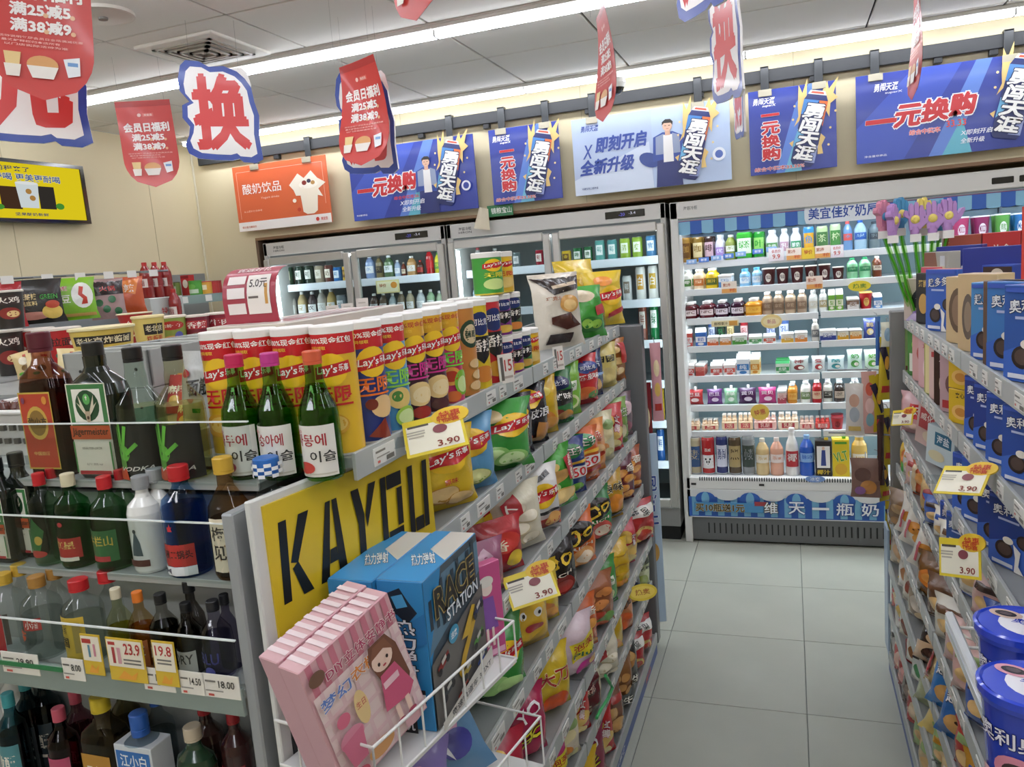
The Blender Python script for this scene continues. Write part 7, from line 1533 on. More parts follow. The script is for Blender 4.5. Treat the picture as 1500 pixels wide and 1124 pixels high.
wbag(190, 432, -3.3, .15, .19, 'c2562f', [('p', [(-.5, .4), (.4, .5), (.2, .0), (-.3, .1)], 'e0823a'), ('t', '辣', 0, .2, .4, .24, 'f0dcc8')], 'orange-red bag beside the red bottles', rz=50)
JY = 4.30
for k, (px, py, w, h, c, lid, sp, lab, yy) in enumerate((
    (228, 425, .09, .08, '2a2a34', 'ddd9d2', KNG('P', 'b83a3a', 'd9783a'), 'lower dark jar in a stack of two', 4.05), (248, 424, .06, .1, '6a7a3a', '4a4f2a', [('r', 0, 0, .6, .6, 'ddd8c4')], 'first olive jar', 4.1), (258, 424, .06, .1, '6a7a3a', '4a4f2a', [('r', 0, 0, .6, .6, 'ddd8c4')], 'second olive jar', 4.16),
    (287, 422, .085, .1, '4f9a3a', '3f8a34', [('r', 0, -.2, .9, .3, 'c9d6c0'), ('e', 0, .15, .3, .2, '6fb04a')], 'jar with a bright green label', 4.2), (306, 420, .075, .09, 'd9a03a', 'b8242a', [('r', 0, .1, .7, .4, 'f0e0c0')], 'amber jar with a red lid', 4.25), (317, 419, .07, .09, 'b8322c', '8a1c22', [('r', 0, .1, .7, .4, 'ece0d6')], 'first red jar', 4.3), (328, 419, .07, .09, 'b8322c', '8a1c22', [('r', 0, .1, .7, .4, 'ece0d6')], 'second red jar', 4.33), (340, 418, .07, .09, 'a82a28', '8a1c22', [('r', 0, .1, .7, .4, 'ece0d6')], 'third red jar', 4.35))):
    p = on_y(px, py, yy); x = min(p[0], -3.60)
    o = cup((x, yy, 1.766), w, h, c, lid, sp, taper=.98, name='sauce_jar', n=18); tag(o, lab+' on the corner shelf', 'jar', 'jars on the corner shelf')
p = on_y(228, 405, 4.05); o = cup((min(on_y(228, 425, 4.05)[0], -3.6), 4.05, 1.766+.081), .09, .075, '2a2a34', 'ddd9d2', KNG('P', 'b83a3a', 'd9783a'), taper=.98, name='sauce_jar'); tag(o, 'upper dark jar in a stack of two on the corner shelf', 'jar', 'jars on the corner shelf')
p = on_y(266, 418, 4.2); o = box((min(p[0], -3.62), 4.26, 1.766), .07, .14, .05, 'b8282a', [('e', 0, .1, .3, .2, 'e0d0c0'), ('r', 0, .42, .9, .12, '8a1c22')], name='sauce_box'); tag(o, 'red box standing among the jars on the corner shelf', 'box')
for k, (px, py, z) in enumerate(((186, 400, 1.78), (198, 397, 1.78), (209, 394, 1.78), (212, 428, 1.60))):
    p = at_d(px, py, 4.1)
    y_ = 3.56+.075*k if k < 3 else 3.66
    o = bottle((-3.42 if k < 3 else -3.335, y_, z if k < 3 else 1.601), .07, .2 if k < 3 else .22, '8a2424', 'b8302c', [('r', 0, 0, .8, .6, 'ddd0c8'), ('t', '醋', 0, 0, .4, .4, '8a2424')], 'pet', name='vinegar_bottle'); tag(o, ('dark red sauce bottle raised above the left wall shelf' if k < 3 else 'dark red sauce bottle standing low beside the corner shelf'), 'bottle', 'dark red sauce bottles')
rs = empty('bottle_riser', (-3.42, 3.64, 1.601)); MB('b9bab4').box(-.05, .05, -.13, .13, 0, .178, b=.004).build('body', 'card', rs); add_print(rs, [('t', '特价', 0, 0, .5, .4, 'b8403a')], .2, .1, lambda u, v, d: (.05+d, u, v+.1)); tag(rs, 'pale carton riser under the dark red sauce bottles', 'carton')

# ================================================================== biscuit shelf unit right of the aisle
RX = .84
RV = [(1.475, .418), (1.262, .412), (1.055, .402), (.885, .385), (.69, .352), (.485, .350), (.30, .349), (.09, .349)]
RB = [(1.02, 2.305), (2.315, 3.395)]
gr_ = empty('biscuit_shelf_unit', (0, 0, 0))
for y in (1.01, 2.31, 3.40):
    MB(POST).box(RX-.02, RX+.02, y-.02, y+.02, 0, 1.56, b=.003).build('upright', 'shelf_metal', gr_)
for a, b in RB:
    MB('85888a').box(RX-.008, RX+.008, a+.01, b-.01, .1, 1.5).build('back_panel', 'shelf_metal', gr_)
    MB('7a7d7f').box(.362, 1.30, a, b, 0, .06).build('plinth', 'shelf_metal', gr_)
    kb = MB('2f4f9a').box(.351, .361, a, b, .0, .05).build('blue_kick_strip', 'card', gr_)
rg = random.Random(11)
for bi, (a, b) in enumerate(RB):
    for li, (z, lx) in enumerate(RV):
        dz = -.02 if (bi == 1 and li == 2) else 0
        sh = MB('9a9d9c').box(lx+.006, RX-.01, a, b, z-.018+dz, z+dz, b=.001).build('shelf', 'shelf_metal', gr_)
        MB(STEEL).box(lx-.002, lx+.006, a, b, z-.04+dz, z+.008+dz, b=.001).build('price_rail', 'shelf_metal', sh)
        if li < 5: price_tags(sh, 8, a+.05, b-.05, lx-.0032, z-.016+dz, -math.pi/2, rg)
    for z in (1.475, 1.0, .5, .09):
        MB('9a9d9c').box(RX+.01, 1.28, a, b, z-.018, z).build('shelf', 'shelf_metal', gr_)
tag(gr_, 'long grey biscuit shelf unit on the right of the aisle', 'shelf unit')
re_ = empty('end_display', (.40, 3.42, 0))
MB('858482').box(-.03, .03, .0, .05, .03, 1.50, b=.004).build('post', 'shelf_metal', re_)
MB('7a7876').box(.03, .45, .0, .03, .1, 1.48, b=.003).build('end_panel', 'shelf_metal', re_)
MB('a8bcd0').box(-.055, -.045, -.06, .06, .08, .62, b=.002).build('sign_board', 'card', re_)
for z in (1.255, .985): MB('8b8d8e').tube([(0, .05, z), (-.09, .1, z), (-.26, .12, z)], .004, 6).build('hook_bar', 'steel', re_)
tag(re_, 'grey end post with hanging packs at the far end of the biscuit unit', 'shelf end')

def rbox(px, py, lev, w, h, d, c, front, desc, side=None, top=None, rz=-62, back=0.0, dz=0.0, lean=0.0, cols=None, roll=0.0, name='biscuit_box', cat='box'):
    zz, lx = RV[lev]; X = lx+.014+d*.3+w*.22+back
    p = on_x(px, py, X); y = float(min(max(p[1], 1.06), 3.12 if lev == 0 else 3.34))
    if lev == 2 and y > 2.31: zz -= .02
    o = box((X, y, zz+.001+dz), w, h, d, c, front, side, top, rz=math.radians(rz), rx=-lean, ry=roll, name=name, cols=cols, sidexp='-x')
    tag(o, desc, cat, 'goods on the biscuit shelves right of the aisle'); return o
RQ = []
def rbag(px, py, lev, w, h, t, c, spec, desc, rz=-53, back=0.0, lean=.02, roll=0.0, dz=0.0):
    zz, lx = RV[lev]; w *= 1.36; t *= 1.35; h = min(h*1.15, RV[lev-1][0]-zz-.045)
    y = float(min(max(on_x(px, py, lx+.075+back)[1], 1.08), 3.27))
    RQ.append(dict(lev=lev, y=y, w=w, h=h, t=t, col=c, spec=spec, desc=desc, back=back, lean=lean, roll=roll, rz=rz, seed=int(px*3+py)))
ORE = lambda t='奥利奥', fl='f0ede6': [('p', [(-.5, -.5), (-.5, -.2), (.5, .1), (.5, -.5)], '3f6ac4'), ('t', t, -.1, .3, .62, .14, 'eef0f4', {'outline': '16224e', 'turn': .08}), ('r', -.1, .17, .4, .03, 'b8c4e6'), ('e', .2, -.06, .15, .1, '2a2022'), ('e', .2, -.06, .12, .075, '4a3c3a'), ('e', -.18, -.24, .17, .12, '2a2022'), ('e', -.17, -.235, .13, .085, '54443f'), ('e', -.1, -.1, .1, .05, 'ece6da'), ('p', [(.0, -.12), (.14, -.2), (.1, -.4), (.2, -.5), (.02, -.5), (.04, -.3)], fl), ('e', .32, -.34, .07, .05, fl), ('r', .0, .46, .9, .05, '3f5fc0'), ('r', -.2, -.44, .4, .05, 'd8dce8')]
OB = '2a4fae'
# top level
CREAM = [('p', [(-.5, .5), (.5, .5), (.5, .34), (-.5, .3)], 'd0566a'), ('e', .0, .05, .3, .14, 'b88a4a'), ('t', '曲奇', 0, .2, .5, .1, '6a4a2a'), ('r', 0, -.3, .8, .2, 'c9a868')]
rbox(1352, 440, 0, .11, .20, .05, 'd9c8a4', CREAM, 'cream biscuit box with a pink top by the hand-shaped wands', back=.02)
rbox(1358, 440, 0, .08, .18, .05, '2a2220', [('e', 0, -.1, .3, .2, 'c89a4a'), ('t', '薄脆', 0, .3, .6, .14, 'd9b86a')], 'narrow dark brown biscuit box on the top biscuit shelf', back=.0)
rbox(1370, 435, 0, .12, .25, .05, 'a8a49c', [('p', [(-.5, .5), (.0, .5), (.2, .0), (-.1, -.2), (-.5, .1)], '8a5a4a'), ('e', .1, -.3, .3, .14, 'b8984a'), ('r', .3, .2, .2, .5, 'c9ccd0')], 'shiny silver-brown tall box on the top biscuit shelf', back=.03)
for k, (px, y, c, lab) in enumerate(((1405, 2.62, '24348a', 'first tall dark blue gift box at the back of the top biscuit shelf'), (1462, 2.30, '24348a', 'second tall dark blue gift box at the back of the top biscuit shelf'))):
    o = box((.575, float(on_x((1408, 1467)[k], 410, .575)[1]), 1.476), (.15, .19)[k], .265, .05, c, [('t', '趣多多', .25, .2, .14, .24, 'dfe3f0', {'turn': -1.57}), ('e', -.25, .2, .02, .02, 'dfe3f0'), ('e', -.2, .16, .02, .02, 'dfe3f0'), ('e', .25, -.2, .1, .08, 'b8c0dc')] if k == 0 else [('t', '名流', -.2, .15, .14, .2, 'dfe3f0', {'turn': -1.57}), ('e', -.12, -.1, .12, .08, 'aeb8dc'), ('r', .25, -.2, .2, .3, '3f50a0')], rz=math.radians(-30), name='gift_box'); tag(o, lab, 'box')
for k in range(4):
    o = box((.60+.125*k, 3.335, 1.476), .12, .30, .05, 'b8262a' if k else 'a84a34', [('e', 0, .0, .3, .16, 'd9a05a'), ('t', '礼盒', 0, .3, .5, .12, 'f0dcc8')], rz=0, name='gift_box'); tag(o, 'red gift box showing only its top edge behind the dark blue boxes', 'box', 'red gift boxes at the back')
rbox(1389, 455, 0, .15, .20, .05, '3a62bc', ORE('趣多多'), 'blue biscuit box with a dark cookie on the top biscuit shelf', cols={'+z': 'c9604a'})
rbox(1418, 472, 0, .13, .19, .04, 'cfb58a', [('e', -.1, .0, .3, .34, '6a5444'), ('e', -.1, .0, .2, .24, '8f7460'), ('t', '燕麦', .25, .3, .4, .12, '2a3a6a')], 'beige oat biscuit box with a dark oval on the top biscuit shelf')
rbox(1443, 482, 0, .14, .205, .05, 'd0b48a', [('e', -.22, -.05, .16, .3, '6f6258'), ('e', -.22, -.05, .1, .2, '9a8672'), ('t', '每日', .25, .3, .36, .1, '2f5a9a', {'turn': .1}), ('t', '谷物', .25, .12, .3, .1, '4a3a2a'), ('t', '早餐饼干', .2, -.05, .46, .08, '4a3a2a'), ('r', .2, -.2, .4, .02, '6a5a4a'), ('r', .2, -.3, .4, .02, '6a5a4a')], 'large beige breakfast biscuit box on the top biscuit shelf')
rbox(1472, 440, 0, .12, .215, .05, '2f4fb0', [('r', 0, .38, .9, .2, '3a2420'), ('e', 0, .38, .2, .08, 'cfc4b4'), ('r', 0, .1, .6, .1, 'cfd3e0')], 'blue box with a brown top band behind the beige boxes', back=.1)
rbox(1466, 505, 0, .14, .19, .05, '4a8ac4', ORE('趣多多'), 'light blue biscuit box on the top biscuit shelf')
rbox(1482, 512, 0, .12, .2, .05, '6a5244', [('e', 0, .1, .3, .14, 'c9a87a'), ('e', 0, -.15, .3, .14, 'b8946a'), ('t', '夹心', 0, .36, .6, .12, 'd9cfc0')], 'brown biscuit box between blue boxes on the top biscuit shelf')
rbox(1499, 520, 0, .16, .2, .05, '3f78bc', ORE(), 'blue biscuit box at the right edge of the top biscuit shelf')
rbox(1530, 545, 0, .16, .2, .05, '2f5aa8', ORE(), 'blue biscuit box cut by the right edge of the picture')
# second level
THIN = [(1331, 494, '8a3026', [('e', 0, .2, .3, .12, 'e0c8b0'), ('e', 0, -.15, .3, .12, 'd9a090'), ('r', 0, -.4, .9, .1, '5a1c1c')], 'dark red biscuit box'), (1342, 505, '8fb06a', [('e', 0, -.2, .3, .2, '5f9a3a'), ('t', '抹茶', 0, .3, .6, .14, '2f5a24')], 'pale green biscuit box'), (1350, 515, '4f8a3f', [('r', 0, -.2, .8, .4, 'e3e6d8'), ('e', 0, .2, .3, .14, '8fc04a')], 'green and white biscuit box'),
        (1358, 525, 'd9a8a4', [('e', 0, .1, .3, .2, 'c0605a'), ('r', .3, 0, .1, .9, 'b8504a')], 'rose biscuit box'), (1368, 530, 'dcb0b4', [('e', 0, -.1, .3, .3, 'ecd0d0'), ('t', '草莓', 0, .35, .6, .1, 'b84a5a')], 'pale pink biscuit box'), (1378, 540, 'a9b05a', [('r', -.3, 0, .3, .96, 'e6d9a0'), ('e', .1, .1, .2, .2, '6f9a3a')], 'olive biscuit box'),
        (1386, 550, 'e0c0b8', [('e', 0, -.2, .3, .2, 'd99a90'), ('r', 0, .36, .8, .1, 'b84a4a')], 'blush biscuit box'), (1394, 565, '3a241e', [('e', 0, -.1, .3, .26, 'c9b09a'), ('e', 0, -.1, .2, .16, '5a3a2c'), ('t', '黑巧', 0, .36, .6, .12, 'e0d3c4')], 'dark chocolate biscuit box'), (1404, 568, 'b89aa0', [('e', 0, .0, .3, .2, '6a4a50'), ('r', 0, -.36, .8, .14, 'a8343a')], 'mauve biscuit box')]
for px, py, c, sp, lab in THIN:
    rbox(px, py, 1, .11, .172, .03, c, sp, lab+' on the second biscuit shelf', rz=-55)
YEL = [('t', '夹心饼', 0, .34, .5, .16, '2a2a24', {'turn': 0}), ('e', -.05, -.15, .32, .22, 'e6b86a'), ('e', -.05, -.15, .2, .13, 'c8883a')]
rbox(1426, 585, 1, .11, .095, .07, 'd9b32a', YEL, 'upper yellow biscuit box in a stack of two', dz=.098); rbox(1426, 632, 1, .11, .096, .07, 'd9b32a', YEL, 'lower yellow biscuit box in a stack of two')
for k, (px, py, w, lab) in enumerate(((1450, 650, .12, 'first dark blue cookie box on the second biscuit shelf'), (1468, 670, .13, 'second dark blue cookie box on the second biscuit shelf'), (1492, 690, .14, 'third blue cookie box on the second biscuit shelf'), (1520, 720, .14, 'fourth blue cookie box at the right edge of the second biscuit shelf'))):
    rbox(px, py, 1, w, .165, .05, '26408f' if k < 2 else '2f4fa0', ORE(), lab, side=[('r', 0, .1, .8, .5, '1f3478')])
# third level
rbag(1340, 597, 2, .15, .16, .06, 'c99a9c', [('r', .1, .1, .4, .4, 'c2282c'), ('t', '好', .1, .12, .26, .26, 'f6efe6'), ('r', .35, -.05, .2, .4, '4a3a3a'), ('e', -.1, -.3, .3, .1, 'e0c0b0')], 'pinkish biscuit bag with a red patch on the third biscuit shelf')
rbox(1368, 650, 2, .13, .15, .06, 'd9b8b0', [('r', -.1, .15, .6, .5, 'c0484a'), ('e', .1, -.25, .3, .14, 'e6d3b8'), ('t', '威化', -.1, .2, .5, .18, 'f3e6e0')], 'red and white wafer box tilted on the third biscuit shelf', roll=.18, cols={'+z': 'a82a2a'}, dz=.018)
rbox(1385, 690, 2, .13, .13, .05, 'c9d6d9', [('r', .1, .2, .6, .34, '2a6a8a'), ('t', '海盐', .1, .2, .45, .22, 'eef2f4'), ('e', -.1, -.25, .3, .14, 'd9cfa8')], 'white and teal biscuit box on the third biscuit shelf', roll=.1, dz=.01)
rbox(1412, 690, 2, .12, .15, .05, '223a86', ORE(), 'navy biscuit box beside the white and teal box', back=.05)
for k, (px, py, lab) in enumerate(((1436, 750, 'first blue cookie box on the third biscuit shelf'), (1452, 790, 'second blue cookie box on the third biscuit shelf'), (1480, 830, 'third blue cookie box on the third biscuit shelf'), (1500, 860, 'fourth blue cookie box on the third biscuit shelf'))):
    rbox(px, py, 2, .15, .165, .05, ('2f55a8', '3a66b4', '24428f', '24428f')[k], ORE(), lab)
# fourth level
rbag(1335, 665, 3, .12, .13, .06, 'd0a82a', [('e', 0, 0, .3, .3, 'c8702a'), ('r', .2, .3, .4, .1, 'a83a24')], 'yellow snack bag at the far end of the fourth biscuit shelf', roll=.05)
rbox(1343, 693, 3, .09, .06, .07, '3f9a3a', [('e', 0, 0, .3, .3, '8fd06a')], 'bright green small box on the fourth biscuit shelf')
rbox(1352, 715, 3, .10, .06, .07, 'd9cfc8', [('r', 0, .1, .8, .5, 'b8504a')], 'white and red small box on the fourth biscuit shelf'); rbox(1359, 735, 3, .1, .07, .07, 'c9c9c4', [('r', 0, .1, .8, .1, '5a5a58'), ('r', 0, -.15, .8, .1, '5a5a58')], 'grey striped small box on the fourth biscuit shelf')
rbag(1373, 765, 3, .12, .15, .06, 'b8542a', [('e', 0, .1, .3, .2, 'e0a05a'), ('r', -.3, 0, .2, .9, 'c9b08a')], 'rust orange snack bag on the fourth biscuit shelf')
rbag(1388, 790, 3, .12, .15, .06, 'c09a5a', [('e', 0, .1, .3, .2, 'a83a3a'), ('e', .1, -.2, .25, .16, '6a4a8a')], 'tan snack bag on the fourth biscuit shelf')
rbox(1408, 800, 3, .11, .15, .05, '2a4a9a', ORE(), 'blue cookie box on the fourth biscuit shelf'); rbox(1420, 880, 3, .12, .15, .05, '34589f', ORE(fl='d98a9a'), 'blue and pink cookie box lower down on the fourth biscuit shelf'); rbox(1445, 900, 3, .12, .15, .05, '2f4f98', ORE(fl='d98a9a'), 'second blue and pink cookie box on the fourth biscuit shelf')
# fifth level
rbag(1325, 722, 4, .17, .16, .09, '7a5a3a', [('e', -.1, .1, .2, .14, 'a8845a'), ('e', .15, -.1, .2, .14, 'a8845a'), ('e', -.1, -.25, .2, .12, '94704a')], 'brown bread bag at the far end of the fifth biscuit shelf')
rbag(1331, 752, 4, .15, .12, .05, 'd8b62a', [('e', .1, .2, .3, .16, 'b8302c'), ('t', '趣', .1, .2, .3, .18, 'f3ead8')], 'yellow and red cookie packet on the fifth biscuit shelf', lean=.9)
CK = [('r', .1, .32, .5, .2, '24502f'), ('t', '趣园', .1, .32, .42, .15, 'e9efe2'), ('e', -.1, .0, .26, .16, 'c8863a'), ('e', .1, -.22, .24, .15, 'd0954a'), ('e', -.15, -.03, .03, .02, '5a3018'), ('e', -.04, .04, .03, .02, '5a3018'), ('e', .12, -.2, .03, .02, '5a3018'), ('r', -.3, -.1, .06, .5, 'c0606a'), ('p', [(.3, -.5), (.5, -.5), (.5, .1)], '8a1c22')]
for k, (px, py, r, lab) in enumerate(((1338, 800, .15, 'farthest of three white cookie bags on the fifth biscuit shelf'), (1356, 825, .18, 'middle one of three white cookie bags on the fifth biscuit shelf'), (1376, 860, .2, 'nearest of three white cookie bags on the fifth biscuit shelf'))):
    rbag(px, py, 4, .15, .185, .05, 'd9d3c6', CK, lab, roll=r, lean=.2, rz=-48)
rbag(1392, 905, 4, .14, .17, .07, '6a4418', [('e', 0, .1, .3, .2, 'c8742a'), ('e', 0, .1, .2, .12, 'e09a4a'), ('r', 0, -.35, .8, .16, '2a1c10')], 'dark brown snack bag with an orange disc on the fifth biscuit shelf')
# sixth level
rbag(1325, 805, 5, .1, .1, .05, 'c9b42a', [('e', 0, 0, .3, .3, 'e6d86a')], 'small yellow packet at the far end of the sixth biscuit shelf', lean=.4)
MISC = [(1330, 850, 'b8aa98', 'c8a078', 'pale grey biscuit bag'), (1340, 890, 'd6d0c8', 'b8845a', 'white biscuit bag'), (1350, 920, 'c9bfae', '8a4a3a', 'cream biscuit bag'), (1362, 945, '9a8a78', 'd9cfc0', 'crinkled silver-brown bag')]
for k, (px, py, c, c2, lab) in enumerate(MISC):
    rbag(px, py, 5, .13, .165, .06, c, [('e', 0, .0, .3, .2, c2), ('r', .1, .33, .5, .14, ('3a5a9a', 'b8403a', '4a7a4a', '6a4a3a')[k]), ('e', .1, -.28, .2, .1, 'e0c8a0')], lab+' on the sixth biscuit shelf', roll=.1)
rbag(1398, 945, 5, .15, .13, .09, 'd3bc8a', chips([(-.2, .2, .2, .12), (.1, .1, .2, .12), (-.1, -.15, .2, .12), (.2, -.25, .2, .12)], 'e3cfa0', 'b89a62')+[('r', -.42, .0, .14, .9, 'a8262c')], 'clear bag of golden chips on the sixth biscuit shelf', lean=.5)
CHOC = [('t', '趣多多', 0, .3, .7, .18, 'eceef4', {'outline': '1c2a6a', 'turn': .15}), ('e', -.1, .05, .2, .1, 'c9aa84'), ('p', [(-.5, -.1), (.5, .05), (.5, -.5), (-.5, -.5)], 'cfae8c'), ('e', .05, -.28, .34, .18, '3a241c'), ('e', .08, -.26, .24, .12, '54382c')]
rbag(1392, 1000, 5, .17, .19, .06, '3a2a24', CHOC, 'brown cookie bag with a dark cookie on the sixth biscuit shelf', lean=.35, rz=-50)
BLC = [('t', '趣多多', 0, .28, .75, .2, 'eceef4', {'outline': '16204a', 'turn': .15}), ('e', .0, -.2, .32, .2, 'c89a5a'), ('e', -.1, -.15, .05, .03, '3a241c'), ('e', .1, -.22, .05, .03, '3a241c'), ('e', .02, -.3, .05, .03, '3a241c'), ('r', .3, -.4, .3, .1, 'd8c23a', .5)]
rbag(1418, 1050, 5, .17, .19, .06, '2f78c0', BLC, 'bright blue cookie bag on the sixth biscuit shelf', lean=.3, rz=-50); rbag(1436, 1105, 5, .17, .19, .06, '2a68b0', BLC, 'bright blue cookie bag behind the clear price rail', lean=.3, rz=-50)
rbag(1445, 990, 5, .15, .18, .06, '2a4a9a', CHOC, 'navy cookie bag half hidden by the biscuit tubs', back=.1)
# seventh level
for k, (px, py, c, c2, lab) in enumerate(((1318, 900, 'c9bfae', '8a5a4a', 'pale biscuit bag'), (1326, 935, '5f8fb8', 'd9b86a', 'light blue biscuit bag'), (1333, 950, 'b8423a', 'e3c9a0', 'red and tan biscuit bag'))):
    rbag(px, py, 6, .12, .15, .06, c, [('e', 0, 0, .3, .24, c2), ('r', 0, .34, .7, .12, 'e6e0d6')], lab+' near the far end of the seventh biscuit shelf', roll=.08)
rbox(1340, 985, 6, .12, .12, .08, 'ddd8d0', [('e', 0, -.2, .3, .2, 'b8403a'), ('r', 0, .3, .6, .1, 'b84a44')], 'white and red box on the seventh biscuit shelf', cols={'+z': 'e3ded6'})
rbox(1350, 1035, 6, .09, .08, .06, '8a1f24', [('e', 0, 0, .25, .3, '4f8a3a')], 'dark red small box with a green emblem on the seventh biscuit shelf')
rbag(1380, 1035, 6, .15, .15, .07, 'a9b08a', [('e', 0, .1, .3, .2, 'c9d0a8'), ('r', .2, -.2, .4, .1, '6a7a4a')], 'pale green biscuit bag on the seventh biscuit shelf', lean=.4)
rbag(1400, 1085, 6, .17, .16, .05, 'd9c070', [('t', '养生酥饼', .0, .1, .36, .7, '5a1c1c', {'turn': .0}), ('e', .0, .42, .4, .06, 'c8862a')], 'cream yellow pastry packet with maroon characters on the seventh biscuit shelf', lean=.6)
rbag(1365, 1080, 6, .13, .15, .06, 'cfcac0', [('e', 0, .0, .3, .2, '8a5a34'), ('e', .1, -.3, .1, .08, 'c8622a')], 'white packet with brown print on the seventh biscuit shelf', roll=.1)
rbag(1378, 1115, 6, .13, .15, .06, 'c9cdc4', [('e', 0, .0, .3, .2, '4f8a5a')], 'white packet with green print on the seventh biscuit shelf', roll=.1)
# bottom level
for k, (px, py, c, c2, lab) in enumerate(((1318, 965, 'a8322c', 'd9a09a', 'red packet'), (1322, 995, 'b0282a', 'e3c0b0', 'second red packet'), (1332, 1045, '3a2c2a', 'b8b4ae', 'dark crinkled packet'), (1345, 1085, '4a3832', '8a7468', 'brown crinkled packet'), (1352, 1120, 'a8282c', 'd9c0a0', 'third red packet'))):
    rbag(px, py, 7, .13, .15, .07, c, [('e', 0, 0, .3, .26, c2), ('r', 0, .36, .8, .1, c2)], lab+' on the bottom biscuit shelf', roll=.06)
# set the rows out and fill the gaps
FILL = ['d9d3c6', 'b8842a', '3a5aa8', 'a8322c', 'c9b48a', '6a4a34', '8fa86a', 'd0a8a0', '4a3a36', 'cfcabc']
rf = random.Random(21)
for lev in range(2, 8):
    zz, lx = RV[lev]; row = [q for q in RQ if q['lev'] == lev]
    pack(row, .12, 1.08, 3.27)
    if lev >= 3:
        for y in gaps(row, 1.7, 3.27, .15):
            c, c2 = rf.choice(FILL), rf.choice(FILL)
            row.append(dict(lev=lev, y=y, w=.18, h=RV[lev-1][0]-zz-.05-rf.uniform(0, .03), t=.075, col=c, spec=[('r', 0, .3, .7, .16, c2), ('e', -.1, -.05, .22, .15, 'd9b47a'), ('e', .12, -.22, .22, .14, c2), ('r', 0, -.42, .8, .06, 'ece6da')], desc='%s packet pressed between others on the %s biscuit shelf' % (cname(c), ROWN[lev] if lev < 7 else 'bottom'), back=0, lean=rf.uniform(0, .06), roll=rf.uniform(-.06, .06), rz=-50+rf.uniform(-6, 6), seed=int(1000*y)+lev))
    for q in row:
        z = zz-(.02 if lev == 2 and q['y'] > 2.31 else 0)
        o = bag((lx+.056+q['back'], q['y'], z+.001+abs(math.sin(q['roll']))*q['w']*.4), q['w'], q['h'], q['t'], q['col'], q['spec'], rz=math.radians(q['rz']), lean=q['lean'], roll=q['roll'], seed=q['seed'], name='biscuit_bag')
        tag(o, q['desc'], 'bag', 'goods on the biscuit shelves right of the aisle')
        if lev in (4, 5, 6) and 'pressed' not in q['desc']:
            a = math.radians(q['rz']); d = q['t']+.03
            clone(o, (o.location.x-d*math.sin(a)+.02, q['y']+d*math.cos(a), o.location.z), o.rotation_euler.copy(), 'back-row bag behind the '+' '.join(q['desc'].split(' on the ')[0].split()[:9]), 'bag')
# yellow promotion cards
promo(1322, 612, .36, .10, .055, (math.radians(-20), math.radians(-12), math.radians(-55)), 'small yellow promotion card clipped at the far end of the biscuit unit')
promo(1410, 704, .35, .115, .075, (math.radians(-45), math.radians(-10), math.radians(-45)), 'yellow promotion card clipped to the third biscuit shelf edge')
promo(1406, 818, .34, .10, .085, (math.radians(-15), math.radians(-12), math.radians(-45)), 'yellow promotion card clipped to the fourth biscuit shelf edge')
# red board at the right edge
o = MB('c23a30').box(-.05, .05, -.004, .004, -.1, .13, b=.001).build('red_sign', 'card', None, tuple(on_x(1530, 375, .62)), (0, 0, math.radians(-18)))
add_print(o, [('t', '特', .1, .2, .5, .3, 'f3e6e0'), ('t', '价', .1, -.2, .5, .3, 'f3e6e0')], .1, .23, loc=(0, -.004, .015))
MB('8b8d8e').tube([(0, 0, 1.476-o.location.z), (0, 0, -.09)], .004, 6).build('stand', 'steel', o); tag(o, 'red sign board cut by the right edge above the biscuit boxes', 'sign')

# ---- wire basket with biscuit tubs in the foreground
TB = empty('wire_basket', (0, 0, 0)); W2 = 'dcdad4'; TZ = 1.035
ry0, ry1, rx0, rx1 = .95, 1.66, .285, .41
MB('cfd3d6').box(rx0-.012, rx0+.004, ry0, ry1, TZ-.02, TZ+.02, b=.004).build('price_rail', 'gloss', TB)
MB('aab0b6').box(rx0-.014, rx0-.0122, ry0+.02, ry1-.02, TZ-.004, TZ+.006).build('rail_groove', 'gloss', TB)
for k in range(9):
    y = ry0+.03+k*(ry1-ry0-.06)/8
    MB(W2).tube([(rx0, y, TZ), (rx1+.006, y, TZ)], .003, 6).build('cross_wire', 'plastic', TB)
for x in (.33, .37, .405): MB(W2).tube([(x, ry0, TZ-.004), (x, ry1, TZ-.004)], .003, 6).build('long_wire', 'plastic', TB)
tag(TB, 'white wire basket with a clear price rail at the lower right', 'basket')
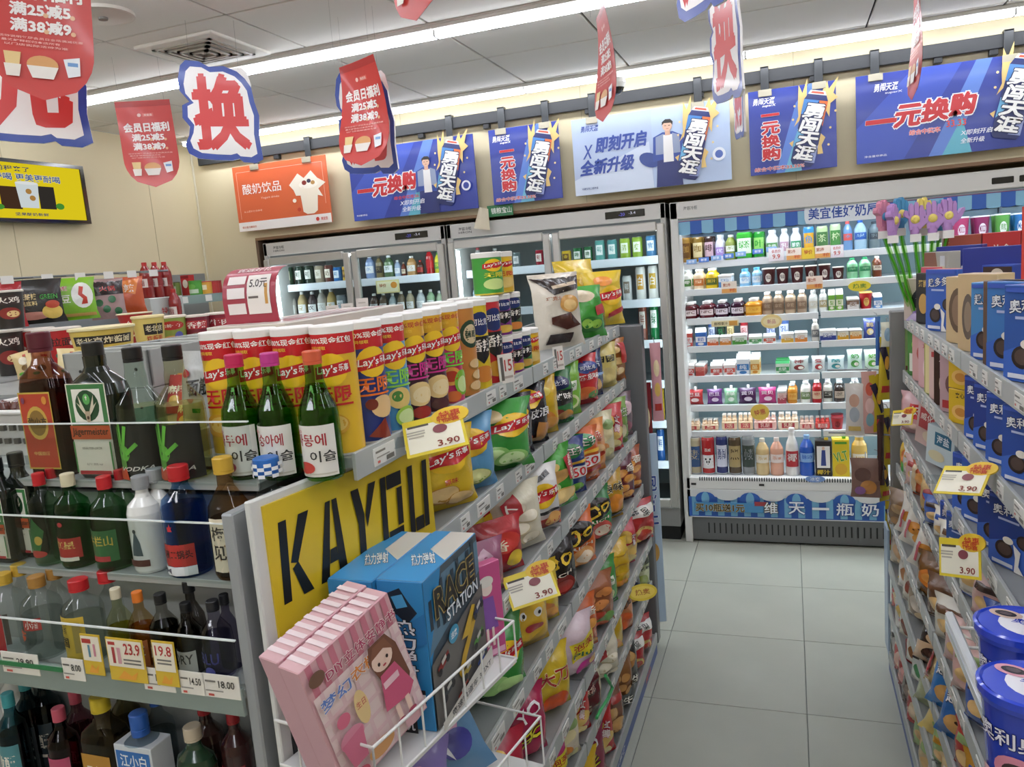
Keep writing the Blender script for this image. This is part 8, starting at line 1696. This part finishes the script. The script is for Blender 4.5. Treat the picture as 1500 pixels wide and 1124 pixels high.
def btub(px, py, d, lab, pink):
    p = at_d(px, py, d); r = .062; h = .155
    o = mesh_root(MB('2a3fae').lathe([(r*.8, 0), (r*.82, .004), (r*.97, h-.02), (r, h-.018), (r, h-.006)], 36), 'biscuit_tub', 'gloss', (p[0], p[1], TZ+.004), math.radians(-30))
    lid = MB('2c46c4').lathe([(r*1.03, h-.02), (r*1.07, h-.012), (r*1.07, h-.002), (r*1.0, h), (r*.94, h-.003)], 36).build('lid', 'gloss', o)
    add_print(lid, [('e', 0, 0, .5, .5, '2c46c4'), ('e', .1, .02, .38, .34, 'e9e6ec'), ('t', '奥利奥', .12, .06, .5, .16, '2a3fae'), ('e', -.25, .18, .2, .13, 'd99aa8' if pink else 'cfb4a4'), ('e', -.25, .18, .13, .08, '2a2224'), ('e', -.25, .18, .08, .05, '54464a')], r*1.9, r*1.9, lambda u, v, d_: (u, v, h-.0028+d_), mat='gloss_ink')
    tp = lambda v: r*(.82+.15*np.clip((v+.07)/.14, 0, 1))
    add_print(o, [('t', '奥利奥', -.1, .22, .6, .2, 'e9e6f0', {'outline': '1a2470'}), ('e', .0, -.15, .22, .2, 'd98aa0' if pink else '3a2c2c'), ('e', .0, -.15, .14, .12, '3a2428'), ('e', -.3, -.35, .2, .1, 'e9b0bc' if pink else 'd9c9b8'), ('e', .3, -.1, .12, .14, '5a6fe0'), ('t', 'OREO', .25, .35, .3, .1, 'e9e6f0')], 2.6*r, h*.8, wrap(r, 0, zc=h*.43, taper=tp), mat='gloss_ink', mx=r*.3, name='printed_wrap')
    tag(o, lab, 'biscuit tub', 'blue biscuit tubs'); return o
btub(1497, 960, 1.22, 'rear blue biscuit tub in the wire basket', False)
btub(1512, 1060, 1.06, 'front blue and pink biscuit tub in the wire basket', True)

# ---- hand-shaped wands in a carton on the far top corner
wx0, wy0 = .485, 3.30
bx = box((wx0, wy0, 1.476), .13, .155, .12, 'cbbcb0', [('e', 0, .0, .3, .26, '2a2a34'), ('t', '食品', 0, .0, .4, .14, 'e6dcd4'), ('p', [(-.2, .2), (.0, .4), (.2, .2)], '2a2a34')], None, None, rz=math.radians(-25), name='wand_carton')
tag(bx, 'pale carton holding the hand-shaped wands', 'carton')
o = bag((.43, 3.22, 1.477), .1, .05, .05, 'b0a0c4', [('e', 0, 0, .3, .3, '8a70a8')], rz=math.radians(-60), lean=1.2, seed=5, nu=6, nv=6, name='purple_pouch'); tag(o, 'small lilac pouch lying on the end post beside the wand carton', 'pouch')
def hand_outline():
    pts = [(-.028, -.05), (-.034, .0)]
    for cx, top, w in ((-.048, .035, .011), (-.02, .062, .012), (.008, .066, .012), (.034, .052, .011)):
        pts += [(cx-w, .012), (cx-w*1.05, top-.012), (cx-w*.5, top), (cx+w*.5, top), (cx+w*1.05, top-.012), (cx+w, .012)]
    pts += [(.05, -.004), (.074, .022), (.088, .024), (.09, .012), (.066, -.022), (.036, -.04), (.028, -.05)]
    return pts
HO = [(x*.62, z*.86) for x, z in hand_outline()]
def wand(px, py, yy, c, cen, yaw, k, lab):
    p = on_y(px, py, yy)
    o = empty('hand_wand', (p[0]*.35+wx0*.65, yy*.35+wy0*.65, 1.49))
    top = Vector((p[0]-o.location.x, yy-o.location.y, p[2]-1.49)); bot = Vector((0, 0, 0)); mid = top-Vector((0, 0, .06))
    MB('b9e09a').tube([tuple(bot), tuple(mid*.5+bot*.5), tuple(mid)], .009, 8).build('clear_tube', 'glass', o)
    MB('6fc04a').tube([tuple(bot+Vector((.002*math.sin(q), .002*math.cos(q), 0))+(mid-bot)*(q/14)) for q in range(15)], .0045, 6).build('green_core', 'gloss', o)
    MB(c).lathe([(.013, -.065), (.016, -.05), (.016, -.03)], 12).build('collar', 'plastic', o, tuple(top))
    hm = MB(c); pts = [(x, z) for x, z in HO]
    n = len(pts)
    for s, sc in ((-1, .9), (1, .9)): pass
    hm.prism([(x*.93, z*.93) for x, z in pts], -.013, .013); hm.prism(pts, -.008, .008)
    h = hm.build('hand', 'plastic', o, tuple(top), (0, 0, math.radians(yaw)))
    MB(cen).lathe([(.016, 0), (.014, .005), (.008, .009), (0, .01)], 14).build('palm_disc', 'plastic', h, (0, -.012, -.004), (math.pi/2, 0, 0))
    MB('e6e3dc').box(-.018, .018, -.019, -.017, -.014, .014).build('paper_tag', 'paper', o, (mid[0], mid[1], mid[2]-.01))
    tag(o, lab, 'wand', 'hand-shaped wands in a carton')
PK, YL, BL2 = 'b48ac4', 'e3cf6a', '4a90b8'
for k, (px, py, yy, c, cen, yaw, lab) in enumerate(((1340, 320, 3.22, PK, YL, 0, 'lilac hand wand with a yellow palm, left of the front three'), (1366, 318, 3.22, PK, YL, -5, 'lilac hand wand with a yellow palm, middle of the front three'), (1388, 314, 3.22, PK, YL, 10, 'lilac hand wand with a yellow palm, right of the front three'),
    (1307, 322, 3.2, PK, YL, 65, 'lilac hand wand turned sideways, leftmost at the front'), (1293, 316, 3.24, 'd08aa0', BL2, 40, 'pink hand wand at the far left of the carton'), (1318, 312, 3.3, BL2, YL, 30, 'blue hand wand behind the sideways lilac one'), (1352, 312, 3.34, YL, BL2, 20, 'yellow hand wand at the back of the carton'), (1376, 316, 3.34, BL2, YL, -20, 'blue hand wand at the back of the carton'))):
    wand(px, py, yy, c, cen, yaw, k, lab)

# ---- packs hanging on the far end of the biscuit unit
EY = 3.49
def hang(px, py, w, h, c, spec, lab, yy=EY, rz=25, roll=0.0, name='hanging_pack'):
    p = on_y(px, py, yy)
    o = bag((p[0], yy, p[2]-h/2), w, h, .02, c, spec, rz=math.radians(rz), lean=0, roll=roll, seed=int(px+py), nu=6, nv=8, name=name)
    MB('8b8d8e').tube([(0, 0, h-.012), (.0, .02, h+.012), (0, .05, h+.012)], .002, 5).build('hook', 'steel', o)
    tag(o, lab, 'pack', 'packs hanging on the end of the biscuit unit')
YK = [('r', 0, .1, .5, .6, '2a2438', .3), ('e', 0, .1, .2, .12, 'd9a03a'), ('r', 0, -.36, .7, .12, 'b83a34')]
for k, (px, py, w, h) in enumerate(((1294, 540, .06, .26), (1288, 590, .055, .24), (1299, 640, .05, .24), (1296, 700, .05, .2), (1302, 770, .05, .22))):
    hang(px, py, w, h, 'c8b02a', YK, '%s yellow and black hanging pack on the end of the biscuit unit' % ('topmost', 'second', 'third', 'fourth', 'lowest')[k], yy=EY+.012*k, rz=30, roll=(.05, -.08, .05, -.05, .04)[k])
hang(1286, 500, .02, .2, '3f6fb0', [('r', 0, 0, .3, .9, '2a4a8a')], 'narrow blue strip hanging by the end post', rz=10)
hang(1300, 490, .05, .1, 'd6d6c0', [('e', 0, 0, .3, .3, '8fb0c8')], 'small pale card hanging by the end post', yy=EY-.03, rz=0)
hang(1252, 600, .075, .22, 'd9d3cc', [('e', 0, .2, .3, .14, 'c8a08a'), ('e', 0, -.1, .3, .16, 'a8b0b8'), ('r', 0, -.4, .7, .1, 'e0c06a')], 'white toy pack hanging in front of the dairy cooler', rz=-10)
hang(1273, 590, .06, .26, 'd0a096', [('e', 0, .25, .3, .12, 'd0604a'), ('e', 0, -.05, .34, .14, 'e6c0b8'), ('e', 0, -.3, .3, .12, '8ab0b8')], 'pink toy pack hanging in front of the dairy cooler', rz=10)
hang(1268, 700, .12, .17, '8a6a60', [('e', -.1, .1, .3, .2, '6a4a44'), ('e', .1, -.25, .3, .2, 'c88a4a'), ('e', -.2, -.35, .2, .12, '9a6aa0')], 'brownish netted bag hanging below the toy packs', rz=-5, name='netted_bag')
hang(1290, 660, .03, .3, '4a3030', [('r', 0, 0, .4, .9, '3a2424')], 'dark brown strip hanging beside the yellow packs', rz=20)

# ================================================================== every label singles out one thing
bpy.context.view_layer.update()
ORD = ['first', 'second', 'third', 'fourth', 'fifth', 'sixth', 'seventh', 'eighth', 'ninth', 'tenth', 'eleventh', 'twelfth']
byl = {}
for o in REG: byl.setdefault(o['label'], []).append(o)
for lab, os_ in byl.items():
    if len(os_) < 2: continue
    def seen(o):
        w = o.matrix_world.translation; v = MROT @ (np.array(w)-CAM); return v[2] > .05
    fr = sorted(os_, key=lambda o: proj(o.matrix_world.translation)[0] if seen(o) else o.matrix_world.translation.x)
    for i, o in enumerate(fr):
        if len(fr) > 1: o['label'] = '%s, %s from left' % (lab, ORD[min(i, 11)])
